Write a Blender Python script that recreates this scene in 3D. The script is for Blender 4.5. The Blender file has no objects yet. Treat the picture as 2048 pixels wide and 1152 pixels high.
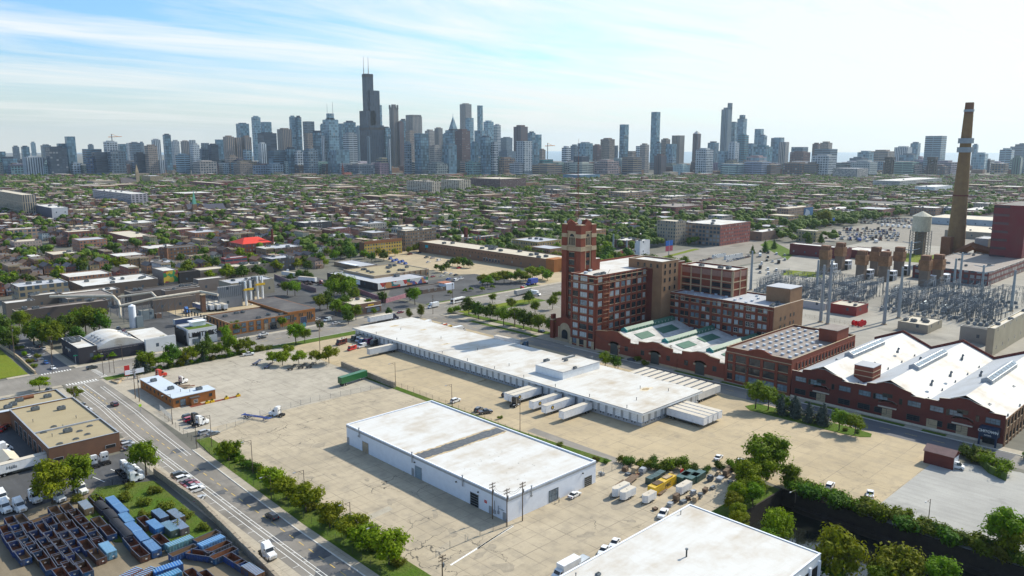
HAZE=3.2e-5
import bpy,math,random
from mathutils import Vector
R=random.Random(11)
D=bpy.data
SC=bpy.context.scene
COL=SC.collection
PI=math.pi
# ---------------------------------------------------------------- survey: world axes follow the street grid
F,H,HY=1560.,100.,297.
TH=math.atan((576-HY)/F)
CA=math.radians(44)
def ray(px,py):
 u=(px-1024)/F;v=(py-576)/F
 up=-v*math.cos(TH)-math.sin(TH);fw=math.cos(TH)-v*math.sin(TH)
 return u*math.cos(CA)+fw*math.sin(CA),-u*math.sin(CA)+fw*math.cos(CA),up
def W(px,py,z=0.):
 x,y,up=ray(px,py);t=(z-H)/up
 return(x*t,y*t)
def proj(x,y,z):
 u=x*math.cos(CA)-y*math.sin(CA);w=x*math.sin(CA)+y*math.cos(CA);dz=z-H
 f=w*math.cos(TH)-dz*math.sin(TH);up=dz*math.cos(TH)+w*math.sin(TH)
 if f<1:return(-9999,-9999)
 return(1024+F*u/f,576-F*up/f)
def yAt(X,px,z=0.):
 lo,hi=-300.,9000.
 for _ in range(60):
  m=(lo+hi)/2
  if X*math.sin(CA)+m*math.cos(CA)<1 or proj(X,m,z)[0]>px:lo=m
  else:hi=m
 return m
def xAt(Y,px,z=0.):
 lo,hi=-300.,9000.
 for _ in range(60):
  m=(lo+hi)/2
  if m*math.sin(CA)+Y*math.cos(CA)<1 or proj(m,Y,z)[0]<px:lo=m
  else:hi=m
 return m
def zAt(X,Y,py):
 lo,hi=-50.,900.
 for _ in range(50):
  m=(lo+hi)/2
  if proj(X,Y,m)[1]>py:lo=m
  else:hi=m
 return m
 # ---------------------------------------------------------------- mesh builder
class MB:
 def __init__(s):s.v=[];s.f=[];s.m=[]
 def add(s,vs,fs,m=0):
  o=len(s.v);s.v+=[tuple(p)for p in vs]
  for f in fs:s.f.append(tuple(i+o for i in f));s.m.append(m)
  return s
 def quad(s,a,b,c,d,m=0):return s.add([a,b,c,d],[(0,1,2,3)],m)
 def box(s,x0,x1,y0,y1,z0,z1,m=0,mt=None):
  v=[(x,y,z)for z in(z0,z1)for y in(y0,y1)for x in(x0,x1)]
  s.add(v,[(0,2,3,1),(0,1,5,4),(1,3,7,5),(3,2,6,7),(2,0,4,6)],m)
  return s.add(v[4:],[(0,1,3,2)],m if mt is None else mt)
 def cbox(s,cx,cy,cz,sx,sy,sz,m=0):return s.box(cx-sx/2,cx+sx/2,cy-sy/2,cy+sy/2,cz-sz/2,cz+sz/2,m)
 def prism(s,poly,z0,z1,m=0,mt=None):
  n=len(poly);a=sum(poly[i][0]*poly[(i+1)%n][1]-poly[(i+1)%n][0]*poly[i][1]for i in range(n))
  if a<0:poly=poly[::-1]
  v=[(x,y,z0)for x,y in poly]+[(x,y,z1)for x,y in poly]
  s.add(v,[(i,(i+1)%n,n+(i+1)%n,n+i)for i in range(n)],m)
  s.add(v[:n],[tuple(range(n))[::-1]],m);return s.add(v[n:],[tuple(range(n))],m if mt is None else mt)
 def sideprism(s,prof,x0,x1,axis='x',m=0):
 # profile (u,z) extruded along axis
  n=len(prof);a=sum(prof[i][0]*prof[(i+1)%n][1]-prof[(i+1)%n][0]*prof[i][1]for i in range(n))
  if a<0:prof=prof[::-1]
  if axis=='x':v=[(x0,u,z)for u,z in prof]+[(x1,u,z)for u,z in prof]
  else:v=[(u,x1,z)for u,z in prof]+[(u,x0,z)for u,z in prof]
  s.add(v,[(i,(i+1)%n,n+(i+1)%n,n+i)for i in range(n)],m)
  return s.add(v,[tuple(range(n))[::-1],tuple(range(n,2*n))],m)
 def cyl(s,p0,p1,r0,r1=None,n=8,m=0,cap=True):
  r1=r0 if r1 is None else r1;p0=Vector(p0);p1=Vector(p1);d=(p1-p0)
  if d.length<1e-6:return s
  d.normalize();a=d.cross(Vector((0,0,1))if abs(d.z)<.9 else Vector((1,0,0))).normalized();b=d.cross(a)
  v=[]
  for p,r in((p0,r0),(p1,r1)):
   for i in range(n):
    t=2*PI*i/n;v.append(p+a*(math.cos(t)*r)+b*(math.sin(t)*r))
  s.add(v,[(i,n+i,n+(i+1)%n,(i+1)%n)for i in range(n)],m)
  if cap:s.add(v,[tuple(range(n)),tuple(range(2*n-1,n-1,-1))],m)
  return s
 def path(s,pts,r,n=6,m=0):
  for a,b in zip(pts,pts[1:]):s.cyl(a,b,r,r,n,m)
  return s
 def ball(s,c,r,seg=8,rings=6,sq=1.,m=0):
  v=[(c[0],c[1],c[2]-r*sq)]
  for i in range(1,rings):
   t=-PI/2+PI*i/rings
   for j in range(seg):
    p=2*PI*j/seg;v.append((c[0]+r*math.cos(t)*math.cos(p),c[1]+r*math.cos(t)*math.sin(p),c[2]+r*sq*math.sin(t)))
  v.append((c[0],c[1],c[2]+r*sq));f=[]
  for j in range(seg):f.append((0,1+(j+1)%seg,1+j))
  for i in range(rings-2):
   for j in range(seg):
    a=1+i*seg+j;b=1+i*seg+(j+1)%seg;f.append((a,b,b+seg,a+seg))
  e=len(v)-1;o=1+(rings-2)*seg
  for j in range(seg):f.append((e,o+j,o+(j+1)%seg))
  return s.add(v,f,m)
 def gable(s,x0,x1,y0,y1,z0,zr,along='y',ov=.3,mw=0,mr=1,t=.15):
 # gable end walls in mw, two roof slabs in mr
  if along=='y':
   xm=(x0+x1)/2
   for y in(y0,y1):s.add([(x0,y,z0),(x1,y,z0),(xm,y,zr)],[(0,1,2)if y==y0 else(0,2,1)],mw)
   k=(zr-z0)/(xm-x0)
   for sg in(-1,1):
    xe=xm+sg*(xm-x0+ov);ze=z0-ov*k
    a=[(xe,y0-ov,ze),(xe,y1+ov,ze),(xm,y1+ov,zr),(xm,y0-ov,zr)]
    b=[(p[0],p[1],p[2]+t)for p in a]
    s.add(a+b,[(4,7,6,5),(0,1,2,3),(0,4,5,1),(0,3,7,4),(1,5,6,2)]if sg<0 else[(4,5,6,7),(3,2,1,0),(1,5,4,0),(4,7,3,0),(2,6,5,1)],mr)
  else:
   o=MB();o.gable(y0,y1,x0,x1,z0,zr,'y',ov,mw,mr,t)
   for f,m in zip(o.f,o.m):s.add([(o.v[i][1],o.v[i][0],o.v[i][2])for i in f],[tuple(range(len(f)))[::-1]],m)
  return s
 def mesh(s,name,mats,smooth=False):
  me=D.meshes.new(name);me.from_pydata(s.v,[],s.f)
  for m in(mats if isinstance(mats,(list,tuple))else[mats]):me.materials.append(m)
  me.polygons.foreach_set('material_index',s.m)
  if smooth:me.polygons.foreach_set('use_smooth',[True]*len(s.f))
  me.update();return me
 def build(s,name,mats,parent=None,loc=(0,0,0),rz=0.,smooth=False,color=None):
  return ob(name,s.mesh(name,mats,smooth),parent,loc,rz,color)
def ob(name,me,parent=None,loc=(0,0,0),rz=0.,color=None):
 o=D.objects.new(name,me);COL.objects.link(o);o.location=loc
 if rz:o.rotation_euler=(0,0,rz)
 if parent:o.parent=parent
 if color:o.color=(*color,1.)
 return o
def tag(o,label=None,cat=None,group=None,kind=None):
 if label:o['label']=label
 if cat:o['category']=cat
 if group:o['group']=group
 if kind:o['kind']=kind
 return o
def thing(name,label,cat,loc=(0,0,0),rz=0.,group=None):
 if len(loc)==2:loc=(loc[0],loc[1],0.)
 o=D.objects.new(name,None);COL.objects.link(o);o.location=loc;o.rotation_euler=(0,0,rz);o.empty_display_size=.5
 return tag(o,label,cat,group)
KIDS={}
def freeze(root):
 KIDS[root.name]=[(c,[g for g in D.objects if g.parent==c])for c in D.objects if c.parent==root]
 return root
def dup(root,loc,rz=0.,label=None,group=None,color=None,sc=None,paint=('body',),cat=None):
 r=root.copy();COL.objects.link(r)
 r.location=(loc[0],loc[1],loc[2]if len(loc)>2 else 0.);r.rotation_euler=(0,0,rz)
 if sc:r.scale=sc if isinstance(sc,tuple)else(sc,)*3
 tag(r,label,cat,group)
 if color and r.type=='MESH':r.color=(*color,1.)
 for c,gs in KIDS.get(root.name,()):
  k=c.copy();COL.objects.link(k);k.parent=r
  if color and c.name.split('.')[0]in paint:k.color=(*color,1.)
  for g in gs:
   q=g.copy();COL.objects.link(q);q.parent=k
 return r
def discard(root):
 for c,gs in KIDS.get(root.name,()):
  for g in gs:D.objects.remove(g)
  D.objects.remove(c)
 D.objects.remove(root)
 # ---------------------------------------------------------------- node materials
class NT:
 def __init__(s,name):
  s.mat=D.materials.new(name);s.mat.use_nodes=True;s.t=s.mat.node_tree;s.n=s.t.nodes
  s.bsdf=s.n['Principled BSDF'];s.out=s.n['Material Output']
 def node(s,typ,**k):
  n=s.n.new(typ)
  for a,b in k.items():setattr(n,a,b)
  return n
 def link(s,a,b):s.t.links.new(a,b)
 def inp(s,sock,v):
  if isinstance(v,(int,float)):sock.default_value=v
  elif isinstance(v,tuple):sock.default_value=(*v,1.)if len(v)==3 and len(sock.default_value)==4 else v
  else:s.link(v,sock)
 def math(s,op,a,b=None,c=None,clamp=False):
  n=s.node('ShaderNodeMath',operation=op,use_clamp=clamp)
  for i,v in enumerate((a,b,c)):
   if v is not None:s.inp(n.inputs[i],v)
  return n.outputs[0]
 def mix(s,f,a,b,mode='MIX'):
  n=s.node('ShaderNodeMix',data_type='RGBA',blend_type=mode);s.inp(n.inputs[0],f);s.inp(n.inputs[6],a);s.inp(n.inputs[7],b);return n.outputs[2]
 def noise(s,vec,scale,detail=4.,rough=.55,out=0):
  n=s.node('ShaderNodeTexNoise');n.inputs['Scale'].default_value=scale;n.inputs['Detail'].default_value=detail;n.inputs['Roughness'].default_value=rough
  if vec is not None:s.link(vec,n.inputs['Vector'])
  return n.outputs[out]
 def ramp(s,f,lo,hi):
  n=s.node('ShaderNodeMapRange');n.inputs[1].default_value=lo;n.inputs[2].default_value=hi;s.inp(n.inputs[0],f);return n.outputs[0]
 def scale(s,vec,v):
  n=s.node('ShaderNodeVectorMath',operation='MULTIPLY');s.link(vec,n.inputs[0]);n.inputs[1].default_value=v;return n.outputs[0]
 def obj(s):return s.node('ShaderNodeTexCoord').outputs['Object']
 def pos(s):return s.node('ShaderNodeNewGeometry').outputs['Position']
 def sep(s,v):
  n=s.node('ShaderNodeSeparateXYZ');s.link(v,n.inputs[0]);return n.outputs
 def info(s):return s.node('ShaderNodeObjectInfo').outputs
 def done(s,col,rough=.8,metal=0.,spec=None,bump=None,bs=.3,bd=.05):
  s.inp(s.bsdf.inputs['Base Color'],col);s.inp(s.bsdf.inputs['Roughness'],rough);s.bsdf.inputs['Metallic'].default_value=metal
  if spec is not None:s.bsdf.inputs['Specular IOR Level'].default_value=spec
  if bump is not None:
   b=s.node('ShaderNodeBump');b.inputs['Strength'].default_value=bs;b.inputs['Distance'].default_value=bd;s.link(bump,b.inputs['Height']);s.link(b.outputs[0],s.bsdf.inputs['Normal'])
  return s.mat
def plain(name,c,rough=.7,metal=0.,var=.18,sc=.6,spec=.3):
 t=NT(name);p=t.pos();n=t.noise(p,sc,5.);n2=t.noise(p,sc*6,3.)
 f=t.math('ADD',t.math('MULTIPLY',n,.65),t.math('MULTIPLY',n2,.35))
 k=t.ramp(f,.3,.7)
 lo=tuple(x*(1-var)for x in c);hi=tuple(min(1,x*(1+var))for x in c)
 return t.done(t.mix(k,lo,hi),rough,metal,spec)
def painted(name,rough=.35,metal=0.,var=.12,sc=1.2,spec=.5,coat=0.):
# surface in the object's own colour
 t=NT(name);c=t.info()['Color'];n=t.ramp(t.noise(t.pos(),sc,4.),.35,.7)
 m=t.done(t.mix(t.math('MULTIPLY',n,var),c,(.09,.08,.065)),rough,metal,spec)
 if coat:t.bsdf.inputs['Coat Weight'].default_value=coat
 return m
def streaked(name,c,rough=.7,dirt=(.25,.2,.15),amt=.35,sc=.35):
# flat roof membrane: seams, ponding stains
 t=NT(name);p=t.obj();x,y,z=t.sep(p)
 a=t.ramp(t.noise(t.pos(),sc*.25,6.,.62),.46,.72);b=t.ramp(t.noise(t.scale(t.pos(),(.25,1.3,1.)),sc,4.),.45,.8)
 f=t.math('MULTIPLY',t.math('ADD',t.math('MULTIPLY',a,.7),t.math('MULTIPLY',b,.35)),amt)
 seam=t.math('LESS_THAN',t.math('FRACT',t.math('DIVIDE',x,3.05)),.035)
 f=t.math('MAXIMUM',f,t.math('MULTIPLY',seam,.2))
 return t.done(t.mix(f,c,dirt),rough,0,.25)
def brickwork(name,c,c2,sc=.25,mort=True):
 t=NT(name);p=t.pos();n=t.ramp(t.noise(p,sc,5.),.3,.7);n2=t.ramp(t.noise(t.scale(p,(6.,6.,14.)),1.,2.),.35,.65)
 col=t.mix(n,c,c2);col=t.mix(t.math('MULTIPLY',n2,.45),col,tuple(x*.55 for x in c))
 st=t.ramp(t.noise(t.scale(p,(1.2,1.2,.12)),.8,3.),.6,.8)
 col=t.mix(t.math('MULTIPLY',st,.3),col,tuple(x*.45 for x in c))
 return t.done(col,.85,0,.2,bump=n2,bs=.3,bd=.03)
def facade(name,pu,pz,wu,wz,glass=(.035,.05,.065),roofc=(.5,.49,.46),gl_rough=.15,base=True,vary=.5,pale=.25,edge=0.):
# walls in the object's own colour with a grid of openings; u runs along the wall, z up; flat tops take roofc
 t=NT(name);tc=t.obj();x,y,z=t.sep(tc)
 nn=t.node('ShaderNodeNewGeometry').outputs['Normal'];nx,ny,nz=t.sep(nn)
 fx=t.math('GREATER_THAN',t.math('ABSOLUTE',nx),.7)
 u=t.math('ADD',t.math('MULTIPLY',fx,y),t.math('MULTIPLY',t.math('SUBTRACT',1.,fx),x))
 cu=t.math('DIVIDE',u,pu);cz=t.math('DIVIDE',z,pz)
 fu=t.math('FRACT',t.math('ADD',cu,100.));fz=t.math('FRACT',t.math('ADD',cz,.15))
 inu=t.math('LESS_THAN',t.math('ABSOLUTE',t.math('SUBTRACT',fu,.5)),wu/2)
 inz=t.math('LESS_THAN',t.math('ABSOLUTE',t.math('SUBTRACT',fz,.55)),wz/2)
 win=t.math('MULTIPLY',inu,inz)
 wall=t.math('LESS_THAN',t.math('ABSOLUTE',nz),.5);win=t.math('MULTIPLY',win,wall)
 cell=t.node('ShaderNodeCombineXYZ');t.link(t.math('FLOOR',t.math('ADD',cu,100.)),cell.inputs[0]);t.link(t.math('FLOOR',t.math('ADD',cz,.15)),cell.inputs[1]);t.link(t.math('MULTIPLY',fx,7.3),cell.inputs[2])
 wn=t.node('ShaderNodeTexWhiteNoise');t.link(cell.outputs[0],wn.inputs[0])
 ow=t.info()
 g=t.mix(t.math('MULTIPLY',wn.outputs[0],vary),glass,tuple(min(1,k*3.2+.02)for k in glass))
 g=t.mix(t.math('MULTIPLY',t.math('LESS_THAN',wn.outputs[0],pale),.55),g,(.42,.44,.44))
 n=t.ramp(t.noise(t.pos(),.12,4.),.3,.7)
 wc=t.mix(t.math('MULTIPLY',n,.25),ow['Color'],(.10,.08,.065))
 rn=t.node('ShaderNodeTexWhiteNoise',noise_dimensions='1D');t.link(ow['Random'],rn.inputs['W'])
 rc=t.mix(t.math('GREATER_THAN',rn.outputs[0],.45),roofc,(.13,.125,.12))
 rc=t.mix(t.math('GREATER_THAN',rn.outputs[0],.72),rc,(.33,.29,.23))
 rc=t.mix(t.ramp(t.noise(t.pos(),.18,5.),.45,.75),rc,(.30,.27,.23))
 col=t.mix(wall,rc,wc);col=t.mix(win,col,g)
 rough=t.math('SUBTRACT',.85,t.math('MULTIPLY',win,.85-gl_rough))
 return t.done(col,rough,0,.4)
 # ---------------------------------------------------------------- camera, light, air
cam=D.objects.new('camera',D.cameras.new('camera'));COL.objects.link(cam);SC.camera=cam
cam.location=(0,0,H);cam.rotation_euler=(PI/2-TH,0,-CA)
cam.data.sensor_width=36;cam.data.lens=36*F/2048;cam.data.clip_start=1;cam.data.clip_end=60000
SUN_EL,SUN_AZ=math.radians(38.5),math.radians(-7)
sun=D.objects.new('sun',D.lights.new('sun','SUN'));COL.objects.link(sun)
sun.data.energy=4.4;sun.data.angle=math.radians(.5);sun.data.color=(1.,.93,.80)
sd=Vector((math.cos(SUN_EL)*math.cos(SUN_AZ),math.cos(SUN_EL)*math.sin(SUN_AZ),math.sin(SUN_EL)))
sun.rotation_euler=sd.to_track_quat('Z','Y').to_euler();sun.location=(300,0,400)
wd=D.worlds.new('World');SC.world=wd;wd.use_nodes=True
wt=wd.node_tree;bg=wt.nodes['Background']
sky=wt.nodes.new('ShaderNodeTexSky');sky.sky_type='NISHITA';sky.sun_disc=False
sky.sun_elevation=SUN_EL;sky.sun_rotation=PI/2-SUN_AZ;sky.altitude=180;sky.air_density=1.;sky.dust_density=1.6;sky.ozone_density=1.
def wn(t,**k):
 n=wt.nodes.new(t)
 for a,b in k.items():setattr(n,a,b)
 return n
def wm(op,a,b=None,clamp=False):
 n=wn('ShaderNodeMath',operation=op,use_clamp=clamp)
 for i,v in enumerate((a,b)):
  if v is None:continue
  if isinstance(v,(int,float)):n.inputs[i].default_value=v
  else:wt.links.new(v,n.inputs[i])
 return n.outputs[0]
tc=wn('ShaderNodeTexCoord');sp=wn('ShaderNodeSeparateXYZ');wt.links.new(tc.outputs['Generated'],sp.inputs[0])
zc=wm('MAXIMUM',sp.outputs[2],.02)
# cirrus sheet: project the view direction on a high flat layer
px_=wm('DIVIDE',sp.outputs[0],wm('ADD',zc,.06));py_=wm('DIVIDE',sp.outputs[1],wm('ADD',zc,.06))
cv=wn('ShaderNodeCombineXYZ');wt.links.new(px_,cv.inputs[0]);wt.links.new(py_,cv.inputs[1])
mp=wn('ShaderNodeMapping');mp.inputs['Rotation'].default_value=(0,0,math.radians(60));mp.inputs['Scale'].default_value=(.42,1.35,1.);wt.links.new(cv.outputs[0],mp.inputs[0])
n1=wn('ShaderNodeTexNoise');n1.inputs['Scale'].default_value=.8;n1.inputs['Detail'].default_value=8;n1.inputs['Roughness'].default_value=.62;n1.inputs['Distortion'].default_value=.5;wt.links.new(mp.outputs[0],n1.inputs[0])
n2=wn('ShaderNodeTexNoise');n2.inputs['Scale'].default_value=.16;n2.inputs['Detail'].default_value=3;wt.links.new(cv.outputs[0],n2.inputs[0])
# the veil is thicker towards the sun
dt=wn('ShaderNodeVectorMath',operation='DOT_PRODUCT');wt.links.new(tc.outputs['Generated'],dt.inputs[0]);dt.inputs[1].default_value=sd
veil=wm('MULTIPLY',wm('SUBTRACT',dt.outputs['Value'],.22),1.7,True)
cl=wm('ADD',wm('MULTIPLY',wm('SUBTRACT',n1.outputs[0],.49),3.9),wm('MULTIPLY',wm('SUBTRACT',n2.outputs[0],.5),1.2))
cl=wm('ADD',wm('ADD',cl,.20),veil,True)
hi=wn('ShaderNodeMapRange');hi.inputs[1].default_value=.30;hi.inputs[2].default_value=.62;hi.inputs[3].default_value=1.;hi.inputs[4].default_value=.22;wt.links.new(sp.outputs[2],hi.inputs[0]);cl=wm('MULTIPLY',cl,hi.outputs[0])
lo=wn('ShaderNodeMapRange');lo.inputs[1].default_value=.0;lo.inputs[2].default_value=.11;lo.inputs[3].default_value=1.;lo.inputs[4].default_value=0.;wt.links.new(sp.outputs[2],lo.inputs[0])
mx=wn('ShaderNodeMix',data_type='RGBA');wt.links.new(wm('MULTIPLY',cl,.88),mx.inputs[0])
mul=wn('ShaderNodeMix',data_type='RGBA',blend_type='MULTIPLY');mul.inputs[0].default_value=1.;wt.links.new(sky.outputs[0],mul.inputs[6]);mul.inputs[7].default_value=(1.0,1.5,1.9,1.)
wt.links.new(mul.outputs[2],mx.inputs[6]);mx.inputs[7].default_value=(8.9,9.25,9.4,1.)
hz_=wn('ShaderNodeMix',data_type='RGBA');wt.links.new(wm('MULTIPLY',lo.outputs[0],.85),hz_.inputs[0]);wt.links.new(mx.outputs[2],hz_.inputs[6]);hz_.inputs[7].default_value=(8.9,8.7,7.3,1.)
wt.links.new(hz_.outputs[2],bg.inputs[0]);bg.inputs[1].default_value=.082
vs=SC.view_settings;vs.view_transform='Standard';vs.look='None';vs.exposure=.44;vs.gamma=1.
cy=SC.cycles;cy.use_denoising=True;cy.max_bounces=6;cy.diffuse_bounces=3;cy.glossy_bounces=2;cy.transmission_bounces=2;cy.transparent_max_bounces=6;cy.volume_bounces=0
cy.caustics_reflective=False;cy.caustics_refractive=False;cy.sample_clamp_indirect=4.
# ---------------------------------------------------------------- materials of the setting
def concrete(name,c,slab=6.1,stain=(.19,.17,.14),joint=(.16,.14,.11),jw=.02,amt=.5,patch=.5,crack=.5):
 t=NT(name);p=t.pos();x,y,z=t.sep(p)
 a=t.ramp(t.noise(p,.035,6.,.6),.42,.68);b=t.ramp(t.noise(p,.22,6.,.65),.47,.70);fine=t.ramp(t.noise(p,1.7,4.),.25,.75);tr_=t.ramp(t.noise(t.scale(p,(.9,.05,1.)),.5,4.),.52,.72)
 cell=t.node('ShaderNodeCombineXYZ');cx=t.math('DIVIDE',x,slab);cy_=t.math('DIVIDE',y,slab)
 t.link(t.math('FLOOR',cx),cell.inputs[0]);t.link(t.math('FLOOR',cy_),cell.inputs[1])
 wnz=t.node('ShaderNodeTexWhiteNoise');t.link(cell.outputs[0],wnz.inputs[0])
 tone=t.math('ADD',t.math('MULTIPLY',wnz.outputs[0],.16),t.math('MULTIPLY',fine,.16))
 col=t.mix(t.math('MULTIPLY',a,amt*.5),c,tuple(k*.66 for k in c))
 col=t.mix(tone,col,tuple(k*.45 for k in c))
 col=t.mix(t.math('MULTIPLY',b,amt*.55),col,stain)
 col=t.mix(t.math('MULTIPLY',tr_,amt*.3),col,tuple(k*.5 for k in c))
 pt=t.math('MULTIPLY',t.math('GREATER_THAN',wnz.outputs[0],1-patch*.12),.3);col=t.mix(pt,col,tuple(min(1,k*1.15)for k in c))
 wob=t.math('MULTIPLY',t.noise(p,.5,3.),.03)
 jx=t.math('LESS_THAN',t.math('ABSOLUTE',t.math('SUBTRACT',t.math('FRACT',t.math('ADD',cx,wob)),.5)),jw)
 jy=t.math('LESS_THAN',t.math('ABSOLUTE',t.math('SUBTRACT',t.math('FRACT',t.math('ADD',cy_,wob)),.5)),jw)
 jm=t.ramp(t.noise(p,.12,3.),.35,.65)
 col=t.mix(t.math('MULTIPLY',t.math('MAXIMUM',jx,jy),t.math('MULTIPLY',jm,.75)),col,joint)
 vo=t.node('ShaderNodeTexVoronoi',feature='DISTANCE_TO_EDGE');vo.inputs['Scale'].default_value=.085
 wv=t.node('ShaderNodeVectorMath',operation='ADD');t.link(p,wv.inputs[0]);t.link(t.scale(t.noise(p,.25,4.,.6,out=1),(7.,7.,0.)),wv.inputs[1]);t.link(wv.outputs[0],vo.inputs['Vector'])
 cr=t.math('MULTIPLY',t.math('LESS_THAN',vo.outputs['Distance'],t.math('MULTIPLY',t.noise(p,.4,2.),.016)),t.ramp(t.noise(p,.03,2.),.52,.60))
 col=t.mix(t.math('MULTIPLY',cr,crack),col,(.05,.048,.042))
 return t.done(col,.9,0,.2)
def asphalt(name,c,light=None,patchy=.6):
 t=NT(name);p=t.pos();light=light or tuple(k*1.7 for k in c)
 a=t.ramp(t.noise(p,.05,6.,.6),.38,.66);b=t.ramp(t.noise(t.scale(p,(1.,.12,1.)),.6,4.),.4,.7);fine=t.ramp(t.noise(p,2.6,4.),.25,.75)
 col=t.mix(t.math('MULTIPLY',a,patchy),c,light);col=t.mix(t.math('MULTIPLY',b,.3),col,tuple(k*.6 for k in c));col=t.mix(t.math('MULTIPLY',fine,.3),col,tuple(k*.5 for k in c))
 sc=t.ramp(t.noise(p,.016,5.,.7),.58,.62);col=t.mix(t.math('MULTIPLY',sc,.5),col,tuple(k*.52 for k in c))
 return t.done(col,.9,0,.25)
def turf(name,c,dry=(.20,.16,.05),amt=.5):
 t=NT(name);p=t.pos();a=t.ramp(t.noise(p,.09,6.,.65),.4,.7);b=t.ramp(t.noise(p,1.4,5.,.7),.3,.7)
 col=t.mix(t.math('MULTIPLY',a,amt),c,dry);col=t.mix(t.math('MULTIPLY',b,.6),col,tuple(k*.45 for k in c))
 return t.done(col,.95,0,.1,bump=b,bs=.6,bd=.3)
M={}
M['lot']=concrete('tan_concrete',(.465,.39,.275),5.2,amt=.85,crack=.8,jw=.022)
M['lot_dock']=concrete('dock_concrete',(.475,.38,.24),9.1,amt=.65,jw=.012,crack=.3)
M['lot_grey']=concrete('grey_concrete',(.46,.41,.325),7.5,amt=.8,jw=.016,crack=.6)
M['pale_lot']=concrete('pale_concrete',(.25,.225,.185),9.,amt=.5,jw=.01,crack=.3)
M['walk']=concrete('sidewalk_concrete',(.44,.385,.295),2.4,amt=.5,jw=.02,crack=.2)
M['kerb']=plain('kerb_concrete',(.58,.56,.50),.85)
M['asphalt']=asphalt('road_asphalt',(.22,.20,.17))
M['asphalt_new']=asphalt('new_asphalt',(.12,.12,.125),patchy=.35)
M['asphalt_dark']=asphalt('dark_asphalt',(.075,.075,.075),patchy=.7)
M['gravel']=asphalt('gravel_lot',(.34,.33,.30),(.47,.455,.41),.8)
M['yard']=asphalt('substation_gravel',(.30,.28,.235),(.42,.385,.32),.8)
M['dirt']=asphalt('packed_dirt',(.20,.16,.105),(.32,.26,.175),.8)
M['grass']=turf('grass_turf',(.09,.16,.018),amt=.35)
M['meadow']=turf('yellow_green_turf',(.17,.22,.02),(.24,.22,.03),.5)
M['weeds']=turf('weedy_turf',(.085,.15,.016),(.20,.17,.06),.6)
M['city']=asphalt('city_ground',(.13,.125,.10),(.20,.19,.15),.8)
M['paint']=plain('road_paint',(.78,.77,.72),.6,var=.25,sc=1.5)
M['paint_y']=plain('yellow_road_paint',(.62,.42,.10),.6,var=.3,sc=1.5)
def water_mat(name,c,rough,bs):
 t=NT(name);n=t.noise(t.scale(t.pos(),(1.,1.,1.)),.9,4.)
 return t.done(c,rough,0,.5,bump=n,bs=bs,bd=.05)
M['canal']=water_mat('canal_water',(.012,.014,.012),.06,.12)
M['lake']=water_mat('lake_water',(.16,.24,.28),.35,.1)
LV=[0.]
def sheet(name,poly,m,z,kind='structure',label=None,cat=None):
 b=MB();n=len(poly)
 a=sum(poly[i][0]*poly[(i+1)%n][1]-poly[(i+1)%n][0]*poly[i][1]for i in range(n))
 if a<0:poly=poly[::-1]
 b.add([(x,y,z)for x,y in poly],[tuple(range(n))]);o=b.build(name,M[m]if isinstance(m,str)else m)
 return tag(o,label,cat,None,kind)
def rect(x0,x1,y0,y1):return[(x0,y0),(x1,y0),(x1,y1),(x0,y1)]
# ground with the canal cut out of it
CX0,CX1,CY1=171.5,209.5,101.
g=MB();B=21000.
for x0,x1,y0,y1 in((-B,CX0,-B,B),(CX0,CX1,CY1,B),(CX1,B,-B,B)):g.quad((x0,y0,0),(x1,y0,0),(x1,y1,0),(x0,y1,0))
tag(g.build('ground',M['city']),kind='structure')
tag(MB().quad((CX0-.5,-400,-5),(CX1+.5,-400,-5),(CX1+.5,CY1+.5,-5),(CX0-.5,CY1+.5,-5)).build('canal_water',M['canal']),kind='structure')
b=MB();b.box(CX0-.6,CX0,-400,CY1+.6,-6,.05);b.box(CX1,CX1+.6,-400,CY1+.6,-6,.05);b.box(CX0,CX1,CY1,CY1+.6,-6,.05);b.box(CX1-1.6,CX1-.02,-400,CY1-4,-6,-3.6)
tag(b.build('canal_wall',plain('canal_wall_timber',(.035,.028,.022),.9,var=.4)),'dark timber canal wall lining both banks of the black water','wall')
sheet('lake',[(4700,-B),(B,-B),(B,B),(4700,B)],'lake',.5)
# lots and yards
sheet('freight_yard',[(104.5,107),(170,107),(206,103),(209,123),(200,130),(192,146),(188,190),(185,268),(104.5,271)],'lot',.004)
sheet('truck_lot',[(99,271.2),(186,268),(187,360),(186,364.5),(99.5,364.5)],'lot_grey',.004)
sheet('dock_apron',[(188,190),(192,146),(200,130),(210,124),(222,118),(212,77),(268,77),(287,77),(280,365),(187,365),(185,268)],'lot_dock',.008)
sheet('gravel_lot',[(210.2,20),(262,20),(275,55),(268,77),(212,77),(210.2,95)],'gravel',.004)
sheet('riverside_lot',[(210.2,77),(222,118),(214,119),(210.2,101)],'lot_dock',.004)
# roads
ROAD=[(78.6,60),(93,60),(93,180),(95.4,254),(98.5,300),(99.6,366),(85.6,366),(84.5,330),(82.9,282),(82.4,200),(82.4,120),(82.4,60)]
sheet('main_road',[(82.4,60),(93,60),(93,180),(95.4,254),(98.5,300),(99.6,366),(85.6,366),(84.5,330),(82.9,282),(82.4,200)],'asphalt',.012)
sheet('road_shoulder',[(78.4,60),(82.4,60),(82.4,200),(82.9,282),(80,282),(79,230)],'walk',.008)
sheet('cross_street',[(-60,366),(900,366),(900,391),(-60,391)],'asphalt',.016)
sheet('side_street',[(81.8,391),(95.2,391),(96.5,470),(99,620),(86,620),(83,470)],'asphalt_new',.012)
sheet('loading_street',[(277.5,-40),(290,-40),(290.5,150),(291.5,262),(291.5,366),(279,366),(279.5,262),(278.5,150)],'asphalt',.02)
sheet('street_patch',[(278.6,60),(289.8,60),(290,158),(278.6,152)],'asphalt_new',.024)
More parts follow.
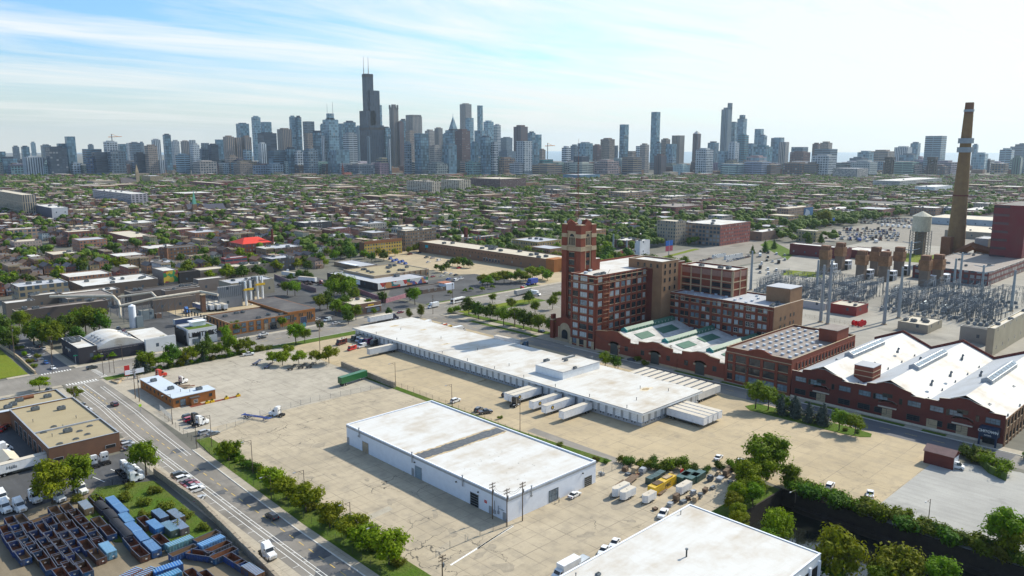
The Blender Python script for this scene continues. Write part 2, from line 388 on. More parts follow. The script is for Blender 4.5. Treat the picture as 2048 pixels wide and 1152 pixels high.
# pavements with kerbs
def slab(name,poly,m='walk',z=.13):
 b=MB();b.prism(poly,-.05,z,0);return tag(b.build(name,M[m]),kind='structure')
slab('pavement',[(93.3,60),(95.7,60),(95.7,180),(97.6,236),(98.2,254),(95.6,254),(93.3,180)])
b=MB()
b.prism([(93.,60),(93.3,60),(93.3,180),(95.7,254),(95.4,254),(93.,180)],-.05,.15);b.box(290.5,290.8,-40,262,-.05,.15);b.box(100,277,365.7,366,-.05,.15);b.box(97,286,391,391.3,-.05,.15)
tag(b.build('kerb',M['kerb']),kind='structure')
slab('pavement',rect(290.8,295,-40,262));slab('pavement',rect(97,277,391.3,394.6));slab('pavement',rect(70,81.6,391.3,394.6));slab('pavement',rect(95.4,99,394.6,470));slab('pavement',rect(60,84.5,362.6,365.8))
slab('pavement',[(292,262),(302,262),(302,268),(300,360),(296,365.6),(292,365.6)]);slab('pavement',[(306,391.3),(440,391.3),(440,395.6),(306,395.6)])
sheet('pavement',[(99.6,300),(108,300),(108,360),(100,360)],'walk',.01)
# grass
def lawn(poly,m='grass',z=.14):
 b=MB();b.prism(poly,-.05,z,0);return tag(b.build('grass',M[m]),kind='stuff')
lawn([(95.7,60),(104.5,60),(104.5,140),(104.5,262),(100,262),(97.7,240),(95.7,180)],'weeds',.16);lawn(rect(101,190,360,365.5),'weeds');lawn(rect(190,262,358.5,365.5),'weeds')
lawn([(20,394.6),(78.5,394.6),(80,480),(80,560),(20,560)],'meadow',.3)
lawn([(184.2,285),(187,285),(187.4,190),(190,150),(186.5,150),(184.2,190)],'weeds',.1)
lawn([(292.5,285),(296,285),(296,340),(292.5,340)]);lawn([(302,285),(307,285),(307,358),(302,358)]);lawn([(306,358),(372,358),(372,365.6),(306,365.6)],'meadow');lawn(rect(392,440,359,365.6));lawn(rect(318,372,352,357.5),'weeds')
lawn([(306,395.6),(410,395.6),(410,398),(306,398)])
for y0,y1 in((225,241),(176,196),(160,172),(120,134),(96,112),(82,90)):lawn(rect(291.2,293.6,y0,y1))
lawn([(268.2,108),(269.5,102.5),(272,100),(275.5,101),(276.6,108),(276.8,146),(270.6,148),(267.4,144)])
sheet('car_park',[(302,285),(440,285),(440,365),(302,365)],'pale_lot',.006)
sheet('diner_lot',[(306,395),(412,395),(412,470),(330,470),(306,440)],'asphalt_dark',.006)
sheet('retail_lot',[(412,393),(470,393),(470,640),(412,640),(395,480),(412,470)],'lot_dock',.010)
sheet('substation_yard',[(376,-400),(900,-400),(900,340),(372,340),(376,150)],'yard',.012)
sheet('vehicle_yard',[(600,345),(780,345),(780,440),(600,440)],'pale_lot',.018)
sheet('far_vehicle_yard',[(880,250),(1250,250),(1250,420),(880,420)],'pale_lot',.02)
sheet('plant_yard',[(150,395),(300,395),(312,560),(150,560)],'asphalt_dark',.006)
sheet('plant_apron',[(176,466),(240,466),(240,500),(176,500)],'lot_dock',.01)
sheet('truck_yard',[(-40,200),(78,237),(78,268),(57,268),(57,330),(-40,330)],'asphalt_dark',.004)
sheet('skip_yard',[(-60,60),(77,60),(77,236),(60,246),(-60,214)],'dirt',.008)
sheet('corner_lot',[(20,324),(84,324),(84,362),(20,362)],'lot_grey',.006)
b=MB();b.prism([(50,226),(56,205),(66,196),(72,186),(76.8,184),(77,237),(63,244)],-.05,.25)
tag(b.build('weeds',M['weeds']),kind='stuff')
lawn([W(1790,522),W(1880,528),W(1890,512),W(1800,506)],'meadow',.1);lawn([W(1560,550),W(1650,556),W(1640,545),W(1570,540)],'meadow',.1);lawn([W(1520,490),W(1575,520),W(1590,505),W(1540,480)],'grass',.1)
sheet('far_avenue',[(560,460),(1600,640),(1600,655),(560,474)],'asphalt',.03)
sheet('avenue',[(440,366),(470,366),(900,446),(1300,520),(1300,535),(900,462),(440,391)],'asphalt',.026)
lawn([(575,418),(680,437),(680,431),(575,412)],'meadow',.12)
# markings
mk=MB()
def line(x0,y0,x1,y1,w=.16,z=.024,m=0):
 dx,dy=x1-x0,y1-y0;l=math.hypot(dx,dy);nx,ny=-dy/l*w/2,dx/l*w/2
 mk.quad((x0+nx,y0+ny,z),(x0-nx,y0-ny,z),(x1-nx,y1-ny,z),(x1+nx,y1+ny,z),m)
LA=[(84.4,60),(84.4,190),(84.9,282),(86.9,322),(87.3,360)]
for dx in(0,1.5,2.4):
 for a,c in zip(LA,LA[1:]):line(a[0]+dx,a[1],c[0]+dx,c[1])
for a,c in zip([(92.3,250),(93.3,280),(94.9,307),(96,352)],[(93.3,280),(94.9,307),(96,352)]):line(*a,*c);line(a[0]+1.2,a[1],c[0]+1.2,c[1])
for y in range(120,350,6):
 line(82.7,y,84.4,y,.12)
 if y<280:line(86.8,y,85.9,y+.8,.14)
for y in range(110,356,5):line(90.2+.004*(y-190),y,90.2+.004*(y-188),y+2.6,.2,m=1)
line(92.2,332,92.4,362,.2);line(88.5,362.6,98.5,362.6,.4)
for i in range(11):line(86.5+i*1.15,363.6,86.5+i*1.15,366,.5);line(83+i*1.15,389,83+i*1.15,391,.5)
for i in range(9):line(101,368+i*2.4,103.5,368+i*2.4,.6,.028);line(268,368+i*2.4,270.5,368+i*2.4,.6,.028)
for x in range(110,268,8):line(x,378.6,x+4,378.6,.2,.028,1)
for x in range(310,900,9):line(x,373.5,x+4,373.5,.2,.028);line(x,384,x+4,384,.2,.028)
for y in range(80,360,9):line(284.6,y,284.7,y+4,.18,.03,1)
for i in range(11):line(90.6,395+i*6,90.6,398.5+i*6,.2,m=0)
for i in range(16):line(312+i*5.4,300,312+i*5.4,305,.18,.014);line(318+i*5.4,330,318+i*5.4,335,.18,.014)
for x,y in((60,244),(66,247),(72,249)):line(x,y,x-1.5,y+7,.2,.02)
line(111,136.5,136,140.4,.5,.014);line(121,138,136,140.6,.4,.014)
tag(mk.build('road_markings',[M['paint'],M['paint_y']]),kind='structure')
# mended strips and oil stains on the concrete: worn into the slabs
st=MB();RS=random.Random(5)
def blot(cx,cy,r,z=.02,m=0,el=1.,n=11,ang=0.):
 pts=[]
 for i in range(n):
  a=2*PI*i/n;q=r*RS.uniform(.55,1.15);u,v=q*math.cos(a)*el,q*math.sin(a)
  pts.append((cx+u*math.cos(ang)-v*math.sin(ang),cy+u*math.sin(ang)+v*math.cos(ang),z))
 st.add(pts,[tuple(range(n))],m)
for px,py,r,el in((620,955,1.,1.6),(668,950,.9,2.),(545,925,1.1,2),(600,985,.8,2.6),(1240,1010,2.2,2.2),(1262,1042,1.,2.5),(1175,1070,1.6,1.8),(985,1095,1.6,1.3),(1010,1135,2.2,1.5),(960,1110,1.2,2.2),(640,890,2,1.6),(735,960,.8,2),(780,1005,.8,3),(870,1030,.9,3),(905,1065,1.1,2.5),(690,900,1.6,1.8)):blot(*W(px,py),r,.016,0,el,ang=RS.uniform(0,3))
for px,py,r in((390,945,2.6),(440,985,2.),(500,1000,3.),(580,1070,3.4),(640,1105,3.),(660,1140,3.4),(355,902,2.2)):blot(*W(px,py),r,.019,1,1.5,14)
tag(st.build('stain',[plain('oil_stain',(.30,.255,.185),.8,var=.3),plain('dark_patch',(.10,.10,.10),.8,var=.3)]),kind='stuff')
sheet('mended_strip',[W(680,1055),W(778,1012),W(786,1019),W(690,1063)],plain('mended_slab',(.37,.33,.255),.9,var=.2),.012)
sheet('mended_strip',[W(1053,862),W(1068,856),W(1240,918),W(1228,926)],'asphalt',.014)
lawn([(169,60),(171.3,60),(171.3,101.4),(209,101.4),(209,108),(196,108),(170,107.5)],'weeds',.1)
# ramps in the dock apron
for y0 in(268,245,222):
 b=MB();b.add([(214,y0,.02),(220.4,y0,.02),(220.4,y0+13,.02),(214,y0+13,.02),(220.4,y0,.5),(220.4,y0+13,.5)],[(0,4,5,3),(0,1,4),(3,5,2),(1,2,5,4)])
 tag(b.build('dock_ramp',M['lot_dock']),kind='structure')
 # ---------------------------------------------------------------- building kit
M['brick']=brickwork('red_brick',(.245,.070,.042),(.18,.056,.038))
M['brick_dark']=brickwork('dark_red_brick',(.17,.050,.038),(.125,.041,.035))
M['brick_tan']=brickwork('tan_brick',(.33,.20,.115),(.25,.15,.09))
M['brick_orange']=brickwork('orange_brick',(.42,.17,.05),(.33,.13,.045))
M['brick_brown']=brickwork('brown_brick',(.24,.125,.075),(.18,.10,.065))
M['brick_grey']=brickwork('grey_brown_brick',(.23,.18,.14),(.17,.135,.11))
M['stone']=plain('limestone',(.40,.31,.20),.85,var=.2)
M['stone_pale']=plain('pale_stone',(.56,.50,.40),.85,var=.2)
M['white_wall']=plain('white_painted_block',(.72,.75,.80),.8,var=.06)
M['white_metal']=plain('white_sheet_metal',(.72,.74,.75),.5,var=.1)
M['grey_trim']=plain('grey_metal_trim',(.36,.38,.40),.5,.3)
M['black_wall']=plain('black_painted_brick',(.028,.030,.042),.8,var=.35)
M['roof_white']=streaked('white_membrane',(.60,.59,.555),dirt=(.34,.24,.12),amt=.75)
M['roof_dock']=streaked('dock_membrane',(.60,.585,.54),dirt=(.34,.24,.12),amt=.8)
M['roof_grey']=streaked('grey_membrane',(.42,.43,.45),dirt=(.24,.23,.22),amt=.5)
M['roof_blue']=streaked('pale_blue_membrane',(.50,.56,.62),dirt=(.36,.37,.38),amt=.4)
M['roof_tar']=streaked('tar_roof',(.075,.068,.065),dirt=(.20,.18,.155),amt=.7)
M['roof_gravel']=streaked('gravel_roof',(.36,.295,.175),dirt=(.25,.20,.12),amt=.6)
M['roof_brown']=streaked('brown_grit_roof',(.21,.175,.15),dirt=(.36,.33,.30),amt=.6)
M['roof_tan']=streaked('tan_roof',(.55,.49,.38),dirt=(.36,.28,.18),amt=.5)
M['glass']=plain('dark_glass',(.018,.024,.030),.12,0,.4,.4,.6)
M['glass_sky']=plain('pale_glass',(.16,.21,.25),.12,0,.5,.5,.6)
M['pane_pale']=plain('pale_blind',(.50,.53,.53),.6,var=.18,sc=.9)
M['frame_dark']=plain('dark_window_frame',(.055,.060,.055),.6)
M['frame_white']=plain('white_window_frame',(.66,.66,.62),.6)
M['black']=plain('black_metal',(.02,.02,.022),.6)
M['rubber']=plain('tyre_rubber',(.018,.018,.018),.85)
M['galv']=plain('galvanised_steel',(.15,.17,.185),.5,.2,.15,2.)
M['steel_blue']=plain('blue_grey_steel',(.27,.32,.35),.5,.3,.12)
M['timber']=plain('weathered_timber',(.15,.105,.07),.9,var=.3)
M['green_metal']=plain('green_skylight_metal',(.045,.13,.085),.55,var=.25)
M['teal']=plain('teal_metal',(.03,.24,.22),.55)
M['yellow']=plain('yellow_paint',(.70,.44,.02),.5)
M['red']=plain('red_paint',(.55,.035,.03),.5)
M['orange']=plain('orange_paint',(.75,.26,.03),.5)
M['rust']=plain('rusty_steel',(.20,.085,.045),.85,.1,.4,1.2)
def fbox(b,face,plane,u0,u1,d0,d1,z0,z1,m=0):
 if u0>u1:u0,u1=u1,u0
 if face=='S':b.box(u0,u1,plane-d1,plane-d0,z0,z1,m)
 elif face=='W':b.box(plane-d1,plane-d0,u0,u1,z0,z1,m)
 elif face=='N':b.box(u0,u1,plane+d0,plane+d1,z0,z1,m)
 else:b.box(plane+d0,plane+d1,u0,u1,z0,z1,m)
WSTY={
'dark':('glass','frame_dark',2,3),'pale':('pane_pale','frame_dark',3,4),'grey':('glass_sky','frame_dark',3,3),'white':('glass','frame_white',2,2),
'plain':('glass','frame_dark',1,2),'strip':('glass','frame_white',4,2),'open':('black','frame_white',1,1),'shop':('glass_sky','frame_dark',3,2),'pane':('glass','frame_dark',1,1),'slot':('glass','stone',1,1)}
WM={}
def window_mb(b,style,w,h,o=(0,0,0),face='S',mi=0):
 g,fr,nc,nr=WSTY[style];t=min(.14,w*.09,h*.09)
 def bx(x0,x1,d0,d1,z0,z1,m):
  if face=='S':b.box(o[0]+x0,o[0]+x1,o[1]-d1,o[1]-d0,o[2]+z0,o[2]+z1,m)
  else:b.box(o[0]-d1,o[0]-d0,o[1]+x0,o[1]+x1,o[2]+z0,o[2]+z1,m)
 bx(-w/2,w/2,-.05,.03,-h/2,h/2,mi)
 for x0,x1,z0,z1 in((-w/2,-w/2+t,-h/2,h/2),(w/2-t,w/2,-h/2,h/2),(-w/2+t,w/2-t,-h/2,-h/2+t),(-w/2+t,w/2-t,h/2-t,h/2)):bx(x0,x1,.03,.08,z0,z1,mi+1)
 for i in range(1,nc):x=-w/2+w*i/nc;bx(x-t*.3,x+t*.3,.03,.06,-h/2+t,h/2-t,mi+1)
 for i in range(1,nr):z=-h/2+h*i/nr;bx(-w/2+t,w/2-t,.03,.055,z-t*.25,z+t*.25,mi+1)
def windows(parent,specs,name='window',limit=100):
# specs: (style, x, y, z, w, h, face) in world coordinates, plane of the wall
 px,py,pz=parent.location
 specs=sorted(specs,key=lambda s:-s[4]*s[5]/(s[1]**2+s[2]**2));rest={}
 for i,(st,x,y,z,w,h,fc)in enumerate(specs):
  if i<limit:
   k=(st,round(w,2),round(h,2))
   if k not in WM:
    b=MB();window_mb(b,st,w,h);WM[k]=b.mesh(name,[M[WSTY[st][0]],M[WSTY[st][1]]])
   ob(name,WM[k],parent,(x-px,y-py,z-pz),0 if fc=='S' else-PI/2)
  else:
   b,mm=rest.setdefault(0,(MB(),[]))
   ms=[M[WSTY[st][0]],M[WSTY[st][1]]]
   for m in ms:
    if m not in mm:mm.append(m)
   t=MB();window_mb(t,st,w,h,(x-px,y-py,z-pz),fc)
   b.v,o=b.v+t.v,len(b.v);b.f+=[tuple(q+o for q in f)for f in t.f];b.m+=[mm.index(ms[q])for q in t.m]
 for b,mm in rest.values():tag(b.build(name,mm,parent),kind='stuff')
def pt(b,name,mats,parent,**k):
 p=parent.location;return b.build(name,mats,parent,(-p[0],-p[1],-p[2]),**k)
def shell(name,label,cat,x0,x1,y0,y1,h,wall,roof,par=.7,cap=None,group=None,base=None):
 t=thing(name,label,cat,((x0+x1)/2,(y0+y1)/2),group=group)
 b=MB();th=.35
 b.box(x0,x1,y0,y1,-.1,h-par);
 for a in((x0,x1,y0,y0+th),(x0,x1,y1-th,y1),(x0,x0+th,y0+th,y1-th),(x1-th,x1,y0+th,y1-th)):b.box(*a,h-par-.02,h)
 pt(b,'wall',[wall],t)
 if cap:
  c=MB()
  for a in((x0-.06,x1+.06,y0-.06,y0+th+.05),(x0-.06,x1+.06,y1-th-.05,y1+.06),(x0-.06,x0+th+.05,y0+th+.05,y1-th-.05),(x1-th-.05,x1+.06,y0+th+.05,y1-th-.05)):c.box(*a,h,h+.12)
  pt(c,'coping',[cap],t)
 r=MB();r.quad((x0+th,y0+th,h-par+.03),(x1-th,y0+th,h-par+.03),(x1-th,y1-th,h-par+.03),(x0+th,y1-th,h-par+.03));pt(r,'roof',[roof],t)
 return t
UNIT={}
def units(t,pts,z,s=1.6,name='rooftop_unit',kind='ac'):
# boxes of ventilation plant standing on a roof
 p=t.location
 if kind not in UNIT:
  b=MB()
  if kind=='ac':
   b.box(-1,1,-.7,.7,.15,1.05,0);b.box(-.9,.9,-.6,.6,0,.15,1);b.cyl((-.45,0,1.05),(-.45,0,1.2),.4,.4,8,1);b.cyl((.45,0,1.05),(.45,0,1.2),.4,.4,8,1);b.box(-1.25,-1,-.4,.4,.3,.8,0)
  elif kind=='vent':
   b.box(-.6,.6,-.6,.6,0,.7,0);b.box(-.75,.75,-.75,.75,.7,.85,0)
  elif kind=='pipe':
   b.cyl((0,0,0),(0,0,1.3),.14,.14,7,1);b.cyl((0,0,1.3),(0,0,1.5),.26,.26,7,0)
  elif kind=='hatch':
   b.box(-.8,.8,-.6,.6,0,.3,0);b.add([(-.7,-.5,.3),(.7,-.5,.3),(.7,.5,.3),(-.7,.5,.3),(0,0,.6)],[(0,1,4),(1,2,4),(2,3,4),(3,0,4)],1)
  elif kind=='gooseneck':
   b.path([(0,0,0),(0,0,1.2),(.3,0,1.6),(.8,0,1.6),(1,0,1.2)],.3,8,0);b.box(-.7,-.2,-.4,.4,0,.8,0)
  UNIT[kind]=b.mesh(name,[M['galv']if kind!='vent' else M['roof_blue'],M['frame_dark']])
 for q in pts:
  o=ob(name,UNIT[kind],t,(q[0]-p[0],q[1]-p[1],z-p[2]),q[2]if len(q)>2 else 0);o.scale=(s,s,s)
def bays(b,specs,face,plane,us,rows,pier=.9,dep=.35,style=None,m=0,msill=1,split=1,sill=True,zt=None,gap=.0):
# piers and spandrels standing proud of the wall plane, one window (or pair) per bay
 u0,u1=us[0],us[-1];zb=rows[0][0];ztop=zt or rows[-1][1]+.8
 for i,u in enumerate(us):fbox(b,face,plane,u-pier/2,u+pier/2,.0,dep,-.1,ztop,m)
 zprev=-.1
 for z0,z1 in rows:
  for a,c in zip(us,us[1:]):fbox(b,face,plane,min(a,c)+pier/2,max(a,c)-pier/2,.0,dep*.45,zprev,z0,m)
  if sill:
   for a,c in zip(us,us[1:]):fbox(b,face,plane,min(a,c)+pier/2,max(a,c)-pier/2,dep*.45,dep*.45+.14,z0-.22,z0,msill)
  zprev=z1
 for a,c in zip(us,us[1:]):fbox(b,face,plane,min(a,c)+pier/2,max(a,c)-pier/2,.0,dep*.45,zprev,ztop,m)
 for i,(a,c)in enumerate(zip(us,us[1:])):
  lo,hi=min(a,c)+pier/2,max(a,c)-pier/2;w=(hi-lo-gap*(split-1))/split
  for j,(z0,z1)in enumerate(rows):
   for k in range(split):
    u=lo+w/2+k*(w+gap);st=style(i,j,k)if style else 'dark'
    if st is None:continue
    specs.append((st,u,plane,(z0+z1)/2,w,z1-z0,'S')if face=='S' else(st,plane,u,(z0+z1)/2,w,z1-z0,'W'))
   if gap and split>1:
    for k in range(1,split):fbox(b,face,plane,lo+k*w+(k-1)*gap,lo+k*w+k*gap,0,dep*.4,z0,z1,m)
    # ---------------------------------------------------------------- the brick tower and its factory blocks
RW=random.Random(3)
def mixed(i,j,k,pale=.42):
 q=RW.random();return 'pale' if q<pale else('grey' if q<pale+.14 else 'dark')
BK=[M['brick'],M['stone']]
ST=4.13
# main loft block
t=thing('brick_loft_building','nine storey red brick loft block with a white roof behind the tall brick tower','building',(334,262))
b=MB()
for x0,x1,y0,y1 in((295.35,373,245.75,262.3),(315.3,373,262.3,281)):b.box(x0,x1,y0,y1,-.1,36.6)
for a in((295.35,373,245.75,246.1),(295.35,295.7,246.1,262.3),(372.65,373,246.1,281),(315.3,372.65,280.65,281),(295.7,302.6,261.9,262.3),(315.3,315.6,276,280.6)):b.box(*a,36.6,37.6)
pt(b,'wall',[M['brick']],t)
b=MB();b.quad((295.7,246.1,36.63),(372.6,246.1,36.63),(372.6,262.3,36.63),(295.7,262.3,36.63));b.quad((315.6,262.3,36.63),(372.6,262.3,36.63),(372.6,280.6,36.63),(315.6,280.6,36.63));pt(b,'roof',[M['roof_white']],t)
b=MB();b.box(295.3,373.05,245.7,246.15,37.6,37.75);b.box(295.3,295.75,246.15,262.35,37.6,37.75);b.box(372.6,373.05,246.15,281,37.6,37.75);pt(b,'coping',[M['stone_pale']],t)
b=MB();sp=[]
rows=[(1.2+ST*i,3.9+ST*i)for i in range(9)]
bays(b,sp,'S',245.75,[295.35+.8+4.62*i for i in range(9)]+[337.],rows,1.,.4,lambda i,j,k:None if i==1 else mixed(i,j,k,.34),0,1)
bays(b,sp,'W',295.35,[246.4,250.6,256.6,261.4],rows,1.1,.4,lambda i,j,k:mixed(i,j,k,.55),0,1)
fbox(b,'S',245.75,294.9,337.5,.4,.5,36.0,36.4,1);fbox(b,'W',295.35,245.3,262,.4,.5,36.0,36.4,1);fbox(b,'S',245.75,294.9,337.5,.4,.46,33.3,33.6,1);fbox(b,'W',295.35,245.3,262,.4,.46,33.3,33.6,1)
for k in range(4):fbox(b,'W',295.35,246+k*4.9,247.8+k*4.9,.4,.6,0,4.0,1)
pt(b,'facade_pier',BK,t);windows(t,sp)
b=MB()
for i in range(9):
 z=3.2+ST*i
 b.box(300.3,305.4,243.9,245.3,z,z+.08);b.box(300.3,305.4,243.9,243.96,z+.9,z+1.);b.box(300.3,300.4,243.9,245.3,z+.9,z+1)
 for k in range(6):b.box(300.3+k,300.36+k,243.9,243.96,z,z+.95)
 b.cyl((301,244.4,z),(304.6,244.4,z+ST),.09,.09,5)
pt(b,'fire_escape',[M['rust']],t)
units(t,[(299,249),(301.5,249.6),(304,248.6),(306,250)],36.7,1.3);units(t,[(303,259),(310,262)],36.7,1.2,kind='vent')
b=MB();b.box(315.4,319,263,275,36.5,42.5);pt(b,'stair_house',[M['brick']],t);b=MB();b.box(315.4,319.1,262.9,275.1,42.5,42.7);pt(b,'roof',[M['roof_white']],t)
# the tower
TX0,TX1,TY0,TY1=302.8,315.,262.5,275.8
t=thing('brick_tower','tall red brick tower with stone belfry arches and radio dishes on top','tower',((TX0+TX1)/2,(TY0+TY1)/2))
b=MB();sp=[]
b.box(TX0+.7,TX1-.7,TY0+.7,TY1-.7,-.1,60.2,0);PW=3.6
for x in(TX0,TX1-PW):
 for y in(TY0,TY1-PW):b.box(x,x+PW,y,y+PW,-.1,61.,0);b.box(x-.12,x+PW+.12,y-.12,y+PW+.12,54.4,56.4,1);b.box(x-.15,x+PW+.15,y-.15,y+PW+.15,47.6,49.9,1);b.box(x-.06,x+PW+.06,y-.06,y+PW+.06,61.,61.25,1)
for z in(49.,):b.box(TX0+.3,TX1-.3,TY0+.3,TY1-.3,z-1.6,z+.5,1)
# gabled parapets over the middle of each side
ym,xm=(TY0+TY1)/2,(TX0+TX1)/2
for x in(TX0+.2,TX1-.8):b.sideprism([(TY0+PW,57.6),(TY1-PW,57.6),(TY1-PW,61.8),(ym,63.4),(TY0+PW,61.8)],x,x+.6,'x',0);b.box(x-.1,x+.7,TY0+PW,TY1-PW,57.4,57.8,1)
for y in(TY0+.2,TY1-.8):b.sideprism([(TX0+PW,57.6),(TX1-PW,57.6),(TX1-PW,61.8),(xm,63.4),(TX0+PW,61.8)],y,y+.6,'y',0);b.box(TX0+PW,TX1-PW,y-.1,y+.7,57.4,57.8,1)
def belfry(face,plane,c,half):
 b=MB()
 fbox(b,face,plane,c-half,c+half,-.4,.15,50.2,57.3,0)
 n=8;R0=half*.62;zc=53.8;v=[]
 for k in range(-1,n+2):
  a=PI*max(0,min(n,k))/n;zz=50.6 if k in(-1,n+1)else zc+2.6*math.sin(a);u=c-R0*math.cos(a);v.append((u,zz))
 if face=='S':b.add([(u,plane-.18,z)for u,z in v],[tuple(range(len(v)))],1)
 else:b.add([(plane-.18,u,z)for u,z in v],[tuple(range(len(v)))[::-1]],1)
 for k in(-1,0,1):fbox(b,face,plane,c+k*R0*.5-.12,c+k*R0*.5+.12,.18,.34,50.6,54.6,0)
 fbox(b,face,plane,c-R0,c+R0,.18,.3,54.5,54.9,0)
 fbox(b,face,plane,c-half-.1,c+half+.1,.15,.8,49.7,50.3,0)
 for k in(-1,1):fbox(b,face,plane,c+k*half*.82-.2,c+k*half*.82+.2,.15,.4,50.3,57.3,0)
 return b
for face,pl,c,hf in(('W',TX0+.7,ym,(TY1-TY0)/2-PW),('S',TY0+.7,xm,(TX1-TX0)/2-PW)):pt(belfry(face,pl,c,hf),'belfry_window',[M['stone'],M['glass']],t)
for k in(-1,1):fbox(b,'W',TX0+.7,ym+k*2.4-.25,ym+k*2.4+.25,0,.45,2,47.4,1 if False else 0);fbox(b,'S',TY0+.7,xm+k*1.9-.2,xm+k*1.9+.2,0,.45,38,47.4,1)
for i in range(11):
 z=4.2+3.95*i
 sp.append(('dark',TX0+.7,ym,z+1.5,4.1,2.5,'W'));fbox(b,'W',TX0+.7,ym-2.1,ym+2.1,0,.2,z+2.85,z+3.1,1)
 if z>36:sp.append(('dark',xm,TY0+.7,z+1.5,3.2,2.5,'S'))
b.box(TX0+.5,TX1-.5,TY0+.5,TY1-.5,60.2,60.4,2)
pt(b,'wall',BK+[M['roof_grey']],t);windows(t,sp)
b=MB()
b.box(299.4,303.4,262,277.5,-.1,10.5,0);b.sideprism([(262,10.5),(277.5,10.5),(269.8,12.8)],299.4,300.2,'x',0)
n=10;v=[(299.3,266.2,0)]+[(299.3,269.8-3.6*math.cos(PI*k/n),6+3.4*math.sin(PI*k/n))for k in range(n+1)]+[(299.3,273.4,0)]
b.add(v,[tuple(range(len(v)))[::-1]],1);v2=[(299.2,269.8+(p[1]-269.8)*.6,p[2]*.62)for p in v];b.add(v2,[tuple(range(len(v2)))[::-1]],2)
b.box(298.9,299.3,265.4,266.4,0,7,1);b.box(298.9,299.3,273.2,274.2,0,7,1);b.box(296.6,299.4,264,275.6,0,.5,1);b.box(297.6,299.4,264.6,275,.5,.9,1)
pt(b,'entrance',[M['brick'],M['stone'],M['glass']],t)
b=MB();b.box(297.8,300.4,276.8,279,-.1,10,0);b.box(297.6,300.6,276.6,279.2,10,10.6,1);b.box(297.8,300.4,277.2,278.6,10.6,13,0);pt(b,'pier',BK,t)
# lattice mast and dishes stand on the tower
b=MB();mx_,my_,r=xm,ym+1.2,.75;zb,zt=60.4,99.
for k in range(3):
 a=2*PI*k/3;b.cyl((mx_+r*math.cos(a),my_+r*math.sin(a),zb),(mx_+r*.55*math.cos(a),my_+r*.55*math.sin(a),zt-6),.08,.06,4)
for j in range(22):
 z0=zb+j*1.48
 for k in range(3):
  a,c=2*PI*k/3,2*PI*(k+1)/3;q=r*(1-.45*j/22);b.cyl((mx_+q*math.cos(a),my_+q*math.sin(a),z0),(mx_+q*math.cos(c),my_+q*math.sin(c),z0+1.48),.04,.04,4)
b.cyl((mx_,my_,zt-7),(mx_,my_,zt+6),.12,.06,5)
for z in(66,75,84):b.cyl((mx_-1.5,my_,z),(mx_+1.5,my_,z),.06,.06,4);b.cyl((mx_-1.5,my_,z-.6),(mx_-1.5,my_,z+1.2),.12,.12,5);b.cyl((mx_+1.5,my_,z-.6),(mx_+1.5,my_,z+1.2),.12,.12,5)
tag(b.build('radio_mast',[M['rust']]),'thin rusty lattice radio mast rising from the top of the brick tower','mast')
def dish(name,label,x,y,z,r):
 t=thing(name,label,'dish',(x,y,z));b=MB();n=14;v=[]
 for i,(q,d)in enumerate(((0,.0),(.55,.08),(1,.3))):
  for k in range(n):a=2*PI*k/n;v.append((-d*r-.25,q*r*math.cos(a),1.1*r+q*r*math.sin(a)))
 f=[(i*n+k,i*n+(k+1)%n,(i+1)*n+(k+1)%n,(i+1)*n+k)for i in range(2)for k in range(n)]
 b.add(v,f);b.add(v[2*n:],[tuple(range(n))]);b.build('reflector',[M['frame_white']],t,smooth=False)
 b=MB();b.cyl((0,0,-.2),(0,0,1.1*r),.12,.12,6);b.cyl((0,0,1.1*r),(-.3,0,1.1*r),.2,.2,6);b.build('mount',[M['galv']],t);return t
dish('satellite_dish','big white dish on the near corner of the brick tower',TX0+1.2,TY0+1.5,61.25,1.5)
dish('satellite_dish','small white dish on the far corner of the brick tower',TX0+1.5,TY1-1.6,61.25,.8)
# inner corner block and the banded upper block
t=shell('brick_stair_block','tan and red brick stair block between the two white roofed brick lofts','building',337.3,352,236,258,41.5,M['brick_tan'],M['roof_white'],.8,M['stone_pale'])
sp=[('plain',340+4.5*k,236,z,1.3,2.2,'S')for k in range(3)for z in(27,31.5,35.6,39)]+[('plain',337.3,239+4.2*k,39,1.3,2.,'W')for k in range(4)]
windows(t,sp)
b=MB();b.box(336.9,345.7,242,245.7,-.1,37.2);pt(b,'wall',[M['brick_dark']],t)
b=MB()
for i in range(8):
 z=4+ST*i;b.box(338.2,343.6,239.6,242,z,z+.1);b.box(338.2,338.3,239.6,242,z,z+1);b.box(338.2,343.6,239.6,239.7,z+.9,z+1);b.cyl((339,240.4,z),(343,240.4,z+ST),.1,.1,5)
pt(b,'fire_escape',[M['black']],t)
t=shell('brick_upper_block','red brick upper storeys gridded with tan concrete bands and a white roof','building',358.5,373,206.8,238.4,38,M['brick'],M['roof_white'],.8,M['stone_pale'])
b=MB()
for k in range(6):u=207.1+k*6.2;fbox(b,'W',358.5,u-.35,u+.35,0,.3,20,37.4,1)
for k in range(3):u=358.9+k*6.8;fbox(b,'S',206.8,u-.35,u+.35,0,.3,20,37.4,1)
for z in(27.4,31.4):fbox(b,'W',358.5,206.7,238.4,0,.26,z,z+.5,1);fbox(b,'S',206.8,358.4,373,0,.26,z,z+.5,1)
fbox(b,'W',358.5,206.7,238.4,.0,.1,34,37,2);fbox(b,'S',206.8,358.4,373,0,.1,34,37,2)
pt(b,'concrete_band',[M['brick'],M['stone'],plain('mauve_brick',(.26,.15,.12),.85)],t)
windows(t,[('plain',358.5,210.2+6.2*k,z,5,2.3,'W')for k in range(5)for z in(25.6,29.6)if(k,z)!=(2,29.6)])
units(t,[(362,228),(363,217),(366,214)],37.3,1.4)
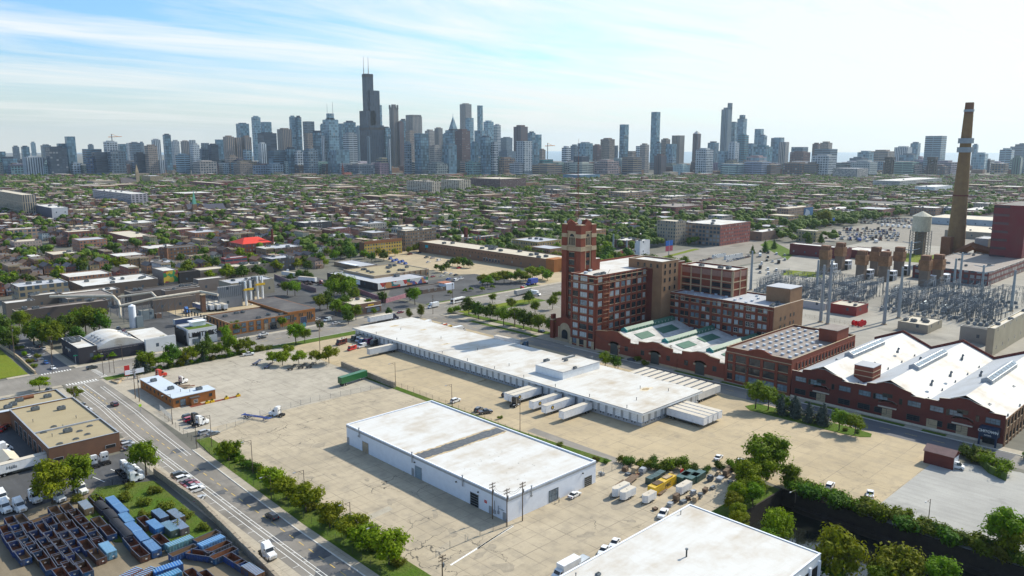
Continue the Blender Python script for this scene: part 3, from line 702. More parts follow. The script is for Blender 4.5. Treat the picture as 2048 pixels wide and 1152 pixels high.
# six storey wing
WX0,WX1,WY0,WY1=346.,376.,176.9,236.
t=shell('brick_factory_wing','long six storey dark red brick factory wing with grey roof behind the green skylights','building',WX0,WX1,WY0,WY1,24.6,M['brick'],M['roof_grey'],.7,M['stone_pale'])
b=MB();sp=[];us=[179.4+6.35*k for k in range(10)];rows=[(1.4+3.95*i,3.8+3.95*i)for i in range(6)]
def wst(i,j,k):
 q=RW.random();return 'pale' if q<(.55 if i<3 else .2)else('grey' if q<.6 else('white' if q<.72 else 'dark'))
bays(b,sp,'W',WX0,us,rows,1.3,.4,wst,0,1,2,gap=.5)
fbox(b,'W',WX0,177,236,.4,.55,22.9,23.2,1)
pt(b,'facade_pier',[M['brick'],M['stone']],t)
b=MB();b.box(WX0-.1,WX1+.1,WY0-.25,WY0,-.1,24.5);pt(b,'gable_wall',[M['brick_tan']],t)  # tan stands for grazing sun on the red brick, put into the colour
for x in(353,357.5,363,366.5):
 for z in(6,10,14,18):sp.append(('pane',x,WY0-.25,z+(x>360)*.6,1.1,1.8,'S'))
windows(t,sp)
b=MB();b.box(362.5,375,177.2,190,24,31.5);pt(b,'stair_house',[M['brick_tan']],t);b=MB();b.box(362.3,375.2,177,190.2,31.5,31.7);pt(b,'roof',[M['roof_grey']],t)
units(t,[(350+6*i+2*(k%2),194+k*7.3)for k in range(6)for i in range(2)]+[(364,195),(370,199),(371,193)],23.95,.9,kind='vent')
units(t,[(350,180),(353,181),(356,180.5),(359,182)],23.95,1.2)
# the three skylit sheds
SH=[(221,245.2),(196.6,221),(172.2,196.6)]
GR=M['green_metal'];M['shed_roof']=streaked('weathered_shed_roof',(.55,.54,.50),dirt=(.24,.22,.20),amt=.9,sc=.8)
for i,(a,c)in enumerate(SH):
 lb=('low brick shed with green skylights touching the nine storey loft','middle of the three low brick sheds with green skylights','low brick shed with green skylights beside the three storey brick block')[i]
 t=thing('brick_shed',lb,'building',(320,(a+c)/2),group='skylit brick sheds along the street');m=(a+c)/2;PK=11.2 if i==0 else 10.
 b=MB();b.sideprism([(a,0),(c,0),(c,6.6),(m,PK-.6),(a,6.6)],295.6,345.8,'x',0);pt(b,'wall',[M['brick']],t)
 r=MB()
 for u0,z0,u1,z1 in((a,6.6,m,PK-.6),(m,PK-.6,c,6.6)):r.add([(295.9,u0,z0+.06),(345.8,u0,z0+.06),(345.8,u1,z1+.06),(295.9,u1,z1+.06)],[(0,1,2,3)])
 pt(r,'roof',[M['shed_roof']],t)
 s=MB();zr=PK-.6
 s.sideprism([(m-1.7,zr-.5),(m+1.7,zr-.5),(m+1.7,zr+.8),(m,zr+1.9),(m-1.7,zr+.8)],303,344,'x',0)
 for k in range(14):s.box(303.2+k*2.9,303.4+k*2.9,m-1.78,m+1.78,zr+.2,zr+1.,1)
 s.sideprism([(m-1.8,zr-.5),(m+1.8,zr-.5),(m+1.8,zr+.9),(m,zr+2.),(m-1.8,zr+.9)],302.4,303,'x',2)
 pt(s,'ridge_skylight',[GR,M['frame_white'],M['teal']],t)
 for x0,x1 in((305,316),(323,337)):
  for sg in((-1,)if i!=1 else(-1,)):
   s=MB();u0,u1=m+sg*9.2,m+sg*4.4;k=(zr-6.6)/(c-m)
   v=[(x0,u0,zr-k*9.2+.3),(x1,u0,zr-k*9.2+.3),(x1,u1,zr-k*4.4+.3),(x0,u1,zr-k*4.4+.3)]
   s.add(v+[(p[0],p[1],p[2]-.5)for p in v],[(0,1,2,3)if sg<0 else(3,2,1,0),(0,4,5,1),(1,5,6,2),(2,6,7,3),(3,7,4,0)],0);pt(s,'roof_skylight',[GR],t)
 f=MB()
 prof=[(a,0),(c-(.2 if i else 0),0)]
 top=[(c-(.2 if i else 0),10.2 if i==0 else 7.6),(c-2.5,10.6 if i==0 else 7.6),(c-2.5,10.6 if i==0 else 9.2),(m+5,9.5 if i else 11),(m+2,10.4 if i else 11.9),(m-2,10.4 if i else 11.9),(m-5,9.4 if i else 10.4),(a+2.6,9. if i else 9.3),(a+2.6,7.4),(a,7.4)]
 f.sideprism(prof+top,295.,295.6,'x',0)
 for(u0,z0),(u1,z1)in zip(top,top[1:]):
  if abs(u0-u1)>.1:f.add([(294.9,u0,z0),(295.7,u0,z0),(295.7,u1,z1),(294.9,u1,z1)],[(0,1,2,3)],1);f.add([(294.9,u0,z0),(294.9,u1,z1),(294.9,u1,z1+.14),(294.9,u0,z0+.14)],[(0,1,2,3)],1);f.add([(294.9,u0,z0+.14),(294.9,u1,z1+.14),(295.7,u1,z1+.14),(295.7,u0,z0+.14)],[(3,2,1,0),(0,1,2,3)],1)
 f.box(294.9,295.,a,m-2.6,-.1,1.,1);f.box(294.9,295.,m+2.6,c-.2,-.1,1.,1)
 pt(f,'front_wall',[M['brick'],M['stone']],t)
 d=MB();n=8;v=[(294.94,m-2.3,0)]+[(294.94,m-2.3*math.cos(PI*k/n),4.8+1.1*math.sin(PI*k/n))for k in range(n+1)]+[(294.94,m+2.3,0)]
 d.add(v,[tuple(range(len(v)))[::-1]],0)
 for k in range(n):
  p,q=v[1+k],v[2+k];d.add([(294.8,p[1],p[2]),(294.8,q[1],q[2]),(294.8,m+(q[1]-m)*1.25,q[2]+.7),(294.8,m+(p[1]-m)*1.25,p[2]+.7)],[(0,1,2,3),(3,2,1,0)],1)
 d.box(294.75,295,m-3.4,m-2.3,4.3,5.1,1);d.box(294.75,295,m+2.3,m+3.4,4.3,5.1,1);pt(d,'arched_door',[M['frame_dark'],M['stone']],t)
 windows(t,[('dark',295.,m-7.4,4.4,2.,2.3,'W')]+([('dark',295.,m+7.2,4.2,2.,2.3,'W')]if i else[]))
 # three storey block
t=shell('brick_office_block','three storey red brick block with dark bays and a roof dotted with vents','building',295.3,357,141.8,171.8,15.4,M['brick'],M['roof_brown'],.8,M['stone'])
b=MB();sp=[];rows=[(1.4,4.2),(5.4,8.4),(9.5,12.5)]
bays(b,sp,'W',295.3,[142.4,148.2,154.8,161.4,167.6,171.4],rows,1.3,.35,lambda i,j,k:('shop' if j==0 else 'pane')if i<4 else 'plain',0,1)
fbox(b,'W',295.3,141.8,171.8,.35,.45,13.3,13.6,1)
b.sideprism([(150,15.3),(162,15.3),(160,16.1),(157.5,17),(154.5,17),(152,16.1)],295.0,295.5,'x',0)
us=[300+3.1*k for k in range(19)];bays(b,sp,'S',141.8,us,[(10.4,12.6)],1.3,.3,lambda i,j,k:'dark' if k%2==0 else 'pane',0,1)
pt(b,'facade_pier',[M['brick'],M['stone']],t);windows(t,sp)
b=MB();b.box(338,350,142.2,150.5,14.4,20.2);pt(b,'stair_house',[M['brick']],t);b=MB();b.box(337.8,350.2,142,150.7,20.2,20.4);pt(b,'roof',[M['roof_brown']],t)
units(t,[(300+5.6*i+(k%2)*2.2,145+4.4*k)for k in range(6)for i in range(10)if not(k<2 and 5<i<9)],14.7,.9,kind='vent')
# the sports hall with three low gables
t=thing('sports_hall','long red brick hall with three white gabled roofs and a blue entrance canopy','building',(337,103))
AX0,AX1,AY0,AY1=295.,379.,65.2,141.4;w3=(AY1-AY0)/3
b=MB();b.box(AX0+.35,AX1,AY0,AY1,-.1,9.6);pt(b,'wall',[M['brick']],t)
f=MB();sp=[]
for k in range(3):
 y0=AY0+k*w3;y1=y0+w3;m=(y0+y1)/2
 top=[(y1,11.2),(y1-4.5,11.2),(y1-4.5,12.4),(m+4.5,12.9),(m+2,14.),(m-1,14.1),(m-4,13.),(y0+5,12.1),(y0+5,11.),(y0,11.)]
 f.sideprism([(y0,-.1),(y1,-.1)]+top,AX0,AX0+.4,'x',0)
 for(u0,z0),(u1,z1)in zip(top,top[1:]):
  if abs(u0-u1)>.1:f.add([(AX0-.1,u0,z0+.14),(AX0-.1,u1,z1+.14),(AX0+.5,u1,z1+.14),(AX0+.5,u0,z0+.14),(AX0-.1,u0,z0),(AX0-.1,u1,z1)],[(3,2,1,0),(0,1,5,4),(4,5,1,0)],1)
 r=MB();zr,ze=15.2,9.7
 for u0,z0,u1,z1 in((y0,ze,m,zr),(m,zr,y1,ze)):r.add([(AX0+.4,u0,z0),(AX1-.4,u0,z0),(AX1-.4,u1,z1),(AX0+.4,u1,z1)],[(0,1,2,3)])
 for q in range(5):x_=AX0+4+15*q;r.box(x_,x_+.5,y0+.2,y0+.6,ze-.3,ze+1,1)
 r.m[1]=2;pt(r,'roof',[M['roof_white'],M['galv'],streaked('shaded_slope_membrane',(.42,.44,.46),dirt=(.26,.25,.22),amt=.5)if k==0 else D.materials['shaded_slope_membrane']],t)  # slopes turned from the sun are greyer: shade put into the colour
 e=MB();e.sideprism([(y0,9),(y1,9),(y1,ze+1.2),(m,zr+1.2),(y0,ze+1.2)],AX1-.4,AX1,'x',0);pt(e,'end_gable',[M['brick_dark']],t)
 s=MB();s.sideprism([(m-1.9,zr-1),(m+1.9,zr-1),(m+1.9,zr+.7),(m,zr+1.7),(m-1.9,zr+.7)],319,352,'x',0)
 for q in range(9):s.box(319.4+q*3.7,322.6+q*3.7,m-1.95,m-1.8,zr-.6,zr+.5,1);s.add([(319.4+q*3.7,m-1.7,zr+.92),(322.6+q*3.7,m-1.7,zr+.92),(322.6+q*3.7,m-.3,zr+1.66),(319.4+q*3.7,m-.3,zr+1.66)],[(0,1,2,3)],1)
 pt(s,'ridge_skylight',[M['grey_trim'],M['glass_sky']],t)
 for c,wd_ in((y0+3.6,4.6),(y1-4.,4.6),(y1-10.2,4.6)):
  sp.append(('shop',AX0,c,8.2,wd_,2.1,'W'))
  if(k,c)!=(0,y0+3.6):sp.append(('dark',AX0,c,3.,wd_,2.2,'W'))
 sp+=[('pane',AX0,m+5,8.,1.1,2.2,'W'),('pane',AX0,m-4.4,8.,1.1,2.2,'W'),('dark',AX0,m+.4,9.2,3.6,1.5,'W')]
 dd=MB();fbox(dd,'W',AX0,m-1.7,m+1.9,0,.06,.0,4.2,0);fbox(dd,'W',AX0,m-3.2,m+3.4,0,.5,4.5,4.9,1)
 vv=[(m+3.4,6.1),(m+1.8,6.9),(m-1.6,6.9),(m-3.2,6.1)]
 for(u0,z0),(u1,z1)in zip(vv,vv[1:]):dd.add([(AX0-.25,u0,z0),(AX0-.25,u1,z1),(AX0-.25,u1,z1+.5),(AX0-.25,u0,z0+.5),(AX0,u0,z0+.5),(AX0,u1,z1+.5)],[(0,1,2,3),(3,2,1,0),(3,2,5,4)],1)
 for q in range(5):fbox(dd,'W',AX0,m-1.7,m+1.9,.06,.09,.8+q*.8,.84+q*.8,2)
 pt(dd,'roller_door',[M['stone'],M['stone_pale'],M['frame_dark']],t)
for c in(AY0+22.6,):
 dd=MB();fbox(dd,'W',AX0,c-1.8,c+1.8,0,.08,0,4.,0);pt(dd,'roller_door',[M['stone']],t)
fbox(f,'W',AX0,AY0,AY1,0,.12,-.1,.9,1)
pt(f,'front_wall',[M['brick_dark'],M['stone_pale']],t);
sb=MB();bays(sb,sp,'S',AY0,[296+4.3*k for k in range(20)],[(1.4,3.8),(6.4,9.)],1.2,.35,lambda i,j,k:'dark',0,1);pt(sb,'facade_pier',[M['brick_tan'],M['stone']],t)
windows(t,sp)
b=MB();b.box(303.5,311.5,112.8,120,9,16.2,0);b.box(303.4,311.6,112.7,120.1,16.2,16.4,2)
for z in(12.2,14.2):b.box(303.4,311.6,112.7,120.1,z,z+.3,1)
pt(b,'lift_house',[M['brick'],M['stone'],M['roof_grey']],t)
units(t,[(318,118),(312,131),(340,108),(326,92),(335,84),(349,120),(308,93),(357,97)],12.6,1.2,kind='gooseneck');units(t,[(300,72),(303,78),(330,72),(316,98)],11.2,1.2)
# entrance canopy with its lettering
b=MB();b.box(291.6,294.9,66.3,71.9,3.2,6.4,0);b.box(291.6,292.1,66.3,66.9,0,3.2,0);b.box(291.6,292.1,71.3,71.9,0,3.2,0);b.box(294.5,294.95,66.9,71.3,0,3.2,1)
pt(b,'entrance_canopy',[plain('navy_canopy',(.018,.035,.07),.5),M['glass']],t)
def lettering(text,size,x,y,z,face,mat,parent=None,name='lettering',ext=.03,bold=0.):
 cu0=None;cu=D.curves.new(name,'FONT');cu.body=text;cu.size=size;cu.extrude=ext;cu.align_x='CENTER';cu.align_y='CENTER';cu.offset=bold
 o=D.objects.new(name,cu);COL.objects.link(o);dg=bpy.context.evaluated_depsgraph_get();me=D.meshes.new_from_object(o.evaluated_get(dg));D.objects.remove(o);D.curves.remove(cu);me.materials.clear();me.materials.append(mat);o=ob(name,me)
 if parent:o.parent=parent;x-=parent.location[0];y-=parent.location[1];z-=parent.location[2]
 o.location=(x,y,z);o.rotation_euler=(PI/2,0,0)if face=='S' else((PI/2,0,-PI/2)if face=='W' else(0,0,face))
 return o
lettering('CHITOWN',1.25,291.55,69.1,5.25,'W',M['frame_white'],t,bold=.03);lettering('FUTBOL',.6,291.55,69.1,3.9,'W',M['frame_white'],t,bold=.01)
# ---------------------------------------------------------------- dock terminal and the painted warehouses
t=thing('dock_terminal','long white freight terminal lined with dock doors under a flat white roof','building',(241,256))
DX0,DX1,DY0,DY1,DZ=221.2,260.5,161,352,5.6
b=MB();b.box(DX0+1.6,DX1-1.6,DY0+1.6,DY1-.4,-.1,5.2,0);b.box(DX0+1.2,DX1-1.2,DY0+1.2,DY1-.4,-.1,1.2,1);pt(b,'wall',[M['white_metal'],M['grey_trim']],t)
b=MB();b.box(DX0,DX1,DY0,DY1,4.75,DZ-.1,0);b.box(DX0-.05,DX1+.05,DY0-.05,DY1+.05,DZ-.1,DZ,1);pt(b,'eave',[M['white_metal'],M['frame_dark']],t)
r=MB();n=12
for k in range(n):y0=DY0+(DY1-DY0)*k/n;y1=DY0+(DY1-DY0)*(k+1)/n;r.quad((DX0+.1,y0+.1*(k==0),DZ+.02),(DX1-.1,y0+.1*(k==0),DZ+.02),(DX1-.1,y1,DZ+.02),(DX0+.1,y1,DZ+.02))
pt(r,'roof',[M['roof_dock']],t)
dm={}
def dockdoor(face,plane,u,i):
 k='leaf'
 if k not in dm:
  b=MB();b.box(-1.35,1.35,-.04,0,1.3,4.2,0);b.box(-1.75,-1.35,-.16,0,1.2,4.5,1);b.box(1.35,1.75,-.16,0,1.2,4.5,1);b.box(-1.75,1.75,-.16,0,4.2,4.6,1);b.box(-.9,-.5,-.45,0,.7,1.2,2);b.box(.5,.9,-.45,0,.7,1.2,2)
  for q in range(4):b.box(-1.35,1.35,-.055,-.04,1.9+q*.6,1.94+q*.6,1)
  dm[k]=b.mesh('dock_door',[M['white_metal'],M['grey_trim'],M['black']])
 p=t.location
 ob('dock_door',dm[k],t,((u if face=='S' else plane)-p[0],(plane if face=='S' else u)-p[1],0),0 if face=='S' else-PI/2)
for i in range(50):dockdoor('W',DX0+1.6,DY0+5+i*3.74,i)
for i in range(9):dockdoor('S',DY0+1.6,DX0+4.2+i*3.9,i)
b=MB();b.box(231.7,255.4,209.6,225.4,5,8.6,0);pt(b,'upper_office',[M['white_metal']],t);b=MB();b.box(231.5,255.6,209.4,225.6,8.6,8.8,1);b.quad((231.8,209.7,8.83),(255.3,209.7,8.83),(255.3,225.3,8.83),(231.8,225.3,8.83),0);pt(b,'roof',[M['roof_dock'],M['grey_trim']],t)
units(t,[W(px,py,5.6)for px,py in((1093,724),(1085,743),(1124,755),(1143,750),(1152,747),(1165,745))],5.6,1.25);units(t,[W(px,py,8.8)for px,py in((1182,716),(1150,737),(1132,722))],8.8,.8);b=MB();b.box(246,254,222.4,223.2,8.85,9.5);pt(b,'roof_duct',[M['galv']],t)
units(t,[(DX0+1,DY0+18*k+8)for k in range(10)]+[(237,330),(240,300),(238,270),(230,240),(245,180),(250,170),(232,172)],5.6,.8,kind='pipe')
sm=MB();st=sm
for x,y,rr,el in((246,178,2.6,1.5),(240,340,2.2,1.6),(246,322,1.6,1.8),(235,290,1.4,2.4)):blot(x,y,rr,5.635,0,el,16);blot(x,y,rr*.5,5.64,1,el*1.2,12)
pt(sm,'roof_stain',[plain('ponding_stain',(.60,.52,.38),.8),plain('dark_ponding_stain',(.36,.27,.15),.8,var=.4)],t)
t=shell('painted_warehouse','white painted block warehouse with a muddy puddle across the middle of its white roof','building',136.3,173.3,142.9,222.9,6.9,M['white_wall'],M['roof_white'],.35,M['white_wall'])
b=MB();b.box(136.2,136.3,142.8,223,5.95,6.55);b.box(136.2,173.4,142.8,142.9,5.95,6.55);pt(b,'fascia',[M['grey_trim']],t)
sp=[]
def door(t,face,plane,u,w,h,mat,name='roller_door',slats=5,z0=0.):
 b=MB();fbox(b,face,plane,u-w/2,u+w/2,0,.05,z0,z0+h,0)
 for k in range(slats):fbox(b,face,plane,u-w/2,u+w/2,.05,.08,z0+h*(k+.9)/(slats+1),z0+h*(k+.9)/(slats+1)+.05,1)
 fbox(b,face,plane,u-w/2-.12,u-w/2,0,.1,z0,z0+h+.1,1);fbox(b,face,plane,u+w/2,u+w/2+.12,0,.1,z0,z0+h+.1,1);fbox(b,face,plane,u-w/2,u+w/2,.0,.1,z0+h,z0+h+.12,1)
 return pt(b,name,[mat,M['grey_trim']],t)
Yw=lambda px,z=2:yAt(136.3,px,z)
door(t,'W',136.3,Yw(731),3.4,3.6,M['stone']);door(t,'W',136.3,Yw(837),3.2,3.8,plain('blue_grey_door',(.22,.29,.34),.6));door(t,'W',136.3,Yw(826),1.,2.4,M['grey_trim'],'door',1);door(t,'W',136.3,Yw(696.5),1.,2.4,M['grey_trim'],'door',1);door(t,'W',136.3,Yw(1009),1.,2.3,M['grey_trim'],'door',1);door(t,'W',136.3,Yw(981),.9,2.2,M['grey_trim'],'door',1)
door(t,'W',136.3,Yw(949),3.4,3.8,M['glass'],'glass_door',4)
xw=lambda px,z=2:xAt(142.9,px,z)
door(t,'S',142.9,xw(1176),3.2,3.,M['glass'],'glass_door',4);windows(t,[('shop',xw(1107),142.9,2.,4.,3.6,'S')])
for px in(720,826,927,1061):
 x,y=(135.9,Yw(px,6))if px<1000 else(xw(px,6),142.5);b=MB();b.cyl((x,y,4.6),(x,y,7.8),.18,.18,7);b.cyl((x,y,7.8),(x,y,8.),.28,.28,7);pt(b,'flue_pipe',[M['grey_trim']],t)
for px in(718,830,913,957,1062,1165):
 b=MB();x,y=(136.1,Yw(px,5))if px<1000 else(xw(px,5),142.7);b.box(x-.2,x+.2,y-.2,y+.2,4.7,5.0);pt(b,'wall_lamp',[M['frame_dark']],t)
b=MB()
for u,z0,z1 in((148,1.,4.6),(146.4,1.6,3.6),(145,2.6,2.7)):b.box(136.1,136.3,u-.06,u+.06,z0,z1)
b.box(136.1,136.3,144.2,146.4,2.9,3.0);b.box(136.0,136.3,147.6,148.4,.8,1.8);b.box(136.0,136.3,146.1,146.7,1.3,2.1);pt(b,'conduit',[M['grey_trim']],t)
b=MB();b.box(136.2,136.3,151.2,152.2,2.6,3.4);pt(b,'warning_sign',[M['red']],t)
lettering('NO PARKING',.2,136.17,151.7,3.1,'W',M['frame_white'],t,ext=.01)
def pud(off,mr,n=44,ya=186.,yb=180.4):
 q=MB();a=[(137+34.8*k/n,ya+off+RS.uniform(-.28,.28)+.2*math.sin(k*.4))for k in range(n+1)];c=[(137+34.8*k/n,yb-off+RS.uniform(-.28,.28)+.2*math.sin(k*.3))for k in range(n+1)]
 for k in range(n):q.quad((*c[k],6.585+mr),(*c[k+1],6.585+mr),(*a[k+1],6.585+mr),(*a[k],6.585+mr))
 return q
pt(pud(.35,.0),'roof_stain',[plain('rusty_tide_mark',(.44,.34,.20),.8,var=.4,sc=.9)],t)
pt(pud(0,.008,ya=185.5,yb=180.9),'roof_puddle',[plain('muddy_puddle',(.085,.085,.082),.25,var=.5,sc=.9)],t)
sm=MB();st=sm
for k in range(46):blot(RS.uniform(141,160),RS.uniform(150,170),RS.uniform(.08,.2),6.59,0,1.,6)
pt(sm,'roof_patch',[M['frame_dark']],t)
t=shell('white_roofed_warehouse','big plain white roofed warehouse beside the dark canal with an open loading bay end','building',112,168.6,70.9,106.6,7.,M['white_metal'],M['roof_white'],.12,M['white_wall'])
sp=[]
b=MB()
for x0,x1 in((163.6,167.2),(158.6,162.6),(153.6,157.6)):fbox(b,'S',70.9,x0,x1,0,.06,0,4.6,0)
for x in(167.8,163.1,158.1):fbox(b,'S',70.9,x-.35,x+.35,0,.4,0,5.6,1)
pt(b,'loading_bay',[M['black'],M['white_wall']],t)
units(t,[(145,92)],6.9,1.4,kind='pipe');units(t,[(162,105),(120,104)],6.9,.7,kind='pipe');units(t,[(124,101)],6.9,.6)
# ---------------------------------------------------------------- label finishing: descriptions first, places at the end
AUTO=[]
LANDM=[]
def auto(o,desc,cat,group=None,xy=None):
 o['category']=cat
 if group:o['group']=group
 o['label']=desc;AUTO.append((o,desc,xy or(o.location[0],o.location[1])));return o
 # ---------------------------------------------------------------- vehicles, front along +x
M['car']=painted('car_paint',.22,0.,.10,.9,.6,.6)
M['truck']=painted('truck_paint',.35,0.,.18,.8,.5,.2)
M['skip']=painted('skip_paint',.6,0.,.85,1.1,.3)
M['chrome']=plain('bright_metal',(.62,.63,.64),.25,.8,.1)
M['lamp_red']=plain('red_lens',(.35,.02,.015),.3);M['lamp_pale']=plain('pale_lens',(.75,.74,.70),.2)
def extr(b,prof,w,m=0,inset=None):
# side profile (x, z) with half width per point
 n=len(prof);hw=[w/2*(inset[i]if inset else 1)for i in range(n)]
 v=[(x,-h,z)for(x,z),h in zip(prof,hw)]+[(x,h,z)for(x,z),h in zip(prof,hw)]
 a=sum(prof[i][0]*prof[(i+1)%n][1]-prof[(i+1)%n][0]*prof[i][1]for i in range(n))
 f=[(i,(i+1)%n,n+(i+1)%n,n+i)for i in range(n)]+[tuple(range(n))[::-1],tuple(range(n,2*n))]
 if a>0:f=[q[::-1]for q in f]
 return b.add(v,f,m)
CARS={
'sedan':([(2.35,.28),(2.38,.62),(2.2,.78),(1.0,.95),(-1.5,.97),(-2.3,.92),(-2.4,.55),(-2.3,.28)],[(1.05,.93),(.25,1.42),(-.95,1.44),(-1.75,.95)],1.82,1.45,.33),
'suv':([(2.3,.32),(2.36,.85),(2.2,1.02),(1.1,1.12),(-2.25,1.14),(-2.36,.95),(-2.36,.5),(-2.25,.32)],[(1.15,1.1),(.45,1.68),(-1.9,1.72),(-2.25,1.12)],1.92,1.42,.37),
'pickup':([(2.7,.4),(2.75,.95),(2.6,1.1),(1.4,1.2),(-.9,1.22),(-2.8,1.18),(-2.85,.7),(-2.75,.4)],[(1.4,1.18),(.75,1.84),(-.75,1.86),(-.95,1.2)],2.,1.75,.4),
'van':([(2.6,.35),(2.65,.9),(2.4,1.15),(1.7,1.3),(-2.7,1.32),(-2.75,.6),(-2.7,.35)],[(1.75,1.28),(1.05,2.1),(-2.55,2.2),(-2.7,1.3)],2.,1.7,.36)}
def car(kind,name,far=False):
 body,cab,w,wx,wr=CARS[kind];t=None if far else thing(name,name,'car')
 b=MB();extr(b,body,w,0,[.92,.94,.9,.97,1,.96,.94,.93,.9][:len(body)])
 n=len(cab);top=[(x,z)for x,z in cab if z>1.3 and z==max(z,1.3)]
 roof=cab[1:3];rz=max(z for _,z in roof)
 g=MB();extr(g,cab,w*.93,1 if far else 0,[1,.80,.80,1])
 r=MB();rx0,rx1=roof[1][0],roof[0][0];r.box(rx0-.02,rx1+.02,-w*.37,w*.37,rz-.05,rz+.03)
 for x in((rx1+cab[0][0])/2,):pass
 b.v,o=b.v+r.v,len(b.v);b.f+=[tuple(i+o for i in f)for f in r.f];b.m+=r.m
 for sx in(-.15 if kind!='pickup' else 0,):
  b.box(sx-.06,sx+.06,-w*.435,w*.435,cab[0][1]-.05,rz-.1)
 if kind=='van':b.box(-2.5,.4,-w*.445,w*.445,1.25,2.05)
 if kind=='pickup':b.box(-2.6,-1.05,-.78,.78,1.0,1.225,2 if far else 0)
 W_=MB()
 for x in(-wx,wx):
  for s in(-1,1):
   q=W_ if far else MB();y=s*(w/2-.1)
   q.cyl((x if far else 0,y-.11 if far else-.11,wr if far else 0),(x if far else 0,y+.11 if far else .11,wr if far else 0),wr,wr,10,2 if far else 0)
   if not far:q.cyl((0,-.13,0),(0,.13,0),wr*.55,wr*.55,8,1);q.build('wheel',[M['rubber'],M['chrome']],t,(x,y,wr))
 if far:
  for q in(g,W_):b.v,o=b.v+q.v,len(b.v);b.f+=[tuple(i+o for i in f)for f in q.f];b.m+=q.m
  o=b.build(name,[M['car'],M['glass'],M['rubber']]);KIDS[o.name]=[];return o
 b.build('body',[M['car'],M['glass'],M['black']],t);g.build('windows',[M['glass']],t)
 hb=MB();fx=body[1][0];fz=body[1][1]
 for s in(-1,1):hb.box(fx-.25,fx+.02,s*(w/2-.32)-.2,s*(w/2-.32)+.2,fz-.08,fz+.1,0);hb.box(-abs(body[-2][0])-.02,-abs(body[-2][0])+.2,s*(w/2-.28)-.18,s*(w/2-.28)+.18,fz+.05,fz+.25,1)
 hb.build('lamp',[M['lamp_pale'],M['lamp_red']],t);return freeze(t)
P={k:car(k,{'sedan':'parked_car','suv':'parked_suv','pickup':'pickup_truck','van':'delivery_van'}[k])for k in CARS}
FP={k:car(k,{'sedan':'distant_car','suv':'distant_suv','pickup':'distant_pickup','van':'distant_van'}[k],True)for k in CARS}
def wheels(t,xs,ys,r,w=.28,hub='chrome',name='wheel'):
 if(r,w,hub)not in WM:
  b=MB();b.cyl((0,-w/2,0),(0,w/2,0),r,r,12,0);b.cyl((0,-w/2-.02,0),(0,w/2+.02,0),r*.55,r*.5,10,1);WM[(r,w,hub)]=b.mesh(name,[M['rubber'],M[hub]])
 for x in xs:
  for y in ys:ob(name,WM[(r,w,hub)],t,(x,y,r))
def tractor(name,sleeper=True):
 t=thing(name,name,'truck');b=MB()
 b.box(-2.3,3.0,-.45,.45,.75,1.0);b.box(-2.4,-2.2,-1.1,1.1,.6,1.0);b.box(-1.9,-1.0,-.7,.7,1.0,1.2);b.build('chassis',[M['black']],t)
 c=MB();xb=-.7 if sleeper else .35
 extr(c,[(3.4,.55),(3.45,1.25),(3.3,1.6),(1.95,1.95),(1.5,2.75),(1.2,2.95),(xb,3.05),(xb,.75),(2.2,.75)],2.3,0,[.86,.84,.74,.85,.95,.96,1,1,.95])
 if sleeper:extr(c,[(1.3,2.9),(.6,3.75),(xb,3.85),(xb,2.9)],2.25,0,[.9,.78,.9,1])
 else:c.box(.45,1.0,-.7,.7,3.0,3.35)
 for s in(-1,1):c.box(1.9,2.9,s*1.2-.12,s*1.2+.12,.55,1.2)
 c.build('body',[M['truck']],t)
 g=MB();g.add([(2.0,-.95,1.96),(2.0,.95,1.96),(1.54,1.0,2.74),(1.54,-1.0,2.74)],[(0,1,2,3)])
 for s in(-1,1):g.box(.75,1.5,s*1.12-.02,s*1.12+.03,1.95,2.65)
 for y in(-.5,.5):g.box(xb-.03,xb,y-.28,y+.28,2.1,2.65)
 g.build('windows',[M['glass']],t)
 e=MB();e.cyl((xb-.2,1.0,1),(xb-.2,1.0,3.6),.1,.1,7);e.cyl((xb-.2,-1.0,1),(xb-.2,-1.0,3.6),.1,.1,7)
 for s in(-1,1):e.box(1.55,1.7,s*1.45-.1,s*1.45+.1,1.95,2.6);e.cyl((.2,s*1.05,.55),(1.2,s*1.05,.55),.3,.3,8)
 e.box(3.42,3.5,-.5,.5,.75,1.35);e.build('chrome_trim',[M['chrome']],t)
 wheels(t,(2.6,),(-1.05,1.05),.5);wheels(t,(-.75 if sleeper else-.4,-2.0),(-.95,.95),.5,.5);return freeze(t)
P['tractor']=tractor('tractor_unit');P['daycab']=tractor('tractor_unit',False)
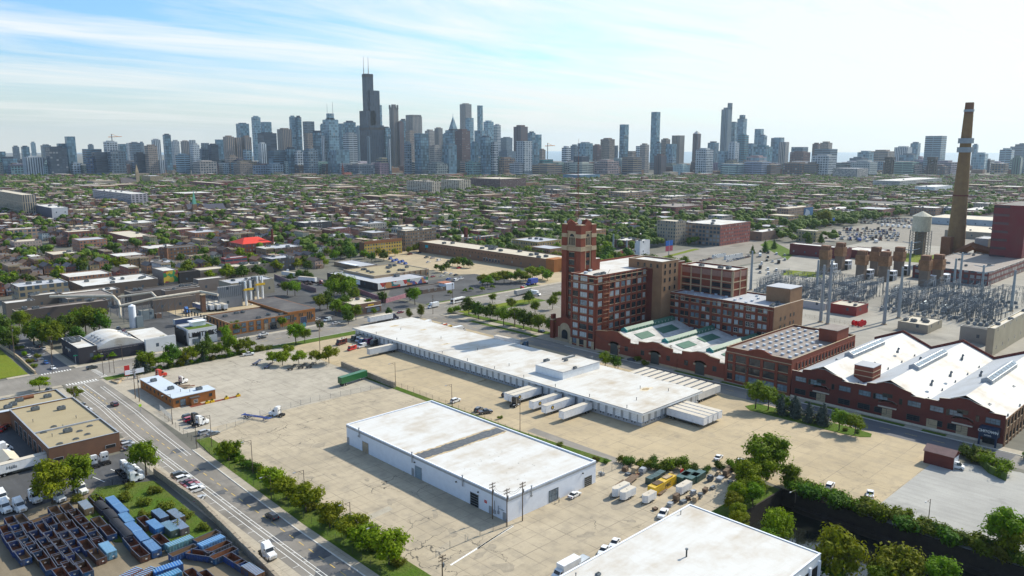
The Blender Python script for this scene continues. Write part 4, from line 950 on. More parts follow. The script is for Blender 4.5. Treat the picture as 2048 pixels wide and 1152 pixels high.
def trailer(name='semi_trailer',L=16.1,tandem=True,H_=4.05):
 t=thing(name,name,'trailer');b=MB()
 b.box(0,L,-1.28,1.28,1.2,H_);b.build('body',[M['truck']],t)
 r=MB();r.box(.05,L-.05,-1.24,1.24,H_,H_+.03,0);r.build('roof',[M['trailer_roof']],t)
 e=MB()
 for s in(-1,1):e.box(0,L,s*1.29-.015,s*1.29+.015,1.2,1.32);e.box(0,L,s*1.29-.015,s*1.29+.015,H_-.1,H_)
 e.box(-.03,0,-1.28,1.28,1.2,H_,1);e.box(-.06,-.03,-.02,.02,1.3,H_-.1);e.box(L,L+.03,-1.28,1.28,H_-.12,H_)
 for y in(-.6,.6):e.cyl((-.08,y,1.3),(-.08,y,H_-.1),.025,.025,5)
 e.build('trim',[M['grey_trim'],M['white_metal']],t)
 u=MB();u.box(.3,L-.4,-.5,.5,1.0,1.2);u.box(.0,.1,-1.1,1.1,.55,.65);u.box(.6,4.2,-.6,.6,.7,1.)
 for s in(-1,1):u.box(L-3.4,L-3.2,s*.8-.08,s*.8+.08,.1,1.1);u.box(5,L-5,s*1.2-.02,s*1.2+.02,.55,1.15)
 u.build('underframe',[M['frame_dark']],t);wheels(t,(1.6,2.9),(-.95,.95),.5,.5);return freeze(t)
M['trailer_roof']=streaked('trailer_roof_sheet',(.58,.52,.42),dirt=(.38,.32,.24),amt=.6)
P['trailer']=trailer()
def boxtruck(name='box_truck',L=6.2,step=False):
 t=thing(name,name,'truck');b=MB()
 if step:
  extr(b,[(3.3,.5),(3.4,1.15),(2.7,1.45),(2.35,2.9),(2.0,3.05),(-3.2,3.05),(-3.25,.5)],2.2);b.build('body',[M['truck']],t)
  g=MB();g.add([(2.72,-.98,1.5),(2.72,.98,1.5),(2.38,.98,2.75),(2.38,-.98,2.75)],[(0,1,2,3)])
  for s in(-1,1):g.box(1.5,2.3,s*1.1-.02,s*1.1+.03,1.6,2.5);g.box(-1.6,.8,s*1.1-.02,s*1.1+.035,1.5,2.4)
  g.build('windows',[M['glass']],t)
  r=MB();r.box(-3.1,2,-1.05,1.05,3.05,3.1);r.box(-1,-.2,-.4,.4,3.1,3.45,1);r.cyl((-2,.3,3.1),(-2,.3,3.5),.2,.2,7,1);r.build('roof',[M['roof_tan'],M['galv']],t);wheels(t,(2.3,-2.0),(-.95,.95),.4)
 else:
  b.box(-L+1.4,1.4,-1.2,1.2,.95,3.5);extr(b,[(3.4,.5),(3.45,1.1),(3.2,1.35),(2.7,1.5),(2.25,2.3),(1.5,2.4),(1.5,.5)],2.05);b.box(1.2,1.45,-.9,.9,3.0,3.4);b.build('body',[M['truck']],t)
  g=MB();g.add([(2.72,-.9,1.55),(2.72,.9,1.55),(2.3,.85,2.25),(2.3,-.85,2.25)],[(0,1,2,3)])
  for s in(-1,1):g.box(1.7,2.35,s*1.02-.02,s*1.02+.03,1.5,2.2)
  g.build('windows',[M['glass']],t);u=MB();u.box(-L+1.5,3,-.5,.5,.6,.95);u.build('chassis',[M['black']],t);wheels(t,(2.6,-L+3.),(-.9,.9),.45,.4)
 return freeze(t)
P['box']=boxtruck();P['step']=boxtruck('food_truck',step=True)
def bus():
 t=thing('city_bus','bus','bus');b=MB();extr(b,[(6,.4),(6.05,1.2),(5.8,2.9),(5.5,3.1),(-6,3.1),(-6.05,.4)],2.55);b.build('body',[M['truck']],t)
 g=MB();g.box(-5.4,4.6,-1.3,1.3,1.35,2.4);g.add([(6.06,-1.15,1.3),(6.06,1.15,1.3),(5.84,1.15,2.8),(5.84,-1.15,2.8)],[(0,1,2,3)]);g.build('windows',[M['glass']],t)
 r=MB();r.box(-5,4,-.9,.9,3.1,3.35);r.build('roof_unit',[M['frame_white']],t);wheels(t,(3.6,-3.2),(-1.15,1.15),.48);return freeze(t)
P['bus']=bus()
def cargo(name='cargo_trailer',L=6.):
 t=thing(name,name,'trailer');b=MB();b.prism([(-L/2,-1.05),(L/2-.8,-1.05),(L/2,-.35),(L/2,.35),(L/2-.8,1.05),(-L/2,1.05)],.5,2.75);b.build('body',[M['truck']],t)
 r=MB();r.prism([(-L/2+.05,-1.),(L/2-.82,-1.),(L/2-.06,-.33),(L/2-.06,.33),(L/2-.82,1.),(-L/2+.05,1.)],2.75,2.79);r.box(-.2,.2,-.2,.2,2.79,2.9);r.build('roof',[M['trailer_roof']],t)
 u=MB();u.box(-L/2,L/2+1.1,-.08,.08,.4,.5);u.box(-.9,.9,-1.15,1.15,.62,.72);u.cyl((L/2+1,0,.1),(L/2+1,0,.8),.05,.05,5);u.build('drawbar',[M['frame_dark']],t);wheels(t,(-.45,.45),(-1.05,1.05),.33,.22);return freeze(t)
P['cargo']=cargo()
def flatbed(name='flatbed_trailer'):
 t=thing(name,name,'trailer');b=MB();b.box(-4.5,3.5,-1.2,1.2,.8,.95,0);b.build('deck',[M['timber']],t)
 u=MB();u.box(-4.5,5.5,-.35,.35,.55,.8);u.box(-4.6,-4.5,-1.2,1.2,.5,.95);u.build('frame',[M['rust']],t);wheels(t,(-3,-2),(-1.,1.),.42,.3);return freeze(t)
P['flat']=flatbed()
def skeleton(name='chassis_trailer'):
 t=thing(name,name,'trailer');b=MB()
 for s in(-1,1):b.box(-6,6,s*.45-.1,s*.45+.1,.95,1.25)
 for x in range(-6,7,2):b.box(x-.08,x+.08,-.5,.5,1.,1.2)
 for x in(-6,6):b.box(x-.12,x+.12,-1.2,1.2,1.0,1.25)
 for s in(-1,1):b.box(3.5,3.7,s*.6-.08,s*.6+.08,.1,1.)
 b.build('body',[M['truck']],t);wheels(t,(-4.6,-3.4),(-.95,.95),.5,.5);return freeze(t)
P['skel']=skeleton()
def container(name='shipping_container',L=12.2,wheels_=False):
 z=1.3 if wheels_ else .0;t=thing(name,name,'container');b=MB();b.box(-L/2,L/2,-1.22,1.22,z,z+2.7)
 n=int(L/.55)
 for k in range(n):x=-L/2+.3+k*(L-.4)/n;b.box(x,x+.26,-1.25,1.25,z+.15,z+2.55)
 for x in(-L/2,L/2-.15):b.box(x-.01,x+.16,-1.26,1.26,z,z+2.74)
 for s in(-1,1):b.box(-L/2,L/2,s*1.24-.03,s*1.24+.03,z+2.6,z+2.72);b.box(-L/2,L/2,s*1.24-.03,s*1.24+.03,z,z+.15)
 b.build('body',[M['truck']],t)
 d=MB()
 for y in(-.9,-.35,.35,.9):d.cyl((-L/2-.05,y,z+.1),(-L/2-.05,y,z+2.6),.03,.03,5)
 d.build('door_bar',[M['galv']],t)
 if wheels_:
  u=MB();u.box(-L/2+.2,L/2-.2,-.5,.5,1.,1.3)
  for s in(-1,1):u.box(L/2-3.2,L/2-3,s*.7-.08,s*.7+.08,.1,1.)
  u.build('chassis',[M['black']],t);wheels(t,(-L/2+1.4,-L/2+2.6),(-.95,.95),.5,.5)
 return freeze(t)
P['cont']=container();P['contw']=container('container_trailer',14.6,True)
def skip(kind):
 L,w,h=6.6,2.35,1.75;nm={'open':'waste_skip','tarp':'covered_skip','closed':'lidded_skip'}[kind];t=thing(nm,nm,'skip');b=MB();th=.1;z0=.2
 if kind!='closed':
  b.box(-L/2,L/2,-w/2,-w/2+th,z0,h);b.box(-L/2,L/2,w/2-th,w/2,z0,h);b.box(-L/2,-L/2+th,-w/2+th,w/2-th,z0,h);b.box(L/2-th,L/2,-w/2+th,w/2-th,z0,h)
  f=MB();e=.004;x1,y1=L/2-th-e,w/2-th-e
  f.quad((-x1,-y1,.3),(x1,-y1,.3),(x1,y1,.3),(-x1,y1,.3));
  for v in(((-x1,-y1),(x1,-y1)),((x1,-y1),(x1,y1)),((x1,y1),(-x1,y1)),((-x1,y1),(-x1,-y1))):f.quad((*v[1],.3),(*v[0],.3),(*v[0],h-.05),(*v[1],h-.05))
  f.build('inside',[M['skip_rust']],t)
  r=MB()
  for a in((-L/2-.05,L/2+.05,-w/2-.05,-w/2+.12),(-L/2-.05,L/2+.05,w/2-.12,w/2+.05),(-L/2-.05,-L/2+.12,-w/2+.12,w/2-.12),(L/2-.12,L/2+.05,-w/2+.12,w/2-.12)):r.box(*a,h,h+.09)
  r.build('rim',[M['skip_rim']],t)
  if kind=='tarp':
   c=MB();n=6
   for k in range(n):y0=-w/2+w*k/n;y1=y0+w/n;zf=lambda y:h+.12+.45*(1-(2*y/w)**2);c.quad((-L/2,y0,zf(y0)),(L/2,y0,zf(y0)),(L/2,y1,zf(y1)),(-L/2,y1,zf(y1)))
   c.build('tarpaulin',[M['tarp']],t)
 else:
  h=2.1;b.box(-L/2,L/2,-w/2,w/2,z0,h)
  r=MB();r.box(-L/2+.05,L/2-.05,-w/2+.05,w/2-.05,h,h+.05,0)
  for k in range(11):x=-L/2+.25+k*(L-.5)/10;r.box(x-.1,x+.1,-w/2,w/2,h+.05,h+.14,1)
  r.build('lid',[M['skip_lid'],M['skip_rib']],t)
 for k in range(9):x=-L/2+.3+k*(L-.6)/8;b.box(x-.06,x+.06,-w/2-.09,-w/2,z0,h-.03);b.box(x-.06,x+.06,w/2,w/2+.09,z0,h-.03)
 for y in(-.7,.7):b.box(-L/2-.06,-L/2,y-.06,y+.06,z0,h)
 b.build('body',[M['skip']],t)
 u=MB()
 for y in(-.5,.5):u.box(-L/2,L/2,y-.08,y+.08,.05,.2)
 u.cyl((-L/2+.3,-.9,.15),(-L/2+.3,.9,.15),.15,.15,7);u.cyl((L/2-.3,-.9,.15),(L/2-.3,.9,.15),.15,.15,7);u.build('runner',[M['frame_dark']],t)
 s=MB();s.box(-L/2-.075,-L/2-.06,-.45,.0,.75,1.05);s.build('label_plate',[M['frame_white']],t);return freeze(t)
def rusty(name):
 t=NT(name);p=t.obj();q=t.node('ShaderNodeVectorMath',operation='ADD');t.link(p,q.inputs[0]);rr=t.math('MULTIPLY',t.info()['Random'],90.);cb=t.node('ShaderNodeCombineXYZ');t.link(rr,cb.inputs[0]);t.link(rr,cb.inputs[1]);t.link(cb.outputs[0],q.inputs[1])
 a=t.ramp(t.noise(q.outputs[0],.5,5.),.35,.65);c=t.mix(a,(.11,.040,.022),(.20,.095,.05));c=t.mix(t.math('GREATER_THAN',t.info()['Random'],.72),c,(.20,.13,.075));return t.done(c,.9,.0,.2)
M['skip_rust']=rusty('rusty_interior');M['skip_rim']=plain('worn_rim',(.085,.095,.125),.6,.2,.4);M['tarp']=plain('black_tarpaulin',(.028,.028,.032),.6,var=.3)
M['skip_lid']=painted('lid_paint',.5,0,.3);M['skip_rib']=plain('pale_rib',(.20,.34,.50),.5)
for k in('open','tarp','closed'):P['skip_'+k]=skip(k)
WHITE,BLACK,GREY,SILVER,RED,BLUE,DRED,NAVY=(.80,.80,.79),(.018,.018,.02),(.10,.105,.115),(.42,.43,.44),(.50,.03,.025),(.03,.12,.45),(.16,.02,.025),(.02,.03,.07)
CAT={'sedan':'car','suv':'car','pickup':'pickup truck','van':'van','tractor':'truck','daycab':'truck','trailer':'trailer','box':'truck','step':'food truck','bus':'bus','cargo':'trailer','flat':'trailer','skel':'trailer','cont':'container','contw':'trailer','skip_open':'skip','skip_tarp':'skip','skip_closed':'skip'}
def put(kind,px,py,hd,color,label,group=None,z=0.,far=False,sc=None,au=False,xy=None):
 x,y=xy or W(px,py,z);src=(FP if far else P)[kind]
 o=dup(src,(x,y,z),math.radians(hd),label,group,color,sc,('body','lid'),CAT[kind])
 o['label']=label
 if au:auto(o,label,CAT[kind],group,(x,y))
 return o
 # ---------------------------------------------------------------- trees
def leafmat(name,c,c2,tr=.35):
 t=NT(name);g=t.node('ShaderNodeNewGeometry');rnd=g.outputs['Random Per Island'];ow=t.info()
 col=t.mix(rnd,c,c2);n=t.ramp(t.noise(t.pos(),.35,3.),.3,.7);col=t.mix(t.math('MULTIPLY',n,.45),col,tuple(k*.55 for k in c))
 hs=t.node('ShaderNodeHueSaturation');t.link(col,hs.inputs['Color']);t.link(t.math('ADD',.472,t.math('MULTIPLY',ow['Random'],.05)),hs.inputs['Hue']);t.link(t.math('ADD',.72,t.math('MULTIPLY',ow['Random'],.5)),hs.inputs['Value']);hs.inputs['Saturation'].default_value=1.05
 col=hs.outputs[0];m=t.done(col,.75,0,.25)
 tl=t.node('ShaderNodeBsdfTranslucent');t.link(col,tl.inputs['Color']);mx=t.node('ShaderNodeMixShader');mx.inputs[0].default_value=tr
 t.link(t.bsdf.outputs[0],mx.inputs[1]);t.link(tl.outputs[0],mx.inputs[2]);t.link(mx.outputs[0],t.out.inputs['Surface']);return m
M['leaf']=leafmat('leaf_green',(.105,.175,.008),(.20,.285,.016));M['leaf_lime']=leafmat('leaf_lime',(.15,.21,.008),(.26,.31,.016));M['leaf_dark']=leafmat('leaf_dark',(.05,.105,.010),(.11,.19,.016));M['needle']=leafmat('needle_blue',(.035,.055,.042),(.075,.10,.085),.15);M['leaf_dusky']=leafmat('leaf_dusky',(.10,.13,.012),(.19,.21,.02))
M['bark']=plain('bark',(.085,.065,.048),.95,var=.35)
RT=random.Random(77)
def leafquad(b,p,s,up=.5,nrm=None):
 n=Vector((RT.gauss(0,1),RT.gauss(0,1),RT.gauss(0,1)+up*2))
 if nrm is not None:n=n*.6+nrm*1.5
 n.normalize();a=n.orthogonal().normalized();q=RT.uniform(0,2*PI);c=n.cross(a);a,c=a*math.cos(q)+c*math.sin(q),c*math.cos(q)-a*math.sin(q)
 e=RT.uniform(.6,1.1)
 b.add([p-a*s,p-c*s*e*.55+n*s*.12,p+a*s,p+c*s*e*.55+n*s*.12],[(0,1,2,3)])
def crown(b,lobes,n,s,core=True):
# lobes: (x, y, z, rx, rz); leaf clumps near the lobe surfaces with gaps between
 w=[l[3]**2*l[4]for l in lobes];tot=sum(w)
 for l,wi in zip(lobes,w):
  c=Vector(l[:3])
  for _ in range(max(8,int(n*wi**.75/sum(x**.75 for x in w)))):
   d=Vector((RT.gauss(0,1),RT.gauss(0,1),RT.gauss(0,1))).normalized();r=RT.uniform(.5,1.12)if RT.random()<.82 else RT.uniform(.95,1.45)
   p=c+Vector((d.x*l[3],d.y*l[3],d.z*l[4]))*r
   if p.z>.4:leafquad(b,p,s*RT.uniform(.6,1.25),.5,d)
  if core:b.ball(c,l[3]*.58,7,5,l[4]/l[3])
def lobes_round(h,w,k,base=.3):
 L=[(0,0,h*(base+(1-base)*.5),w*.30,h*(1-base)*.36)]
 for i in range(k):
  a=2*PI*i/k+RT.uniform(-.4,.4);q=w*RT.uniform(.22,.36);L.append((q*math.cos(a),q*math.sin(a),h*(base+(1-base)*RT.uniform(.25,.72)),w*RT.uniform(.15,.24),h*(1-base)*RT.uniform(.17,.27)))
 L.append((RT.uniform(-.1,.1)*w,RT.uniform(-.1,.1)*w,h*.84,w*.19,h*.15));return L
def tree_proto(name,kind,h,w,n,s,leaf,limbs=6,base=.3):
 t=thing(name,name,'tree');b=MB()
 if kind=='round':L=lobes_round(h,w,8,base)
 elif kind=='loose':L=[(x*.95,y*.95,z,r*.82,q*.8)for x,y,z,r,q in lobes_round(h,w,13,base)]
 elif kind=='cone':
  L=[]
  for k in range(7):f=k/7.;L.append((RT.uniform(-.04,.04)*w,RT.uniform(-.04,.04)*w,h*(.12+.8*f),w*.5*(1-f)+.12,h*.10))
 elif kind=='oval':L=[(0,0,h*.5,w*.36,h*.3),(w*.12,0,h*.7,w*.28,h*.22),(-w*.12,w*.05,h*.38,w*.32,h*.22),(0,-w*.1,h*.84,w*.18,h*.14)]
 elif kind=='bush':L=[(w*RT.uniform(-.32,.32),w*RT.uniform(-.32,.32),h*RT.uniform(.3,.62),w*.24,h*.3)for _ in range(7)]
 crown(b,L,n,s);b.build('crown',[M[leaf]],t)
 k=MB();tr=max(.12,h*.024);fz=L[0][2]
 k.cyl((0,0,-.2),(tr*.4,0,fz*.7),tr,tr*.7,8);
 for i in range(limbs):l=L[i%len(L)];k.cyl((tr*.3,0,fz*(.45+.05*i%.3)),(l[0]*.9,l[1]*.9,l[2]),tr*.5,tr*.15,5)
 k.build('trunk',[M['bark']],t);return freeze(t)
TP={}
TP['street']=[tree_proto('street_tree','loose',7.5,9.,1500,.42,l,base=.22)for l in('leaf','leaf_lime')]
TP['park']=[tree_proto('park_tree','round',10,8.5,1150,.5,l,base=.24)for l in('leaf','leaf_dark','leaf')]
TP['big']=[tree_proto('tall_tree','loose',13,12.,2600,.52,l,base=.2)for l in('leaf','leaf_lime')]
TP['mid']=[tree_proto('garden_tree','round',10,10.,420,.85,l,limbs=3,base=.2)for l in('leaf','leaf_dark','leaf_dark','leaf_lime')]
TP['far']=[tree_proto('distant_tree','round',11,12.,150,1.5,l,limbs=0,base=.12)for l in('leaf_dark','leaf','leaf_dark')]
TP['cone']=[tree_proto('spruce_tree','cone',9,5.,900,.42,'needle',0)];TP['dcone']=[tree_proto('conifer_tree','cone',11,6.,600,.6,'leaf_dark',0)]
TP['oval']=[tree_proto('oval_tree','oval',8,5.5,800,.45,'leaf_dusky',4)]
TP['bush']=[tree_proto('shrub','bush',3.4,5.,620,.36,l,limbs=4)for l in('leaf','leaf_dusky','leaf_dark')]
TD={'street':'leafy tree','park':'rounded tree','big':'tall spreading tree','mid':'full tree','far':'distant bushy tree','cone':'blue-grey spruce','dcone':'dark conifer','oval':'olive oval tree','bush':'bushy shrub'}
def tree(kind,x,y,s=1.,where='',group=None,z=0.,v=None,label=None,sz=None):
 p=TP[kind][v%len(TP[kind])]if v is not None else RT.choice(TP[kind])
 s*={'street':1.16,'park':1.12,'big':1.12,'mid':1.12}.get(kind,1.08)
 o=dup(p,(x,y,z),RT.uniform(0,6.28),None,group,None,(s*RT.uniform(.93,1.08),s*RT.uniform(.93,1.08),(sz or s)*RT.uniform(.92,1.1)),(),'shrub' if kind=='bush' else 'tree')
 if label:o['label']=label
 else:auto(o,(TD[kind]+' '+where).strip(),'shrub' if kind=='bush' else 'tree',group)
 return o
def trees(kind,pts,s=1.,where='',group=None,jit=.12,z=0.):
 for p in pts:x,y=W(p[0],p[1]);tree(kind,x,y,s*RT.uniform(1-jit,1+jit)*(p[2]if len(p)>2 else 1),where,group,z)
 # the strip along the main road
for x,y,s,l in((100.2,236,.95,'street tree standing alone at the head of the grass strip'),(100,205,.9,'second street tree down the grass strip'),(99.6,197,.8,'third street tree, half under its neighbour on the strip'),(99.8,186,1.,'fourth street tree along the grass strip'),(99.8,173.5,.8,'slim street tree beside the second lamp post'),(100,163,1.,'sixth street tree along the grass strip'),(99.8,157,.9,'street tree next to the thick pair on the strip'),(100.2,147,1.05,'last street tree, cut by the bottom edge of the strip')):tree('street',x,y,s,group='street trees on the grass strip',v=1 if y<236 else 0,label=l)
# row along the truck lot
for k,x in enumerate((118,121.5,126.5,131,135.5,140,145,149.5,154,158.5,163,167.5)):tree('street' if k%3 else 'park',x,362.6+(k%2)*.8,(.95,.8,.9)[k%3],'in the row above the truck lot','trees along the truck lot')
for x in(114.5,117.5,136,144):tree('cone',x,361,.95 if x<120 else .7,'in the row above the truck lot','trees along the truck lot',label=None)
for px,py,s in((545,727,.75),(565,731,.85),(598,730,.8),(632,727,.75),(658,727,1.0),(575,715,.7)):x,y=W(px,py);tree('street',x,y,s,'by the black chassis trailers','trees by the chassis trailers',v=1)
tree('park',*W(592,688),1.05,label='dense round tree between the lot and the orange depot');tree('park',*W(610,686),.8,label='smaller tree leaning on the dense round one by the lot')
for px,py,s in((640,660,.55),(697,648,.75),(712,640,.85),(748,632,.45),(778,632,.5)):x,y=W(px,py);tree('park',x,y,s,'on the verge of the cross street','verge trees')
tree('oval',*W(818,636),.75,label='olive green oval tree at the junction, smaller of two');tree('oval',*W(842,634),.95,label='olive green oval tree at the junction, bigger of two')
tree('big',77,243.5,.78,label='big tree shading the white cabs by the kerb',v=0);tree('big',50.5,241.5,.9,label='spreading tree over the white cabs in the depot yard',v=1);tree('big',57.5,243,.8,label='tree leaning into the spreading one in the depot yard',v=0);tree('street',83.5,341,.62,label='small tree on the kerb by the gravel roofed depot');tree('street',76,372-8,.8,label='small tree by the bench at the corner',v=1)
trees('park',[(938,630,1.25),(957,638),(980,643,1.1),(1007,652,1.1),(1030,650),(1047,657,1.05),(1062,661),(1078,666,1.05),(1103,672,1.)],.92,'along the shaded car park','car park trees');trees('park',[(985,606,.7),(1023,620,.9),(1058,608,.9),(1070,628,.9),(1105,619,.85),(1110,598,.6),(1120,596,.5),(995,640,.8)],.85,'inside the shaded car park','car park trees')
trees('street',[(965,570),(975,573),(990,568,1.1),(1008,566,1.1),(1022,566),(1040,565,1.1),(1052,566),(1065,560,1.2),(1085,558,1.3),(1095,562)],1.05,'along the retail lot','retail lot trees');trees('mid',[(883,545,.8),(893,540,.8),(873,540,.55),(905,532,.85),(915,533,.9),(928,535,1.),(940,536,.9)],.85,'in the retail lot','retail lot trees')
trees('street',[(930,585,.5),(942,582,.5),(965,583,.6),(985,578,.5),(900,590,.55)],.75,'on the avenue verge','avenue trees')
trees('bush',[(908,626,1.3),(1290,730,.8),(1275,722,.7),(1235,722,.8)],1.,'by the street','street shrubs')
tree('park',*W(1210,738),.72,label='round tree at the back of the terminal, beside the smaller one');tree('park',*W(1230,738),.62,label='smaller round tree at the back of the terminal');tree('bush',*W(1205,746),1.1,label='yellow-green bush below the round tree by the terminal')
# street island
tree('park',270.5,143.5,1.02,label='full round tree at the head of the street island',v=0);tree('park',272.5,139.2,.95,label='second full round tree on the street island',v=2);tree('park',274,134.5,.7,label='dusky tree behind the spruces on the island',v=1)
for k,(x,y,s)in enumerate(((271,133,1.),(274.4,129.5,.95),(271.6,127,.9),(270.6,122,.95),(273.6,119,.8),(271.5,117,1.))):tree('cone',x,y,s,label=None,where='on the street island',group='spruces on the island')
tree('park',270.2,110.5,.74,label='pruned round tree on the island beside the spruces',v=0);tree('park',270.6,105,.72,label='last pruned round tree at the tip of the island',v=2)
trees('bush',[(1690,862,.4),(1715,866,.4),(1580,812,.8),(1640,835,.6)],1.,'on the street island','island shrubs')
# canal side
tree('big',212.5,107.5,1.12,label='tall domed tree where the canal ends',v=0);tree('big',207,107,.8,label='tree tucked against the tall domed canal tree',v=1)
for x,y,s in((200,107,.68),(196,103.5,.6),(190,104.5,.5),(203.5,110,.45),(185.5,103.5,.45),(181,99,.4),(176,96,.45)):tree('big',x,y,s,'at the canal end','canal end trees',v=1)
tree('big',180.5,87.5,.72,label='lime green tree standing between the canal and the roof',v=1,z=-2);tree('big',175.5,69.5,.95,label='tree leaning over the corner of the wide white roof',v=1,z=-3);tree('big',181.8,58.5,.95,label='tree at the bottom edge in front of the black canal',v=1,z=-3.5);tree('big',176.5,60,.6,label='low tree at the bottom edge by the loading bays',v=0,z=-2);tree('big',186,50,.7,label='tree at the lower corner over the canal',v=0,z=-3)
tree('big',215.5,45.3,.82,label='upright tree on the canal bank by the grey lot',v=0);tree('big',213.5,42.5,.6,label='low tree next to the upright one on the bank',v=1)
for k in range(27):
 y=99-k*2.45;x=211.6+.9*math.sin(k*1.7);tree('bush',x,y,1.25+.25*math.sin(k*2.3),'in the canal hedge','hedge shrubs on the canal bank',z=-.4)
 if k%2==0:tree('bush',x+1.9,y-1.2,1.0,'in the canal hedge','hedge shrubs on the canal bank')
for px,py,s in((1247,925,.8),(1260,929,.9),(1278,934,.8),(1290,938,.9),(1305,936,1.),(1322,940,.9),(1340,938,1.1),(1355,938,1.2),(1372,942,.8),(1390,944,.8),(1412,946,.7),(1440,938,.7),(1462,938,.8),(1480,944,.9),(1495,948,1.),(1508,955,1.1)):tree('bush',*W(px,py),s,'in the hedge of the storage yard','hedge shrubs of the storage yard')
for px,py,s in((1120,893,.5),(1192,922,.55),(1212,926,.5),(1000,838,.4)):tree('bush',*W(px,py),s,'along the warehouse fence','fence shrubs')
trees('bush',[(1952,915,1.2),(1965,925,1.2),(1930,912,1.),(1985,940,1.2),(2005,950,1.1)],1.1,'by the brown shed','shed shrubs');tree('dcone',*W(1945,922),.55,label='slim dark conifer behind the brown shed');tree('oval',254,42.5,1.1,label='ivy clad tree at the edge by the green fence');tree('dcone',289,56,.6,label='dark conifer beside the blue canopy')
# corner, plant and mural trees
trees('park',[(68,690,1.2),(85,697,1.1),(105,700,1.2),(75,678,1.1),(100,682,1.),(120,678,.9)],1.05,'at the corner of the side street','corner trees');trees('park',[(130,683,1.1),(145,678,1.1),(160,672,1.2),(172,668,1.3),(190,672,1.25),(200,672,1.2),(155,690,.9)],1.15,'in front of the plant wall','plant trees');trees('park',[(40,660,1.),(52,655,.8),(8,690,1.),(20,700,.9),(5,672,1.1),(30,685,.8)],1.05,'along the side street','corner trees')
trees('bush',[(68,735,.7),(60,725,.8),(75,715,.7),(50,712,.8),(40,700,.8),(30,690,.9)],.9,'beside the grass wall','corner shrubs');tree('street',*W(196,722),.55,label='small tree in front of the black painted shop');tree('street',*W(223,718),.45,label='sapling in front of the arched roof hall');tree('street',*W(325,697),.8,label='tree at the end of the black wall');tree('dcone',*W(416,690),.7,label='thin tree in front of the white lettered building');tree('park',*W(472,668),.7,label='street tree before the roller door of the orange depot');tree('park',*W(452,680),.7,label='street tree before the office door of the orange depot');tree('park',*W(565,655),.6,label='slim street tree in front of the orange depot')
trees('park',[(668,600,1.2),(690,602,1.3),(700,590,1.2),(665,588,1.1),(680,588,1.2),(708,608,1.),(590,592,1.1),(575,590,.9),(582,562,.6),(598,560,.7),(612,560,.8),(620,562,.7),(640,622,1.),(655,618,1.1),(690,622,1.),(695,640,1.),(672,632,.9),(830,610,1.),(820,602,.8),(765,605,.7),(740,622,.7)],.95,'by the muraled building','trees by the muraled building')
trees('mid',[(768,522,1.1),(790,512,.8),(757,512,.7),(762,505,.8),(818,508,.7),(830,505,.9),(838,503,.9)],.9,'in front of the yellow and brown flats','trees by the flats')
for k in range(30):
 y=244-3.4*k;tree('bush',102.6+.9*math.sin(k*2.1),y,.75+.2*math.sin(k*1.3),'on the grass strip','shrubs on the grass strip')
for k in range(14):tree('bush',114+4.9*k,361.2,.8+.15*math.sin(k*2.2),'under the truck lot tree row','shrubs along the truck lot')
for x,y,s in((206,111,.6),(193,101.5,.5),(213.5,101,.5),(173.5,86,.45)):tree('big',x,y,s,'at the canal end','canal end trees',v=0)
for k in range(8):tree('bush',172.4,99-4.2*k,1.1,'by the wide roof','shrubs by the wide roof')
for x,y,s in((60,234,.7),(66,229,.9),(69,222,.8),(72,214,1.),(74,206,.9),(66,214,.7),(70,200,.8),(75,196,.7),(63,222,.6),(74,228,.8),(56,238,.7),(70,237,.6)):tree('bush',x,y,s,'in the skip yard weeds','weeds in the skip yard',v=1)
# ---------------------------------------------------------------- skips in the walled yard
c5=lambda a,b:(a/4,864+b/4)
SKB=(.020,.085,.25)
RQ=random.Random(8)
def skips(kind,pts,desc,hd=90.,color=SKB,grp='roll-off skips in the walled yard',z=1.8):
 for a,b in pts:
  c=tuple(k*RQ.uniform(.7,1.15)for k in(color if color!=SKB or RQ.random()<.72 else(.13,.055,.035)));put(kind,*c5(a,b),hd+RQ.uniform(-2,2),c,desc,grp,au=True,xy=W(*c5(a,b),z))
rows_=[[(50,780),(75,840),(125,910),(180,975)],[(90,710),(130,760),(160,820),(210,870),(265,920),(320,980),(385,1055)],[(170,690),(235,760),(300,820),(365,880),(420,945),(480,1010),(555,1070)],
[(350,765),(410,830),(470,890),(525,950),(595,1010),(675,1075)],[(395,715),(470,770),(530,830),(585,885)],[(440,625),(500,690),(560,745),(620,805),(690,900),(775,970)],[(540,605),(605,650),(650,700),(710,760),(750,815),(790,880)]]
for i,r_ in enumerate(rows_):skips('skip_open',r_,('open worn skip with rusty inside','open skip with earth-brown inside','empty worn skip, open topped')[i%3])
skips('skip_open',[(790,715),(865,785)],'open blue skip at the end of the tarped row');skips('skip_open',[(770,530)],'open black-lined skip next to the weeds and grass');skips('skip_tarp',[(815,590),(890,660),(945,735),(1010,800)],'skip covered by a black domed tarpaulin',color=(.03,.045,.09))
skips('skip_open',[(1050,870),(1120,950)],'open blue skip with scrap before the tarped row')
skips('skip_closed',[(905,555),(965,615),(1010,690),(1065,765),(1130,835),(1215,915)],'bright blue closed skip with pale ribs on its lid',color=(.03,.16,.42));skips('skip_closed',[(685,590)],'blue closed skip with a rusty tan top',color=(.30,.20,.12));skips('skip_closed',[(860,930)],'pale blue closed skip beside the muddy track',color=(.14,.34,.52))
